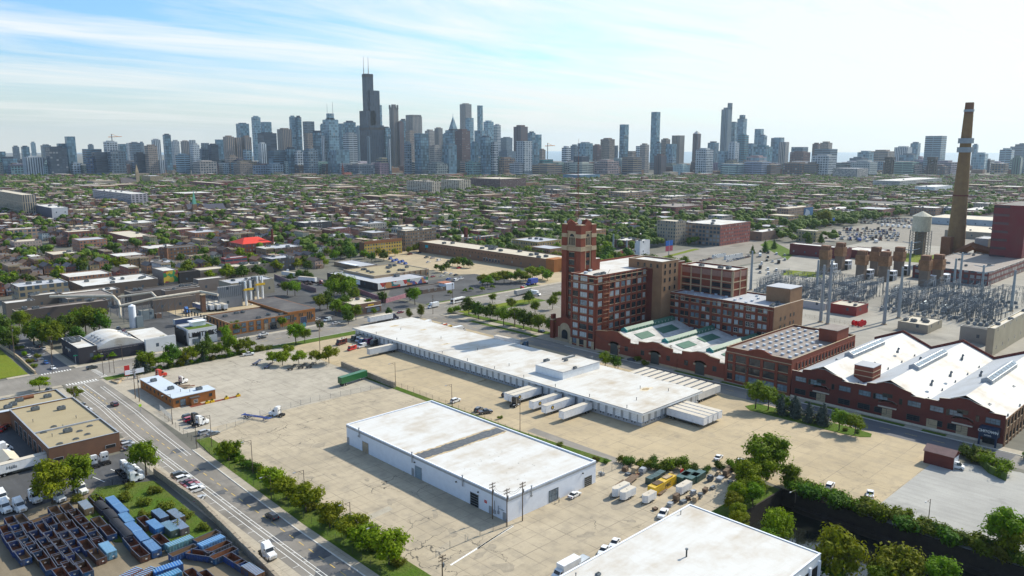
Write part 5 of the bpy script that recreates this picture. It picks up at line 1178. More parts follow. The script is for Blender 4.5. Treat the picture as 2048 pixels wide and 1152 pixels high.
skips('skip_open',[(1160,710),(1285,855)],'lone open skip among the weeds');skips('skip_closed',[(1240,745)],'plain bright blue box skip among the weeds',color=(.03,.17,.46));skips('skip_closed',[(1280,660)],'long dark skip with black ribbed lid in the weeds',color=(.03,.04,.08));skips('skip_closed',[(1360,760)],'skip with a green striped lid in the weeds',color=(.08,.16,.14));skips('skip_closed',[(1440,745)],'skip with a rusty grey lid nearest the stone wall',color=(.20,.17,.15));skips('skip_closed',[(1408,660)],'small rusty skip behind the green striped one',color=(.22,.10,.06))
skips('skip_closed',[(1435,880)],'grey-blue closed skip standing crosswise beside the weeds',5,(.16,.30,.42));skips('skip_open',[(1465,945)],'open long blue skip crosswise with a white mark',5,(.03,.11,.32));skips('skip_open',[(1600,965)],'open brown-floored skip between the crosswise ones',120);skips('skip_open',[(1655,830)],'open red-lined skip crosswise by the stone wall',8);skips('skip_closed',[(1690,875)],'pale blue lidded skip crosswise by the stone wall',8,(.14,.38,.60));skips('skip_open',[(1740,915)],'dark open skip crosswise between two blue ones',6,(.05,.07,.09));skips('skip_open',[(1790,965)],'deep blue open skip crosswise with a white mark',6,(.02,.07,.26))
skips('skip_open',[(1875,1010)],'blue skip filled with pale rubbish under the wall',95);skips('skip_open',[(1960,1065)],'blue skip with an orange rusty inside under the wall',95);skips('skip_closed',[(2022,1105)],'rusty brown box by the wall',95,(.20,.075,.045));skips('skip_closed',[(1340,1085)],'bright blue ribbed skip lying crosswise on the mud',-6,(.02,.20,.48));skips('skip_open',[(335,690)],'long blue skip set crosswise over the open ones',10,(.03,.09,.24));skips('skip_open',[(490,1130),(1550,1140),(1660,1155)],'open blue skip cut by the bottom edge');skips('skip_closed',[(1020,1150),(1140,1145)],'low rusty skip at the bottom edge',20,(.20,.08,.05));skips('skip_closed',[(1330,1155)],'pale blue skip at the bottom edge',4,(.05,.26,.42))
# ---------------------------------------------------------------- trailers, trucks, cars around the terminal
def dock(px,py,hd,color,label,kind='trailer',x=None,y=None,grp='trailers backed up to the freight terminal'):put(kind,px,py,hd,color,label,grp,xy=(x,y)if x is not None else None)
TW=(.80,.81,.83)
for px,py,l in((1120,829,'white trailer with plain sides, nearest the corner of the terminal'),(1085,816,'white trailer with a round crest, second from the terminal corner'),(1060,808,'white trailer with a round crest, third from the terminal corner')):
 y=yAt(204.8,px,1.);dock(px,py,180,TW,l,x=221.6,y=y)
for px,l in((1024,'white trailer with a round crest in the docked pair'),(1014,'plain white trailer in the docked pair')):dock(0,0,180,TW,l,x=221.6,y=yAt(206,px,1.))
dock(0,0,180,(.52,.56,.60),'grey trailer docked alone at the far end of the terminal',x=221.6,y=yAt(205.5,737,1.));
for k,l in enumerate(('white trailer docked at the terminal end, nearest its corner','second white trailer docked at the terminal end','grey roofed trailer docked at the terminal end, third from the corner','last white trailer docked at the terminal end')):dock(0,0,-90,TW,l,x=238.2+3.3*k,y=161.6)
for k in range(11):
 o=put('trailer',0,0,0,(.74,.72,.68),'tan roofed trailer in the row behind the terminal','trailers docked behind the freight terminal',xy=(260.6,164+3.55*k),au=True)
def crest(x,y,z,face):
 t=MB();n=12;v=[(x,y+.55*math.cos(2*PI*k/n),z+.65*math.sin(2*PI*k/n))if face=='W' else(x+.55*math.cos(2*PI*k/n),y,z+.65*math.sin(2*PI*k/n))for k in range(n)]
 return v
put('tractor',1030,812,20,BLACK,'black tractor unit parked beside the two crested trailers');put('suv',1013,792,5,BLACK,'black car parked by the docked pair of trailers');put('suv',911,804,8,WHITE,'white suv parked beside the lamp post on the terminal apron');put('suv',957,822,22,(.09,.095,.10),'dark grey suv parked by the fence on the terminal apron');put('pickup',971,827,-20,(.03,.035,.05),'dark pickup beside a blue box on the terminal apron')
put('sedan',1437,918,12,WHITE,'white saloon standing alone on the tan concrete apron');put('sedan',1480,926,10,WHITE,'white saloon half hidden by the hedge and tall tree');put('sedan',1149,993,6,WHITE,'small white car parked along the white warehouse wall')
put('tractor',1052,697,100,(.02,.09,.17),'blue tractor unit pulling a white trailer along the street');put('trailer',0,0,-86,TW,'white trailer behind the blue tractor on the street',xy=(269.4,291.4))
o=put('contw',706,765,9,(.015,.13,.035),'green container on a chassis trailer by the retaining wall');
# food trucks by the far end of the terminal
put('step',683,689,196,(.10,.02,.018),'dark red food truck with white lettering','food trucks parked by the terminal');put('step',704,700,196,(.55,.02,.02),'small bright red food truck with a black picture','food trucks parked by the terminal',sc=.8);put('van',724,695,190,WHITE,'white van between the red food truck and the grey trailer');put('step',712,681,196,(.03,.05,.04),'dark green food truck parked nearest the terminal end','food trucks parked by the terminal');put('step',722,683,196,(.55,.58,.62),'silver food truck in the tight row by the terminal','food trucks parked by the terminal');put('step',727,687,196,(.06,.13,.26),'blue food truck in the tight row by the terminal','food trucks parked by the terminal');put('step',738,687,196,(.30,.05,.18),'purple food truck in the tight row by the terminal','food trucks parked by the terminal');put('step',750,690,196,(.04,.045,.04),'black food truck tight against the grey trailer','food trucks parked by the terminal')
put('box',920,664,0,WHITE,'white box truck parked behind the terminal');put('sedan',930,668,0,SILVER,'silver car beside the white box truck behind the terminal');put('step',895,661,10,(.60,.38,.02),'yellow food truck behind the terminal');put('step',886,658,10,(.62,.10,.03),'red and white food truck behind the terminal');put('box',857,652,10,WHITE,'white truck roof showing behind the terminal roof')
# office lot
put('suv',377,836,8,(.035,.045,.045),'black suv parked behind the orange brick office');put('suv',380,842,8,(.42,.02,.06),'crimson suv between the black suv and the white tractor');put('tractor',399,851,12,WHITE,'white tractor unit with black rear parked at the fence');put('tractor',390,845,12,BLACK,'black tractor unit parked against the white one');put('suv',410,868,8,SILVER,'silver white car parked at the office fence');put('sedan',426,870,8,(.11,.14,.17),'blue grey saloon parked at the office fence')
put('skel',513,838,-65,(.02,.07,.32),'blue chassis trailer standing empty on the lot');put('tractor',556,832,120,WHITE,'white tractor unit facing away in the middle of the lot');put('tractor',318,755,12,(.50,.035,.015),'red tractor unit behind the brick office');put('daycab',360,768,16,WHITE,'white tow truck behind the brick office');put('flat',362,776,-30,SILVER,'grey flatbed behind the brick office')
put('pickup',497,711,-15,WHITE,'white pickup under the tree row');
for px,py,l in((515,727,'dark blue chassis trailer beside the black ones under the trees'),(538,734,'black chassis trailer beside the dark blue one'),(585,737,'black chassis trailer by itself in the tree shade'),(606,734,'middle black chassis trailer in the tree shade'),(622,733,'black chassis trailer nearest the retaining wall')):put('skel',px,py,40,(.03,.05,.14)if 'blue' in l else(.018,.018,.02),l,'chassis trailers under the trees',sc=(.62,.9,.9))
# main road and kerbside
put('suv',229,811,92,(.10,.02,.03),'dark maroon car driving up the main road');put('suv',544,1037,92,(.02,.025,.035),'black suv driving up the main road past the tree strip');put('tractor',534,1112,-90,WHITE,'white tractor unit parked at the kerb beside the stone wall')
for k,(px,py,c,kd,l)in enumerate(((341,958,(.06,.065,.07),'suv','dark grey suv first in the slanted row by the wall'),(349,966,WHITE,'suv','white suv in the slanted row by the wall, second'),(360,973,(.10,.02,.035),'sedan','maroon car in the slanted row by the wall'),(367,978,(.28,.02,.03),'sedan','red car in the slanted row by the wall'),(372,982,SILVER,'sedan','silver car in the slanted row by the wall'),(376,988,WHITE,'suv','white suv last in the slanted row by the wall'))):put(kd,px,py,4,c,l,'cars nosed in along the stone wall',xy=(W(px,py)[0]+2.6,W(px,py)[1]))
put('sedan',400,1001,45,SILVER,'silver car with a dark windscreen standing askew by the road')
for px,py,c,kd,l in((250,888,BLACK,'sedan','black car squeezed beside the flat roofed depot'),(256,893,SILVER,'suv','silver suv beside the flat roofed depot'),(262,898,(.08,.09,.12),'sedan','dark blue car beside the flat roofed depot'),(170,825,WHITE,'van','white van parked on the kerb by the gravel roofed depot'),(158,812,BLACK,'sedan','black car by the kerbside tree'),(183,842,SILVER,'sedan','silver car parked on the depot kerb behind the white van'),(172,832,(.12,.03,.03),'sedan','dark car half hidden by the white van'),(97,782,(.04,.05,.07),'sedan','dark car on the dirt corner lot'),(8,805,BLACK,'suv','black suv on the dirt corner lot by the depot')):put(kd,px,py,5 if px>240 or px>150 else 60,c,l)
# depot yard
for px,py,l in((167,930,'white tractor cab at the depot wall, furthest from the road'),(188,925,'middle white tractor cab backed toward the depot wall'),(210,918,'white tractor cab at the depot wall nearest the road')):put('tractor',px,py+8,90,WHITE,l,'white tractor cabs parked at the depot')
for k,(x,y)in enumerate(((73,251),(73,247.8),(73,244.6),(72,241.2))):put('tractor',0,0,0,WHITE,('white tractor cab under the kerbside tree, nearest the depot','second white tractor cab under the kerbside tree','third white tractor cab under the kerbside tree','white tractor cab under the tree beside the weeds')[k],'white tractor cabs parked at the depot',xy=(x,y))
for px,py,l in((160,985,'white tractor cab standing alone by the yard fence'),(116,1000,'white tractor cab half behind the big tree'),(68,1002,'white tractor cab hidden by the big tree'),(37,1020,'white tractor cab in front of the big tree'),(8,1022,'white tractor cab cut by the picture edge, nearer one'),(2,1002,'white tractor cab cut by the picture edge, farther one')):put('tractor',px,py,-82,WHITE,l,'white tractor cabs parked at the depot')
put('trailer',30,940,4,WHITE,'white trailer with black script lettering docked at the depot',xy=(42,273.3));put('box',12,922,8,WHITE,'white box truck beside the tin shed');put('box',2,905,8,WHITE,'white truck at the picture edge above the box truck')
for px,py,c,l in((4,862,RED,'red car by the depot doors at the picture edge'),(12,857,DRED,'maroon car by the depot doors'),(3,850,WHITE,'white pickup by the depot doors'),(5,843,(.30,.42,.46),'pale blue van by the depot doors')):put('suv',px,py,60,c,l)
HALLS=lettering('Halls',1.5,0,0,0,'S',M['black'],None,'lettering',.01)
# intersection and side street
put('sedan',85,760,8,BLACK,'black saloon crossing the junction');put('suv',184,738,8,(.02,.03,.035),'long black vehicle turning at the junction');put('sedan',106,738,-92,WHITE,'white car waiting at the crossing');put('sedan',92,727,90,(.03,.16,.45),'bright blue car on the side street')
for px,py,c,l in((87,699,WHITE,'white car on the side street by the corner tree'),(80,694,BLACK,'black car on the side street'),(58,714,WHITE,'white car half hidden beside the grass wall'),(50,708,(.35,.05,.06),'red car beside the grass wall'),(30,660,(.35,.45,.45),'pale green car up the side street'),(17,648,SILVER,'silver car far up the side street'),(70,722,(.04,.05,.06),'dark car beside the grass wall')):put('sedan',px,py,90,c,l)
# cross street traffic
put('pickup',527,671,6,WHITE,'white pickup in front of the orange brick depot');put('sedan',524,677,6,(.02,.03,.04),'dark car beside the white pickup');put('trailer',0,0,180,TW,'long white trailer pulled by the navy tractor',xy=(246.5+16,374.3));put('tractor',0,0,0,NAVY,'navy tractor unit waiting at the junction',xy=(263.5,374.3));put('sedan',801,626,2,(.28,.015,.05),'crimson car ahead of the navy tractor');put('box',865,616,185,WHITE,'white work truck at the junction');put('bus',916,605,188,WHITE,'white and grey city bus behind the trees');put('tractor',1044,583,6,(.55,.03,.04),'red tractor unit on the avenue');put('trailer',0,0,186,(.30,.31,.32),'grey trailer pulled by the red tractor',xy=(383.5,378.3+.6));put('box',1062,570,186,(.02,.06,.36),'blue box truck on the avenue',sc=1.35);put('sedan',1048,574,186,WHITE,'white car behind the blue box truck');put('box',1072,591,-80,WHITE,'white box truck in the tree shaded car park');put('van',655,642,200,(.60,.66,.70),'pale van in the corner shop lot');put('sedan',634,640,200,SILVER,'silver car in the corner shop lot');put('sedan',672,648,5,WHITE,'white car half behind the small trees');put('sedan',1264,722,-84,(.06,.07,.09),'dark blue car parked by the low shed');put('sedan',1083,664,80,(.05,.09,.13),'dark car under the car park trees')
for px,py,c,kd,l in((892,547,WHITE,'sedan','white car in the diner lot, furthest'),(903,549,WHITE,'sedan','white car in the middle of the diner lot'),(912,551,BLACK,'sedan','black car in the diner lot'),(884,553,WHITE,'sedan','white car at the near side of the diner lot'),(897,559,BLUE,'sedan','blue car in the diner lot'),(912,562,WHITE,'van','white van in the diner lot'),(922,559,WHITE,'pickup','white pickup in the diner lot'),(866,554,(.3,.03,.05),'sedan','red car at the corner of the muraled building'),(964,566,(.03,.10,.3),'sedan','blue car under the lot trees'),(857,525,WHITE,'sedan','white car on the tan retail lot'),(878,522,WHITE,'van','white van by the brick retail hall'),(898,524,BLACK,'suv','black car by the brick retail hall'),(853,516,(.12,.15,.16),'pickup','grey truck by the retail hall'),(865,517,SILVER,'pickup','silver truck by the retail hall'),(918,537,(.45,.03,.05),'pickup','red pickup by the row of retail trees')):put(kd,px,py,15,c,l)
for k in range(6):put('van',781+6*k,519+1.4*k+(k%2)*3,30,(.02,.10,.45),'bright blue van parked with others by the green tree','blue vans parked together',au=True)
# street by the sports hall, storage yard
put('cargo',1240,989,182,WHITE,'tall white cargo trailer beside the white pickup','white cargo trailers in the storage yard',sc=(1.15,1,1.05));put('cargo',1254,996,182,WHITE,'middle white cargo trailer in the storage yard','white cargo trailers in the storage yard');put('cargo',1297,1003,182,WHITE,'white V-nosed cargo trailer nearest the wide roof','white cargo trailers in the storage yard',sc=(.85,1,.95));put('cargo',1366,985,182,WHITE,'white cargo trailer standing apart past the yellow container','white cargo trailers in the storage yard',sc=(1.1,1,1));put('pickup',1237,984,195,WHITE,'white pickup at the end of the cargo trailers');put('flat',1262,963,12,(.3,.2,.1),'long brown flatbed trailer in the storage yard');put('flat',1325,985,10,(.05,.09,.15),'small blue utility trailer by the yellow container',sc=.55);put('flat',1243,968,10,(.3,.2,.1),'short brown trailer with planks behind the white pickup',sc=.6)
put('cont',1324,978,184,(.66,.42,.015),'yellow shipping container with a black mark and pallets on top')
for k,(px,py)in enumerate(((1367,962),(1376,958),(1385,964),(1396,959))):put('cont',px,py,184,(.035,.10,.085),('dark green box container behind the yellow one, first','dark green box container beside the red sign','dark green box container nearest the open yard','dark green box container furthest into the yard')[k],'dark green storage boxes',sc=(.46,.95,.8))
for k,(px,py)in enumerate(((1302,966),(1311,962),(1320,956))):put('cont',px,py,184,(.03,.07,.06),('green bin nearest the cargo trailers','middle green bin behind the yellow container','green bin furthest behind the yellow container')[k],'green bins behind the yellow container',sc=(.28,.8,.75))
for px,py,hd,l in((1326,1032,200,'white pickup half hidden by the wide white roof, with yellow gear'),(1229,1090,200,'white car beside the edge of the wide roof, farther'),(1207,1105,200,'white car beside the edge of the wide roof, nearer')):put('pickup' if 'pickup' in l else 'sedan',px,py,hd,WHITE,l)
put('box',1128,1152,180,WHITE,'white box truck at the bottom edge beside the roof');put('cont',1162,1134,184,(.5,.54,.56),'pale grey box beside the roof edge',sc=(.35,.9,.8))
put('pickup',1740,993,20,WHITE,'white van parked at the hedge above the canal');put('suv',1660,975,10,WHITE,'white car hidden in the canal hedge');put('suv',1585,952,15,WHITE,'white car behind the tall canal tree');put('van',1910,936,-80,WHITE,'white van beside the brown shed')
# plant yard
put('tractor',373,626,-88,(.03,.14,.42),'blue tractor unit parked with trailers in the plant');
for k in range(4):put('trailer',0,0,91,(.10,.16,.32)if k==0 else(.62,.62,.58),('blue trailer behind the blue tractor in the plant','first tan roofed trailer in the plant yard','second tan roofed trailer in the plant yard','last tan roofed trailer in the plant yard')[k],'trailers parked at the plant',xy=(192.5+3.7*k,473-1.5*k))
put('trailer',0,0,0,(.05,.09,.19),'dark blue trailer behind the white lettered building',xy=(163,446));put('trailer',0,0,0,(.35,.40,.44),'grey trailer behind the white lettered building',xy=(172,441))
for k in range(5):put('trailer',0,0,0,(.70,.72,.72),'white trailer in the rank behind the orange brick depot','trailers behind the orange brick depot',xy=(219,436+3.4*k),au=True)
for px,py,c in((200,663,BLACK),(237,658,(.2,.25,.28)),(247,663,DRED),(253,667,SILVER),(262,670,(.4,.03,.05))):put('sedan',px,py,60,c,{BLACK:'black car in the shaded yard',(.2,.25,.28):'grey blue car in the small plant car park',DRED:'maroon car in the small plant car park',SILVER:'silver car in the small plant car park',(.4,.03,.05):'red car in the small plant car park'}[c])
put('tractor',576,548,160,WHITE,'white semi tractor on the street beside the brown wall');put('trailer',0,0,100,(.7,.72,.72),'white trailer on the street beside the brown wall',xy=W(592,556));put('tractor',642,570,-60,DRED,'dark red tractor by the black painted building');put('trailer',0,0,110,(.75,.75,.74),'white trailer behind the dark red tractor',xy=W(632,566))
# parked rows
RC=random.Random(21);CC=[WHITE,WHITE,SILVER,BLACK,GREY,(.2,.22,.25),DRED,(.05,.09,.2),(.32,.33,.33)]
CN={WHITE:'white',SILVER:'silver',BLACK:'black',GREY:'dark grey',(.2,.22,.25):'slate grey',DRED:'maroon',(.05,.09,.2):'navy',(.32,.33,.33):'grey',RED:'red',BLUE:'blue',(.6,.3,.02):'orange'}
def rank(p0,p1,n,hd,grp,kinds=('sedan','suv','sedan','pickup'),skip=.12,pal=CC,where='in the lot'):
 a,b=W(*p0),W(*p1)
 for k in range(n):
  if RC.random()<skip:continue
  f=(k+.5)/n;c=RC.choice(pal);kd=RC.choice(kinds)
  put(kd,0,0,hd+RC.uniform(-4,4),c,'%s %s %s'%(CN.get(c,'pale'),{'sedan':'car','suv':'suv','pickup':'pickup','van':'van','box':'truck','tractor':'tractor cab'}[kd],where),grp,far=kd in FP,au=True,xy=(a[0]+(b[0]-a[0])*f+RC.uniform(-.3,.3),a[1]+(b[1]-a[1])*f+RC.uniform(-.3,.3)))
rank((1400,524),(1432,516),6,0,'cars by the white site cabins',where='by the site cabins');rank((1455,524),(1500,514),9,0,'cars by the white site cabins',where='by the site cabins')
rank((1505,533),(1530,527),2,20,'vans by the substation',('van','box'),pal=[WHITE],where='by the substation fence');[rank((1512,y),(1578,y+10),4,30,'vans by the substation',('van','box','pickup'),pal=[WHITE,BLACK,SILVER],where='beside the switch house')for y in(503,512,536,545)];rank((1528,521),(1575,530),4,30,'vans by the substation',('van','box','pickup'),pal=[WHITE,BLACK],where='by the substation fence')
for y,n in((457,15),(461,17),(465,18),(469,17),(473,14),(477,10)):rank((1650+(474-y)*2,y),(1800,y+5),n,40,'vehicles in the far storage lot',('sedan','van','pickup','tractor','sedan'),pal=CC+[WHITE,BLUE,DRED],where='in the far storage lot')
rank((1660,477),(1760,486),6,40,'vehicles in the far storage lot',('box','van','tractor'),pal=[WHITE,WHITE,BLUE,RED],where='in the far storage lot');rank((1760,452),(1825,457),6,6,'vehicles in the far storage lot',('box',),pal=[WHITE],where='in the far storage lot');rank((1650,452),(1680,448),4,40,'vehicles in the far storage lot',pal=[(.6,.3,.02),WHITE],where='on the far road')
for y,n in((435,17),(438,18),(441,18),(444,18),(447,16)):rank((1720,y),(1826,y+4),n,50,'cars in the far car park',where='in the far car park')
rank((1600,449),(1640,452),5,40,'cars by the far junction',where='by the far junction');rank((1180,510),(1262,520),9,60,'cars in the trees beyond the white loft roof',where='under the trees past the loft')
rank((560,521),(620,535),8,100,'cars on the neighbourhood street',where='on the street by the cleaners');rank((655,518),(690,520),4,8,'cars by the yellow flats',pal=[BLACK,SILVER],where='by the yellow flats');rank((802,512),(842,506),6,10,'cars by the brown flats',where='by the brown flats')
for src in list(P.values())+list(FP.values()):discard(src)
# ---------------------------------------------------------------- middle distance: buildings one can name
FA={'punch':facade('punched_windows',3.3,3.7,.42,.5),'loft':facade('loft_windows',4.3,4.1,.68,.62,pale=.35),'apt':facade('flat_windows',3.,3.1,.5,.5),'house':facade('house_windows',2.5,3.1,.34,.46,pale=.3),
'ribbon':facade('ribbon_windows',7.,3.7,.96,.48),'glass':facade('curtain_wall',1.7,3.9,.86,.82,glass=(.055,.085,.105),gl_rough=.12,pale=.08),'vert':facade('vertical_strips',3.,12.,.5,.97,pale=.05),'blank':facade('sparse_windows',11.,9.,.13,.2),'grid':facade('frame_grid',4.6,3.4,.74,.68,pale=.3),'balc':facade('balconied_flats',6.4,3.1,.6,.62,glass=(.03,.034,.04),pale=.2)}
EXC=[]
def block(name,label,cx,cyt,lx,rx,h,col,fac='punch',roof='roof_white',base=None,par=.6,nu=0,cat='building',group=None,au=False):
# near roof corner (cx, cyt) seen at height h, or its foot (cx, base)
 if base:x0,y0=W(cx,base);h=zAt(x0,y0,cyt)
 else:x0,y0=W(cx,cyt,h)
 y1=yAt(x0,lx,h);x1=xAt(y0,rx,h)
 return blockw(name,label,x0,max(x1,x0+2),y0,max(y1,y0+2),h,col,fac,roof,par,nu,cat,group,au)
def blockw(name,label,x0,x1,y0,y1,h,col,fac='punch',roof='roof_white',par=.6,nu=0,cat='building',group=None,au=False):
 t=thing(name,label,cat,(x0,y0),group=group);w,d=x1-x0,y1-y0;EXC.append((x0-3,x1+3,y0-3,y1+3));th=.4
 b=MB();b.box(0,w,0,d,-.2,h-par)
 for a in((0,w,0,th),(0,w,d-th,d),(0,th,th,d-th),(w-th,w,th,d-th)):b.box(*a,h-par-.02,h)
 m=FA[fac]if isinstance(fac,str)else fac
 b.build('wall',[m],t,color=col)
 r=MB();r.quad((th,th,h-par+.05),(w-th,th,h-par+.05),(w-th,d-th,h-par+.05),(th,d-th,h-par+.05));r.build('roof',[M[roof]],t)
 if nu:units(t,[(x0+w*RQ.uniform(.1,.9),y0+d*RQ.uniform(.1,.9),RQ.choice((0,PI/2)))for _ in range(nu)],h-par,RQ.uniform(1.1,1.8))
 if au:auto(t,label,cat,group,((x0+x1)/2,(y0+y1)/2))
 return t
TAN,BRN,RBR,GRY,CRM,WHT,DRK,YEL,MAU,ORB=(.36,.27,.18),(.21,.125,.085),(.23,.07,.05),(.28,.26,.235),(.50,.44,.34),(.70,.70,.68),(.05,.052,.06),(.52,.36,.07),(.24,.15,.14),(.42,.18,.055)
# black painted shop and arched hall
t=block('painted_shop','black painted brick shop with pale lettering and a white roof on the junction corner',159,696.5,122,194,9,(.03,.032,.045),'blank','roof_white',base=729,nu=3)
sx,sy=t.location[0],t.location[1];sh=zAt(sx,sy,696.5);lettering('ART WORKS',1.5,sx-.06,sy+17,sh*.55,'W',M['frame_white'],t,ext=.02)
y0=sy;x0=xAt(y0,194.5,5);x1=xAt(y0,293,5);x2=xAt(y0,350,5)
t=thing('arched_hall','low black walled hall with a white arched roof beside the black shop','building',((x0+x2)/2,y0+15));EXC.append((x0,x2,y0,y0+32))
b=MB();b.box(x0,x2,y0,y0+30,-.1,4.6);b.box(x0+.4,x1,y0+.5,y0+29,4.5,5);pt(b,'wall',[M['black_wall']],t)
r=MB();n=12;c=(x0+x1)/2;w=(x1-x0)/2
for k in range(n):
 a0,a1=-1+2*k/n,-1+2*(k+1)/n;z0,z1=4.7+4.4*(1-a0*a0),4.7+4.4*(1-a1*a1);r.quad((c+a0*w,y0+3,z0),(c+a1*w,y0+3,z1),(c+a1*w,y0+29,z1),(c+a0*w,y0+29,z0));r.quad((c+a0*w,y0+3,4.6),(c+a1*w,y0+3,4.6),(c+a1*w,y0+3,z1),(c+a0*w,y0+3,z0))
r.quad((x1,y0+.4,4.65),(x2-.4,y0+.4,4.65),(x2-.4,y0+28,6.2),(x1,y0+28,6.2));r.quad((x0+.4,y0+.4,4.63),(x1,y0+.4,4.63),(x1,y0+3,4.63),(x0+.4,y0+3,4.63));pt(r,'roof',[M['roof_white']],t)
s=MB()
for k in range(4):
 for a in(-.55,.55):s.cbox(c+a*w,y0+9+4.6*k,4.9+4.4*(1-a*a),1.6,1.6,.7)
pt(s,'roof_skylight',[M['grey_trim']],t)
# white lettered building
t=block('white_office','white cube building with broken black lettering around its windows and a roof garden',379,660,352,433,9,(.78,.78,.77),'blank','roof_grey',base=692)
x,y=t.location[0],t.location[1];h=zAt(x,y,660);w=xAt(y,433,h)-x
lettering('LIMITLESS',3.6,x+w/2,y-.05,h*.63,'S',M['black'],t,ext=.03,bold=.05)
windows(t,[('pane',x+w*.27,y,h*.62,w*.3,2.2,'S'),('pane',x+w*.72,y,h*.62,w*.3,2.2,'S'),('grey',x+w*.25,y,2,4,2.6,'S'),('plain',x+w*.6,y,4,1.6,.8,'S')])
b=MB();b.box(x+1,x+w-1,y+1,y+9,h-.5,h-.3);pt(b,'roof_garden',[M['grass']],t);b=MB();b.box(x+w*.35,x+w*.8,y+7,y+12,h-.5,h+2);b.box(x+w*.3,x+w*.85,y+6.5,y+12.5,h+2,h+2.2);pt(b,'roof_pavilion',[M['white_metal']],t)
b=MB()
for k in range(14):b.box(x-1.4,x-.05,y+2+k*.9,y+2.9+k*.9,1+k*.5-.9,1+k*.5)
b.box(x-1.45,x-1.4,y+2,y+14.6,.5,8);pt(b,'outside_stair',[M['black']],t)
t=block('white_shed','plain white wing with a green grey roof behind the white lettered building',291,680,288,351,7,(.70,.72,.72),'blank','roof_grey');
# orange brick depot
t=block('brick_depot','long orange brick depot with black gridded windows, a tar roof and a square chimney',462.5,647,412,630,9,(.40,.165,.05),'blank','roof_tar',base=671,nu=9)
x,y=t.location[0],t.location[1];h=zAt(x,y,647);x1=xAt(y,630,h);sp=[]
for k in range(8):
 u=x+(x1-x)*(.06+.085*k)
 for z in((h*.72,h*.3)if k<4 else(h*.72,)):sp.append(('shop',u,y,z,(x1-x)*(.075 if k in(0,7)else .05),2.2,'S'))
for k in range(3):sp.append(('slot',x+(x1-x)*(.80+.02*k),y,h*.8,.6,2,'S'));sp.append(('slot',x+(x1-x)*(.905+.022*k),y,h*.6,.7,4.6,'S'));sp.append(('slot',x+(x1-x)*(.69+.02*k),y,h*.6,.7,4.2,'S'))
for k in range(14):sp.append(('dark',x,y+4+4.4*k,h*.7,1.6,2.4,'W'));sp.append(('dark',x,y+4+4.4*k,h*.3,1.6,2.2,'W'))
windows(t,sp);door(t,'S',y,x+(x1-x)*.48,4,3.6,M['glass']);door(t,'S',y,x+(x1-x)*.85,4,3.8,plain('navy_door',(.05,.07,.12),.6));door(t,'S',y,x+(x1-x)*.4,2,3.4,M['stone'],'door',1);door(t,'S',y,x+(x1-x)*.54,2,3.4,M['stone'],'door',1)
b=MB();b.box(x+(x1-x)*.66,x1+.1,y-.1,y+50,h-.3,h+1.1);pt(b,'raised_wing',[M['brick_orange']],t);b=MB();b.quad((x+(x1-x)*.66+.4,y+.3,h+1.13),(x1-.3,y+.3,h+1.13),(x1-.3,y+49.6,h+1.13),(x+(x1-x)*.66+.4,y+49.6,h+1.13));pt(b,'roof',[M['roof_tar']],t)
b=MB();b.box(x+3,x+5.4,y+44,y+46.4,h-1,h+9,0);b.box(x+2.8,x+5.6,y+43.8,y+46.6,h+9,h+9.5,1);pt(b,'chimney',[M['brick_brown'],M['stone']],t)
# office and depots in the foreground
t=thing('brick_office','small orange brick office with a pale blue L-shaped roof and yellow planters outside','building',(114,310));EXC.append((106,126,300,340))
b=MB();b.box(107.7,124.5,302,309.5,-.1,3.9);b.box(107.7,115.2,309.5,338,-.1,3.9);pt(b,'wall',[M['brick_orange']],t)
b=MB();b.box(107.5,124.7,301.8,309.6,3.9,4.15);b.box(107.5,115.3,309.6,338.2,3.9,4.15);b.box(113.8,117.6,299.8,302,2.9,3.1,1);pt(b,'roof',[M['roof_blue'],M['roof_tar']],t)
b=MB();b.box(114,117.4,300,302,-.1,2.9);pt(b,'porch',[M['brick_orange']],t)
windows(t,[('shop',111.4,302,1.6,2.2,2.8,'S'),('white',115.7,300,1.6,1.6,1.4,'S'),('plain',122.5,302,2.2,1.3,1.2,'S'),('plain',109.3,302,2.2,1.3,1.2,'S')]+[('plain',107.7,305+4.2*k,2.3,1.3,1.3,'W')for k in range(8)])
units(t,[(110.5,330),(111.5,314),(119.5,305.5)],4.15,1.1);units(t,[(115.5,305),(113,308)],4.15,.7,kind='pipe')
sheet('brick_path',[(113,298),(133.5,298),(133.5,300),(118,300),(118,301.5),(113,301.5)],M['brick'],.03)
for k,(x,l)in enumerate(((119.6,'yellow planter nearest the office porch'),(121.6,'yellow planter, second from the office porch'),(127.5,'yellow planter, second from the far end of the brick path'),(132.4,'yellow planter at the far end of the brick path'))):
 t=thing('planter',l,'planter',(x,298.6),group='yellow planters');b=MB();b.box(-.8,.8,-.5,.5,0,.8);b.build('tub',[M['yellow']],t);b=MB();crown(b,[(0,0,1.1,.5,.4)],60,.2);b.build('plant',[M['leaf_dusky']],t)
t=shell('flat_depot','brown brick depot with a gravel roof, dark roof hatches and truck doors','building',57,78,270,322,6.6,M['brick_brown'],M['roof_gravel'],.4,M['grey_trim']);EXC.append((20,80,240,345))
units(t,[(66,283),(71,310),(64,316)],6.25,1.2);units(t,[(69,281),(70,276),(61,273),(66,274),(64,292),(73,284),(60,288)],6.25,1.,kind='hatch');units(t,[(60,302),(72,296),(66,289),(61,282)],6.25,.7,kind='pipe')
b=MB();b.box(57.3,77.7,288.4,289,6.2,6.75);pt(b,'roof_step',[M['grey_trim']],t)
for k in range(7):door(t,'W',57,275+6.3*k,3.6,4.2,M['black'],'truck_door',1)
door(t,'S',270,75,3,1.,M['black'],'vent_window',0,2.0);door(t,'S',270,59.5,2.6,.9,M['black'],'vent_window',0,2.)
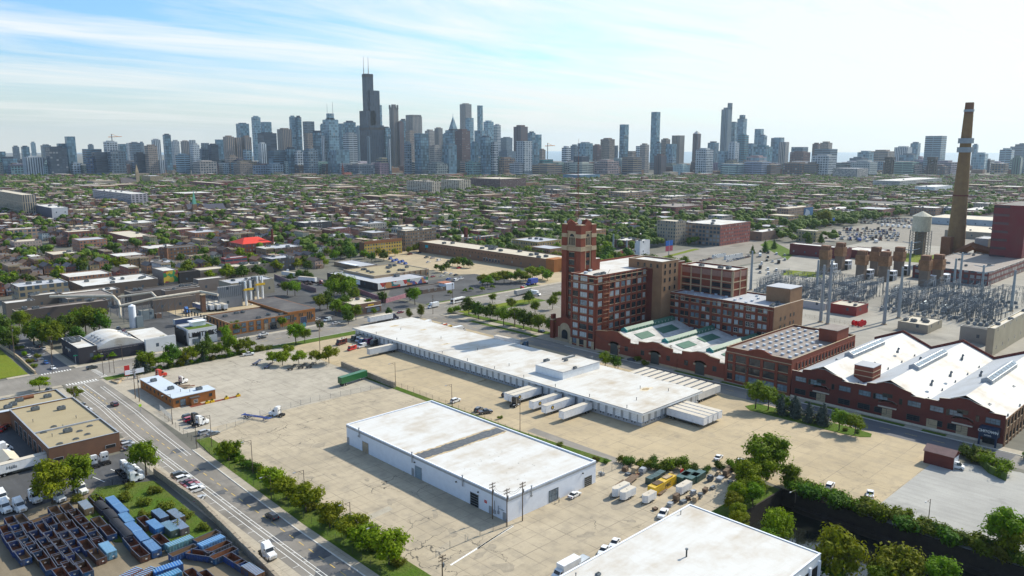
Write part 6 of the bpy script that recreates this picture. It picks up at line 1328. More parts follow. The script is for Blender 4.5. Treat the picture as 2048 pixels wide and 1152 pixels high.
t=shell('flat_depot','lower tan roofed depot with a pale metal strip behind the gravel roofed one','building',54,77,323.5,341,5.6,M['brick_brown'],M['roof_gravel'],.4,M['grey_trim']);b=MB();b.box(54.5,76.6,323.8,327,5.25,5.4);pt(b,'metal_strip',[M['roof_blue']],t);units(t,[(60,331),(63,335),(72,333),(58,329)],5.2,1.2)
b=MB();b.cyl((62,336.5,5.9),(68,336.5,5.9),.7,.7,10);pt(b,'duct',[M['rust']],t)
t=thing('tin_shed','small tin shed with a pitched pale roof and white door beside the depot','shed',(47.5,281));b=MB();b.box(44.8,50.2,276,286,0,2.9);pt(b,'wall',[M['brick_dark']],t);b=MB();b.gable(44.8,50.2,276,286,2.9,4.3,'y',.4,0,1);pt(b,'roof',[M['brick_dark'],M['roof_tan']],t);door(t,'S',276,47.9,3.,2.4,M['white_metal'])
t=thing('brown_shed','brown metal shed with a pitched roof and white roller door by the grey lot','shed',(263,56));x,y=W(1903,937);b=MB();b.box(x-1.2,x+4.6,y-.6,y+8,0,4.2);pt(b,'wall',[M['brick_dark']],t);b=MB();b.gable(x-1.2,x+4.6,y-.6,y+8,4.2,5.6,'y',.3,0,1);pt(b,'roof',[M['brick_dark'],plain('brown_roof_sheet',(.22,.13,.11),.5)],t);door(t,'S',y-.6,x+1.7,4.4,3.6,M['white_metal'])
# corner shop, muraled building, diner
t=block('corner_shop','low brick corner shop with a white roof, yellow sign and shop front',709,610,671,762,6,BRN,'blank','roof_tan',base=632,nu=2)
x,y=t.location[0],t.location[1];x1=xAt(y,762,5);windows(t,[('shop',x+(x1-x)*.7,y,2,(x1-x)*.5,2.6,'S')]);b=MB();b.box(x+(x1-x)*.4,x1,y-.5,y,4,4.3);pt(b,'canopy',[M['white_metal']],t);b=MB();b.box(x+(x1-x)*.5,x+(x1-x)*.72,y-.12,y,4.8,5.6);pt(b,'shop_sign',[M['yellow']],t)
def mural(name,seed,cols,sc):
 t_=NT(name);vo=t_.node('ShaderNodeTexVoronoi');vo.inputs['Scale'].default_value=sc;p=t_.obj();wv=t_.node('ShaderNodeVectorMath',operation='ADD');t_.link(p,wv.inputs[0]);t_.link(t_.scale(t_.noise(p,.25,3.,.5,out=1),(5.,5.,5.)),wv.inputs[1]);t_.link(wv.outputs[0],vo.inputs['Vector'])
 r=t_.node('ShaderNodeValToRGB');r.color_ramp.interpolation='CONSTANT';e=r.color_ramp.elements;e[0].color=(*cols[0],1);e[0].position=0;e[1].color=(*cols[1],1);e[1].position=1./len(cols)
 for i in range(2,len(cols)):q=e.new(i/len(cols));q.color=(*cols[i],1)
 t_.link(t_.sep(vo.outputs['Color'])[0],r.inputs[0]);return t_.done(r.outputs[0],.8)
MUR=mural('painted_mural',3,[(.55,.06,.03),(.70,.68,.62),(.04,.22,.10),(.55,.25,.10),(.70,.68,.64),(.10,.12,.30),(.50,.05,.04),(.05,.20,.20)],.22)
MUR2=mural('painted_mural_leaves',5,[(.03,.22,.06),(.65,.38,.02),(.05,.28,.10),(.30,.06,.06),(.62,.45,.05)],.35)
t=block('muraled_building','black walled warehouse with a colourful mural along its sunny side',756,567,654,856,8,(.03,.032,.04),'blank','roof_grey',base=583,nu=5)
x,y=t.location[0],t.location[1];h=zAt(x,y,567);x1=xAt(y,856,h);y1=yAt(x,654,h)
b=MB();b.box(0,x1-x,-.08,0,1.4,h-.1);b.build('mural',[MUR],t)
b=MB();b.box(-.1,0,(y1-y)*.33,(y1-y)*.5,2,h-.6);b.build('poster_panel',[M['white_wall']],t)
t=blockw('brick_warehouse','tan brick warehouse with a brown roof full of vents behind the muraled building',x+12,x1+18,y+22,y1-4,h+1.5,TAN,'blank','roof_gravel',.5,14)
b=MB();bx,by=t.location[0],t.location[1]
for k in range(5):b.box(x1-bx-6+5.2*k,x1-bx-5.4+5.2*k,-.5,0,0,h+1.2)
b.build('buttress',[M['brick_tan']],t)
t=thing('painted_wall','long pink painted street wall in front of the black muraled building','wall',W(770,598));b=MB();p=[W(708,582),W(772,606),W(822,592)]
for(ax,ay),(cx_,cy_)in zip(p,p[1:]):
 d=Vector((cx_-ax,cy_-ay)).normalized()*.15;n_=Vector((-d.y,d.x));b.prism([(ax+n_.x,ay+n_.y),(ax-n_.x,ay-n_.y),(cx_-n_.x,cy_-n_.y),(cx_+n_.x,cy_+n_.y)],0,2.8)
pt(b,'panel',[plain('pink_wall_paint',(.34,.17,.20),.85,var=.3)],t)
t=block('diner','low black roofed diner with a white end wall and red tiles',845,580,818,908,4.2,(.17,.12,.09),'blank','roof_tar',base=588)
x,y=t.location[0],t.location[1];x1=xAt(y,908,4);windows(t,[('white',x+(x1-x)*(.2+.2*k),y,2.,1.6,1.6,'S')for k in range(4)]);b=MB();b.box(x+(x1-x)*.74,x1+.1,y-.1,y+8,0,4.5,0);b.box(x+(x1-x)*.72,x1,y+2,y+10,4.5,4.8,1);pt(b,'end_bay',[M['white_wall'],plain('red_tiles',(.36,.14,.08),.8)],t)
t=block('canopy_garage','flat garage with a broad white canopy roof on the neighbourhood street',720,533,668,757,5,TAN,'blank','roof_grey',base=541);b=MB();x,y=t.location[0],t.location[1];b.box(-4,.2,1,22,4,4.5);b.build('canopy',[M['white_metal']],t)
# retail hall, flats, school
t=block('retail_hall','long low brown brick retail hall with a white roof and an orange brick end',1108,520,838,1150,8,(.24,.13,.075),'blank','roof_tan',base=545,nu=16)
x,y=t.location[0],t.location[1];h=zAt(x,y,520);sp=[]
for k in range(34):sp.append(('plain',x,y+40+4.4*k,h*.68,1.2,1.2,'W'))
for k in range(6):sp.append(('open',x,y+66+3.9*k,2.2,2.4,3.,'W'))
windows(t,sp,limit=60);b=MB();b.box(-.15,14,-.2,9,0,h+.3);b.build('orange_end',[M['brick_orange']],t);b=MB();b.box(-.5,-.15,yAt(x,845,6)-y-9,yAt(x,845,6)-y-5,h*.5,h*.75);b.build('shop_sign',[plain('cyan_sign',(.02,.35,.45),.5)],t)
t=block('yellow_flats','yellow brick flats with a brown tiled edge on the tan lot',729.5,485,719,804,13,YEL,'apt','roof_brown',base=514,nu=2);x,y=t.location[0],t.location[1];b=MB();b.box(-.2,.0,0,yAt(x,719,8)-y,0,zAt(x,y,485));b.build('brick_side',[M['brick_brown']],t);b=MB();b.box(-.1,xAt(y,804,12)-x,-.25,0,zAt(x,y,489),zAt(x,y,483));b.build('tiled_edge',[plain('brown_tile',(.25,.11,.05),.8)],t)
block('brown_flats','big plain brown brick flats six floors high beside the yellow flats',811,462,794,872,20,(.21,.15,.10),'apt','roof_tan',base=503,nu=3)
block('white_roof_shed','low white roofed shed between the brown flats and the red brick works',898,477,872,957,6,CRM,'blank','roof_white',nu=3)
t=block('brick_works','dark red brick works with a white roof and a square chimney',938,476,928,998,11,RBR,'loft','roof_white',nu=2);b=MB();b.box(6,9,12,15,8,20);b.build('chimney',[M['brick_dark']],t)
block('tan_loft','cream brick loft building with a grey roof in front of the tower',1075,484,1024,1123,15,(.42,.30,.13),'punch','roof_grey',base=508,nu=3)
t=block('hipped_school','brick school with a bright red hipped roof and a tall chimney',484,489,456,546,11,(.22,.06,.04),'punch','roof_tan')
x,y=t.location[0],t.location[1];w=xAt(y,546,11)-x;d=yAt(x,456,11)-y
b=MB();v=[(1,1,10.9),(w-1,1,10.9),(w-1,d-1,10.9),(1,d-1,10.9),(w*.3,d*.5,15.5),(w*.75,d*.5,15.5)];b.add(v,[(0,1,5,4),(1,2,5),(2,3,4,5),(3,0,4)]);b.build('hipped_roof',[plain('bright_red_roof',(.62,.045,.02),.6,var=.08)],t)
b=MB();b.cyl((w+2,5,0),(w+2,5,22),1.4,1.1,10,0);b.cyl((w+2,5,22),(w+2,5,22.6),1.5,1.5,10,0);b.build('chimney',[M['brick_dark']],t)
block('school_wing','low brick wing with a white roof beside the red hipped school',548,489,500,572,7,RBR,'punch','roof_white')
block('striped_flats','red and white striped brick flats with a grey roof below the red school',450,517,441,494,11,(.42,.10,.10),'ribbon','roof_grey',nu=2)
t=block('turreted_flats','long brown terrace of flats with corner turrets and bay windows',332,497,318,397,12,(.20,.11,.06),'apt','roof_tar');b=MB();b.cyl((0,0,0),(0,0,12.5),1.8,1.8,8,0);b.cyl((0,0,12.5),(0,0,15.5),2.1,.1,8,1);b.build('turret',[M['brick_brown'],M['roof_tar']],t)
block('tan_flats','tan brick house block with a flat tan roof beneath the striped flats',378,512,372,420,9,TAN,'house','roof_tan')
block('dark_corner_flats','dark grey painted corner flats with white end wall',543,518,524,589,11,(.07,.07,.075),'apt','roof_grey',nu=2);block('cream_bank','black glazed and brick corner block in the dense houses',609,446,588,664,14,(.06,.06,.065),'apt','roof_white',nu=3)
# the plant
PLB=(.135,.105,.085)
t=block('plant_hall','long white roofed plant hall with rooftop units beneath the gabled houses',166,573,138,316,8,PLB,'blank','roof_white',nu=8)
block('plant_hall','low white roofed plant hall running in front of the longest one',130,590,118,240,7,(.22,.17,.13),'punch','roof_white',nu=3);block('plant_hall','white roofed plant hall at the street edge of the plant',11,607,3,71,9,(.18,.15,.12),'blank','roof_white',nu=1);block('plant_hall','white roofed bay between the street hall and the long halls',62,592,55,118,9,(.18,.15,.12),'blank','roof_white',nu=2);block('plant_hall','black roofed plant hall in the middle of the plant',262,586,248,398,9,(.14,.12,.105),'blank','roof_tar',nu=5);block('plant_hall','raised black roofed bay over the middle plant hall',330,582,322,400,11,(.20,.15,.12),'blank','roof_tar',nu=1)
t=block('plant_hall','dark brown walled old foundry with a broken patchwork roof',34,623,24,216,9,(.10,.078,.07),'blank','roof_brown',base=649,nu=3);block('plant_hall','plant hall with open yellowish bays behind the white ducts',135,598,116,226,8,(.20,.165,.13),'loft','roof_brown');block('plant_hall','brown loading hall above the parked trailers',305,601,300,392,8,(.16,.13,.11),'blank','roof_tan')
block('plant_hall','white roofed box at the upper end of the plant',396,560,386,450,9,(.24,.20,.17),'blank','roof_white');block('plant_hall','wide grey roofed hall beside the brown street wall',462,567,437,548,10,(.36,.32,.24),'blank','roof_grey',nu=4);block('plant_hall','cream roofed hall with rooftop plant at the neighbourhood edge',400,541,384,547,8,(.24,.20,.17),'blank','roof_tan',nu=10)
t=block('mural_cube','cube building with an orange and green leaf mural by the plant',326,542,304,356,11,(.25,.22,.19),'blank','roof_white');x,y=t.location[0],t.location[1];b=MB();b.box(0,xAt(y,356,9)-x,-.1,0,2,10.6);b.build('mural',[MUR2],t);block('mural_annex','black annex beside the leaf mural',358,545,352,400,9,(.03,.03,.032),'blank','roof_tar')
for k,(cx,ct,bs,lx,rx,l)in enumerate(((440,575,618,436,483,'grey ribbed filter house nearer the orange depot'),(488,562,603,484,507,'grey ribbed filter house with tall white stacks behind it'))):
 t=block('filter_house',l,cx,ct,lx,rx,18,(.30,.31,.32),'vert' if k else 'blank','roof_grey',base=bs,group='filter houses');x,y=t.location[0],t.location[1];h=zAt(x,y,ct);w=xAt(y,rx,h)-x
 b=MB();[b.box(w*i/12.,w*i/12.+.2,-.2,0,h*.5,h)for i in range(13)];b.box(w,w+5,1,4,h-1.5,h+1.5);b.build('hopper',[M['galv']],t)
 b=MB()
 for i in range(2):b.cyl((w+2+3.4*i,-1,0),(w+2+3.4*i,-1,h+2),.7,.7,10)
 b.build('stack',[M['white_metal']],t);b=MB();b.box(w+.5,w+7,-2.2,.2,h*.72,h*.75);b.box(w+.5,w+7,-2.2,-2.1,h*.75,h*.82);b.build('platform',[M['yellow']],t)
def P3(px,py,z):x,y=W(px,py,z);return(x,y,z)
b=MB();b.path([P3(100,593,13),P3(226,592,13),P3(237,603,10)],.85,10);b.path([P3(237,603,10),P3(240,612,9),P3(312,596,12),P3(400,583,13),P3(436,590,12)],.8,10);b.path([P3(236,594,12),P3(303,585,14),P3(312,594,12)],.65,10);b.path([P3(240,610,9),P3(241,636,2)],.6,8)
o=b.build('duct_pipe',[M['stone_pale']],smooth=True);tag(o,'fat white ducts running along the front of the plant','duct')
t=thing('pipe_trestle','pale steel trestle carrying the white plant ducts','trestle',W(340,620));b=MB()
for px in range(245,440,13):
 z=11;x,y=W(px,612-(px-240)*.13,z);b.cyl((x,y,0),(x,y,z),.14,.14,5);b.cyl((x,y,6),(x+3,y,10),.1,.1,4)
for px in(222,235,248,258):
 x,y=W(px,632,0);b.cyl((x,y,0),(x,y,11),.18,.18,5)
 for z in(3,6,9):b.box(x-1.4,x+1.4,y-.1,y+.1,z,z+.2)
pt(b,'frame',[M['galv']],t)
t=thing('storage_tank','tall white round tank beside the grey boxes in the plant','tank',W(267,655));b=MB();b.cyl((0,0,0),(0,0,12.5),1.9,1.9,16);b.cyl((0,0,12.5),(0,0,13.4),1.9,.3,16);b.build('vessel',[M['white_wall']],t,smooth=False);b=MB();b.path([(1.9,-.6,0),(1.9,-.6,13)],.12,5);b.build('ladder',[M['galv']],t)
for l,cx,ct,bs,lx,rx,rf in(('grey metal cabin with a tan roof beside the white tank',283,622,641,276,307,'roof_tan'),('tall grey box in front of the white tank',275,634,656,270,286,'roof_grey'),('little brown guard cabin between yellow rails',313,628,637,308,323,'roof_grey')):block('plant_cabin',l,cx,ct,lx,rx,5,(.26,.31,.32)if 'grey' in l else BRN,'blank',rf,base=bs,cat='cabin')
t=thing('yard_wall','brown wall beside the street behind the plant','wall',W(585,575));b=MB();p=[W(549,556),W(572,566),W(632,585)]
for(ax,ay),(cx_,cy_)in zip(p,p[1:]):n_=Vector((cy_-ay,ax-cx_)).normalized()*.2;b.prism([(ax+n_.x,ay+n_.y),(ax-n_.x,ay-n_.y),(cx_-n_.x,cy_-n_.y),(cx_+n_.x,cy_+n_.y)],0,3.2)
pt(b,'panel',[plain('mauve_wall',(.20,.14,.15),.9)],t)
b=MB();x,y=W(560,574)
for _ in range(60):b.ball((x+RQ.uniform(0,30),y+RQ.uniform(-8,8),RQ.uniform(0,1.3)),RQ.uniform(.8,1.9),5,4,.6)
tag(b.build('scrap_pile',plain('dark_scrap',(.055,.04,.04),.9,var=.8,sc=2.)),'dark heap of scrap beside the brown street wall','scrap heap',kind='stuff')
# beyond: named blocks of the middle distance, roof corner / edges / height
for nm,l,cx,ct,lx,rx,h,c,f,rf in(
('loft_block','big grey-tan loft building with a red brick end by the avenue',1441,450,1368,1501,22,(.27,.20,.15),'loft','roof_white'),('loft_block','pale six storey loft wing with square dark windows',1352,443,1314,1372,25,(.34,.29,.22),'punch','roof_tan'),('white_cube','white cube house among the trees by the avenue',1280,482,1270,1300,14,(.78,.79,.80),'blank','roof_white'),('white_roof_shed','white roofed shed beside the pale loft wing',1300,452,1288,1330,7,CRM,'blank','roof_white'),('white_roof_hall','low hall with a broad white roof past the red brick loft end',1524,464,1500,1567,10,(.2,.13,.1),'blank','roof_white'),
('mural_flats','tan brick flats with a blue sky mural by the bright green tree',1577,417,1554,1626,19,(.34,.23,.17),'punch','roof_tan'),('brick_hall','long red brick hall behind the bright green tree',1766,419,1712,1790,12,(.27,.12,.09),'punch','roof_grey'),('pink_hall','pinkish hall with white roof beside the long red hall',1662,420,1632,1710,8,(.36,.22,.17),'blank','roof_white'),('brick_hall','two storey brown brick hall with arched windows near the chimney',1872,416,1821,1888,13,(.30,.19,.13),'punch','roof_white'),('grey_hall','long pale blue-grey warehouse with dock doors behind the chimney',2000,442,1856,2030,9,(.40,.46,.50),'blank','roof_tan'),('tan_hall','long tan roofed shed between the chimney and the dark red plant',2000,467,1890,2040,8,(.36,.30,.23),'blank','roof_tan'),('brick_hall','dark brick hall with twin white pitched roofs',1960,421,1922,1998,9,(.17,.09,.10),'blank','roof_white'),('long_black_roof','long black flat roof above the bright green tree',1800,409,1660,1830,8,(.2,.2,.2),'blank','roof_tar'),
('tan_loft','brown and tan loft with a white roof in the middle distance',1115,380,1090,1133,18,(.26,.17,.12),'loft','roof_white'),('tan_loft','wide orange-tan loft with a white lift house on top',1250,385,1218,1293,19,(.38,.24,.14),'loft','roof_tan'),('tan_loft','pale tan loft half behind trees past the wide orange one',1345,393,1318,1380,15,(.40,.31,.20),'loft','roof_white'),('red_row','long row of dark red brick flats in the middle distance',1352,414,1297,1406,14,(.24,.08,.06),'apt','roof_brown'),('red_row','dark red brick flats behind the long red row',1404,398,1374,1431,14,(.26,.08,.06),'apt','roof_brown'),('white_office_slab','white two storey office with red sign in the trees',1500,370,1420,1520,12,(.62,.62,.6),'ribbon','roof_white'),
('white_flats','long cream and black apartment block, nearer half',864,363,813,880,30,(.62,.54,.42),'balc','roof_tan'),('white_flats','long cream and black apartment block, farther half',918,360,882,942,30,(.62,.54,.42),'balc','roof_tan'),('brown_long_flats','dark brown apartment slab behind the cream and black block',1000,358,940,1052,28,(.16,.09,.08),'apt','roof_tan'),('white_framed_flats','white framed apartment building with dark balconies by the railway',262,388,185,296,22,(.50,.47,.50),'balc','roof_white'),('beige_loft_block','big beige loft block with dark vertical window bays at the picture edge',44,390,-40,71,34,(.46,.38,.27),'vert','roof_tan'),('box_hall','white and dark grey windowless hall beside the beige loft block',103,416,70,135,19,(.62,.63,.66),'blank','roof_white'),('red_school','long dark red brick school in the far trees',440,367,379,456,15,(.27,.07,.06),'punch','roof_tan'),('tan_college','yellow stone college building beside the far church',300,352,283,326,24,(.42,.32,.18),'punch','roof_grey'),
('white_slab','pale gridded apartment slab far behind the substation',1715,337,1666,1737,36,(.46,.44,.42),'grid','roof_grey'),('long_white_hall','long white hall with green windows far behind the silo',1800,362,1746,1884,20,(.56,.56,.52),'ribbon','roof_white'),('dome_hall','white rounded roofs of the far works behind the chimney',1870,374,1830,1905,16,(.7,.72,.74),'blank','roof_white'),('brown_stores','brown shops with white roof left of the mural flats',1640,390,1617,1660,12,(.28,.16,.13),'punch','roof_tan'),('blue_hall','blue box shaped hall in the rail yards',1160,350,1126,1200,18,(.10,.22,.32),'blank','roof_grey'),('long_red_store','long dark red hall under the skyline',925,323,823,930,18,(.25,.07,.09),'blank','roof_grey'),('pair_flats','red brick tower block of a pair below the skyline',815,330,806,822,34,(.30,.12,.10),'apt','roof_grey'),('pair_flats','second red brick tower block of the pair below the skyline',838,331,828,843,32,(.30,.12,.10),'apt','roof_grey'),('post_office','huge tan stone office block at the feet of the black tower',752,305,706,805,62,(.42,.33,.27),'vert','roof_tan'),
('brick_flats','brick flats with white trim left of the red school',470,462,452,503,12,(.3,.12,.08),'apt','roof_tan'),('brick_flats','brown brick terrace with pale roof beyond the red school',505,437,476,530,12,(.3,.17,.12),'apt','roof_tan'),('brick_flats','long red brick row with pale roof among the gabled houses',262,475,214,311,9,(.3,.1,.07),'house','roof_tan'),('brick_flats','long tan row with a white rooftop among the houses',260,447,238,312,11,(.36,.28,.2),'house','roof_white'),('brick_flats','grey brick flats with many windows above the yellow flats',745,466,718,778,13,(.27,.2,.15),'apt','roof_grey')):
 t=block(nm,l,cx,ct,lx,rx,h,c,f,rf,nu=RQ.choice((1,2,4)))
 if 'red brick end' in l:x,y=t.location[0],t.location[1];b=MB();b.box(0,xAt(y,1501,20)-x,-.2,0,0,h-.3);b.build('red_end',[FA['punch']],t,color=(.30,.085,.07))
 if 'sky mural' in l:x,y=t.location[0],t.location[1];w=xAt(y,1626,15)-x;b=MB();b.box(w*.62,w,-.3,0,5,h-1.5);b.build('mural',[mural('sky_mural',8,[(.03,.09,.20),(.05,.16,.30),(.35,.42,.50),(.04,.12,.25)],.09)],t)
 if 'dark grey windowless' in l:b=MB();x,y=t.location[0],t.location[1];b.box(-.3,0,0,yAt(x,70,10)-y,0,h-.5);b.build('dark_side',[plain('slate_cladding',(.10,.10,.125),.7)],t)
 # churches
t=thing('church','church with a green copper steeple above dark slate roofs','church',W(390,428));t.scale=(.75,.75,.7)
b=MB();b.box(-4,4,-4,4,0,22,0);b.build('tower',[M['brick_tan']],t);b=MB();b.add([(-3.6,-3.6,22),(3.6,-3.6,22),(3.6,3.6,22),(-3.6,3.6,22),(0,0,52)],[(0,1,4),(1,2,4),(2,3,4),(3,0,4)]);b.build('steeple',[plain('copper_green',(.12,.36,.27),.6)],t)
b=MB();b.box(4,26,6,56,0,10);b.build('nave',[M['brick_tan']],t);b=MB();b.gable(4,26,6,56,10,22,'y',.6,0,1);b.gable(26,70,10,34,8,19,'x',.6,0,1);b.gable(-4,26,24,40,10,20,'x',.6,0,1);b.build('roof',[M['brick_tan'],plain('dark_slate',(.055,.055,.075),.5)],t);b=MB();b.box(26,70,10,34,0,8);b.build('transept',[M['brick_tan']],t);EXC.append((t.location[0]-10,t.location[0]+75,t.location[1]-8,t.location[1]+60))
t=thing('church','pale stone church with a tall tapering tower in the far trees','church',W(276,372));t.scale=(.62,)*3;b=MB();b.box(-7,7,-7,7,0,42,0);b.box(-6,6,-6,6,42,62,0);b.add([(-6,-6,62),(6,-6,62),(6,6,62),(-6,6,62),(0,0,95)],[(0,1,4),(1,2,4),(2,3,4),(3,0,4)],0);b.build('tower',[M['stone']],t);b=MB();b.box(-70,-8,-14,14,0,16,0);b.gable(-70,-8,-14,14,16,38,'x',1,0,1);b.build('nave',[M['brick_tan'],plain('dark_slate_roof',(.10,.085,.085),.6)],t);EXC.append((t.location[0]-75,t.location[0]+10,t.location[1]-18,t.location[1]+18))
t=thing('church','dark brick church with a thin spire below the skyline','church',W(686,355));t.scale=(.67,)*3;b=MB();b.box(-5,5,-5,5,0,40);b.add([(-5,-5,40),(5,-5,40),(5,5,40),(-5,5,40),(0,0,78)],[(0,1,4),(1,2,4),(2,3,4),(3,0,4)]);b.build('spire',[M['brick_dark']],t);b=MB();b.box(5,50,-8,12,0,14);b.gable(5,50,-8,12,14,26,'x',1,0,0);b.build('nave',[M['brick_dark']],t)
LMK=[((313,640),'the canopy garage'),(W(500,500),'the red roofed school'),(W(765,512),'the yellow flats'),(W(840,505),'the brown flats'),(W(390,440),'the green steepled church'),(W(230,575),'the white roofed plant'),(W(365,515),'the turreted flats'),(W(445,530),'the striped flats'),(W(960,500),'the red brick works'),(W(1440,490),'the red ended loft'),(W(1340,480),'the pale loft wing'),(W(1590,445),'the mural flats'),(W(60,430),'the beige loft block'),(W(240,415),'the white framed flats'),(W(620,470),'the black glazed block'),(W(1280,505),'the white cube house'),(W(1255,405),'the wide orange loft'),(W(1350,430),'the long red row'),(W(870,390),'the cream apartment block'),(W(1650,470),'the far storage lot'),(W(800,580),'the muraled building'),(W(1000,535),'the brown retail hall'),(W(540,660),'the orange depot'),(W(80,580),'the street hall'),(W(262,485),'the long red brick row'),(W(270,455),'the long tan row'),(W(500,445),'the brown terrace'),(W(1075,505),'the cream loft'),(W(1545,475),'the white roofed hall'),(W(900,580),'the diner'),(W(170,500),'the gabled rows'),(W(20,520),'the picture edge'),(W(690,480),'the street of trees'),(W(900,440),'the wooded streets'),(W(1180,440),'the radio mast')]
# ---------------------------------------------------------------- rows of houses and the trees between them
def islandmat(name,cols,vary=.3,base=None,rough=.85):
 t=NT(name);r=t.node('ShaderNodeValToRGB');r.color_ramp.interpolation='CONSTANT';e=r.color_ramp.elements;n=len(cols)
 e[0].color=(*cols[0],1);e[0].position=0;e[1].color=(*cols[1],1);e[1].position=1/n
 for i in range(2,n):q=e.new(i/n);q.color=(*cols[i],1)
 t.link(t.node('ShaderNodeNewGeometry').outputs['Random Per Island'],r.inputs[0]);col=t.mix(t.math('MULTIPLY',t.ramp(t.noise(t.pos(),.2,4.),.3,.7),vary),r.outputs[0],(.10,.08,.07));return t,col
WALLS=[(.22,.105,.07),(.31,.185,.11),(.38,.26,.16),(.29,.09,.06),(.17,.09,.065),(.42,.32,.21),(.26,.145,.10),(.46,.40,.32),(.21,.10,.075),(.37,.21,.11)]
ROOFS=[(.14,.10,.085),(.27,.16,.10),(.085,.085,.095),(.20,.14,.11),(.33,.21,.12),(.12,.125,.15),(.19,.11,.085),(.24,.215,.20)]
FLATS=[(.50,.46,.39),(.36,.28,.20),(.62,.60,.56),(.10,.095,.09),(.55,.53,.48),(.22,.18,.145),(.18,.15,.125),(.46,.38,.28),(.13,.115,.105)]
tt,cc=islandmat('distant_roofs',ROOFS);M['d_roof']=tt.done(cc,.85,0,.2)
tt,cc=islandmat('distant_flat_roofs',FLATS);M['d_flat']=tt.done(cc,.85,0,.2)
tt,cc=islandmat('distant_walls',WALLS);x,y,z=tt.sep(tt.pos());nx,ny,nz=tt.sep(tt.node('ShaderNodeNewGeometry').outputs['Normal'])
fx=tt.math('GREATER_THAN',tt.math('ABSOLUTE',nx),.7);u=tt.math('ADD',tt.math('MULTIPLY',fx,y),tt.math('MULTIPLY',tt.math('SUBTRACT',1.,fx),x))
iu=tt.math('LESS_THAN',tt.math('ABSOLUTE',tt.math('SUBTRACT',tt.math('FRACT',tt.math('DIVIDE',u,2.5)),.5)),.19);iz=tt.math('LESS_THAN',tt.math('ABSOLUTE',tt.math('SUBTRACT',tt.math('FRACT',tt.math('DIVIDE',z,3.1)),.5)),.24)
M['d_wall']=tt.done(tt.mix(tt.math('MULTIPLY',iu,iz),cc,(.05,.055,.06)),.85,0,.2)
M['shingle']=painted('shingle_roof',.85,0,.35,.5,.2)
def house_proto(kind):
 t=thing('house','house','house');w,d,h={'gable':(7.2,14,6.6),'tallgable':(7.2,15,8.6),'cottage':(7.2,12,4.8),'flat':(7,18,8.4),'flat3':(7.4,20,11)}[kind]
 b=MB();b.box(0,w,0,d,-.2,h);b.build('wall',[FA['house']],t)
 if 'flat' in kind:
  r=MB();r.box(-.1,w+.1,-.2,d+.1,h,h+.25);r.build('roof',[M['shingle']],t);b=MB();b.box(-.15,w+.15,-.5,0,h-.5,h+.7);b.build('cornice',[M['stone']],t)
 else:
  r=MB();r.gable(0,w,0,d,h,h+w*.3,'y',.35,1,0);r.build('roof',[M['shingle'],FA['house']],t)
  b=MB();b.box(.6,w-.6,-1.8,0,0,.7);b.box(.6,w-.6,-1.9,0,2.9,3.1);b.box(.6,.8,-1.8,-1.6,.7,2.9);b.box(w-.8,w-.6,-1.8,-1.6,.7,2.9);b.build('porch',[M['timber']],t)
 b=MB();b.box(w*.7,w*.7+.8,d*.6,d*.6+.8,h,h+(w*.3+.9 if 'flat' not in kind else 1.4));b.build('chimney',[M['brick_brown']],[o for o in D.objects if o.parent==t and o.name.startswith('roof')][0])
 return freeze(t),w,d,h
HP={k:house_proto(k)for k in('gable','tallgable','cottage','flat','flat3')}
RN=random.Random(43)
def bare(x,y,m=0):
 return not any(a-m<x<b+m and c-m<y<d+m for a,b,c,d in EXC)
EXC+=[(-100,420,330,440),(140,480,395,560),(60,101,390,800),(400,480,390,640),(376,900,-400,345),(560,800,330,445),(880,1260,240,425),(20,82,390,566)]
WN={0:'dark red brick',1:'brown brick',2:'tan brick',3:'red brick',4:'dark brown',5:'pale tan',6:'brown',7:'cream sided',8:'dark brick',9:'orange-brown brick'}
EXTRA=[((.52,.53,.52),'white sided'),((.30,.38,.44),'blue-grey sided'),((.44,.40,.33),'beige sided')]
NH=[0];HB=MB();TB=MB();SPOTS=[]
def house(x,y,kind,dist):
 p,w,d,h=HP[kind];k=RN.randrange(10);col,cn=(WALLS[k],WN[k])if RN.random()<.86 else RN.choice(EXTRA)
 if NH[0]<300:
  NH[0]+=1;o=dup(p,(x,y,0),0,None,'houses of the dense neighbourhood',None,None,(),'house')
  for c in o.children:
   n=c.name.split('.')[0]
   if n=='wall':c.color=(*[q*RN.uniform(.85,1.15)for q in col],1)
   elif n=='roof':rc=RN.choice(FLATS if 'flat' in kind else ROOFS);c.color=(*rc,1)
  auto(o,cn+{'gable':' gabled house','tallgable':' tall gabled house','cottage':' gabled cottage','flat':' flat roofed house','flat3':' three storey flat'}[kind],'house','houses of the dense neighbourhood',(x,y))
 else:
  hh=h*RN.uniform(.85,1.15);HB.box(x,x+w,y,y+d,-.2,hh,0,2 if 'flat' in kind else 0)
  if 'flat' not in kind:HB.gable(x,x+w,y,y+d,hh,hh+w*.3,'y',.3,0,1)
  elif RN.random()<.6:HB.box(x+1,x+2,y+d*.5,y+d*.5+1,hh,hh+1.3,0)
cand=[]
for row in range(90):
 yb=346+row*30+(row//2)*9
 for X in range(20,3400,8):
  if X%200<14:continue
  q=proj(X,yb,5)
  if not(-40<q[0]<2090)or q[1]<352:continue
  if(q[1]>555 and not(q[0]<150 and q[1]<594))or(q[1]>545 and q[0]>640):continue
  dz=.9
  if q[0]>1310:dz=.7 if q[1]<430 else(.4 if q[0]<1560 else 0)
  elif q[0]>900:dz=.75 if q[1]<470 else .12
  elif q[0]>640 and q[1]>505:dz=.1
  if q[1]<395:dz*=.62
  if q[0]>1020 and q[1]>428:dz*=.55
  cand.append((X*X+yb*yb,X,yb,q,dz))
cand.sort()
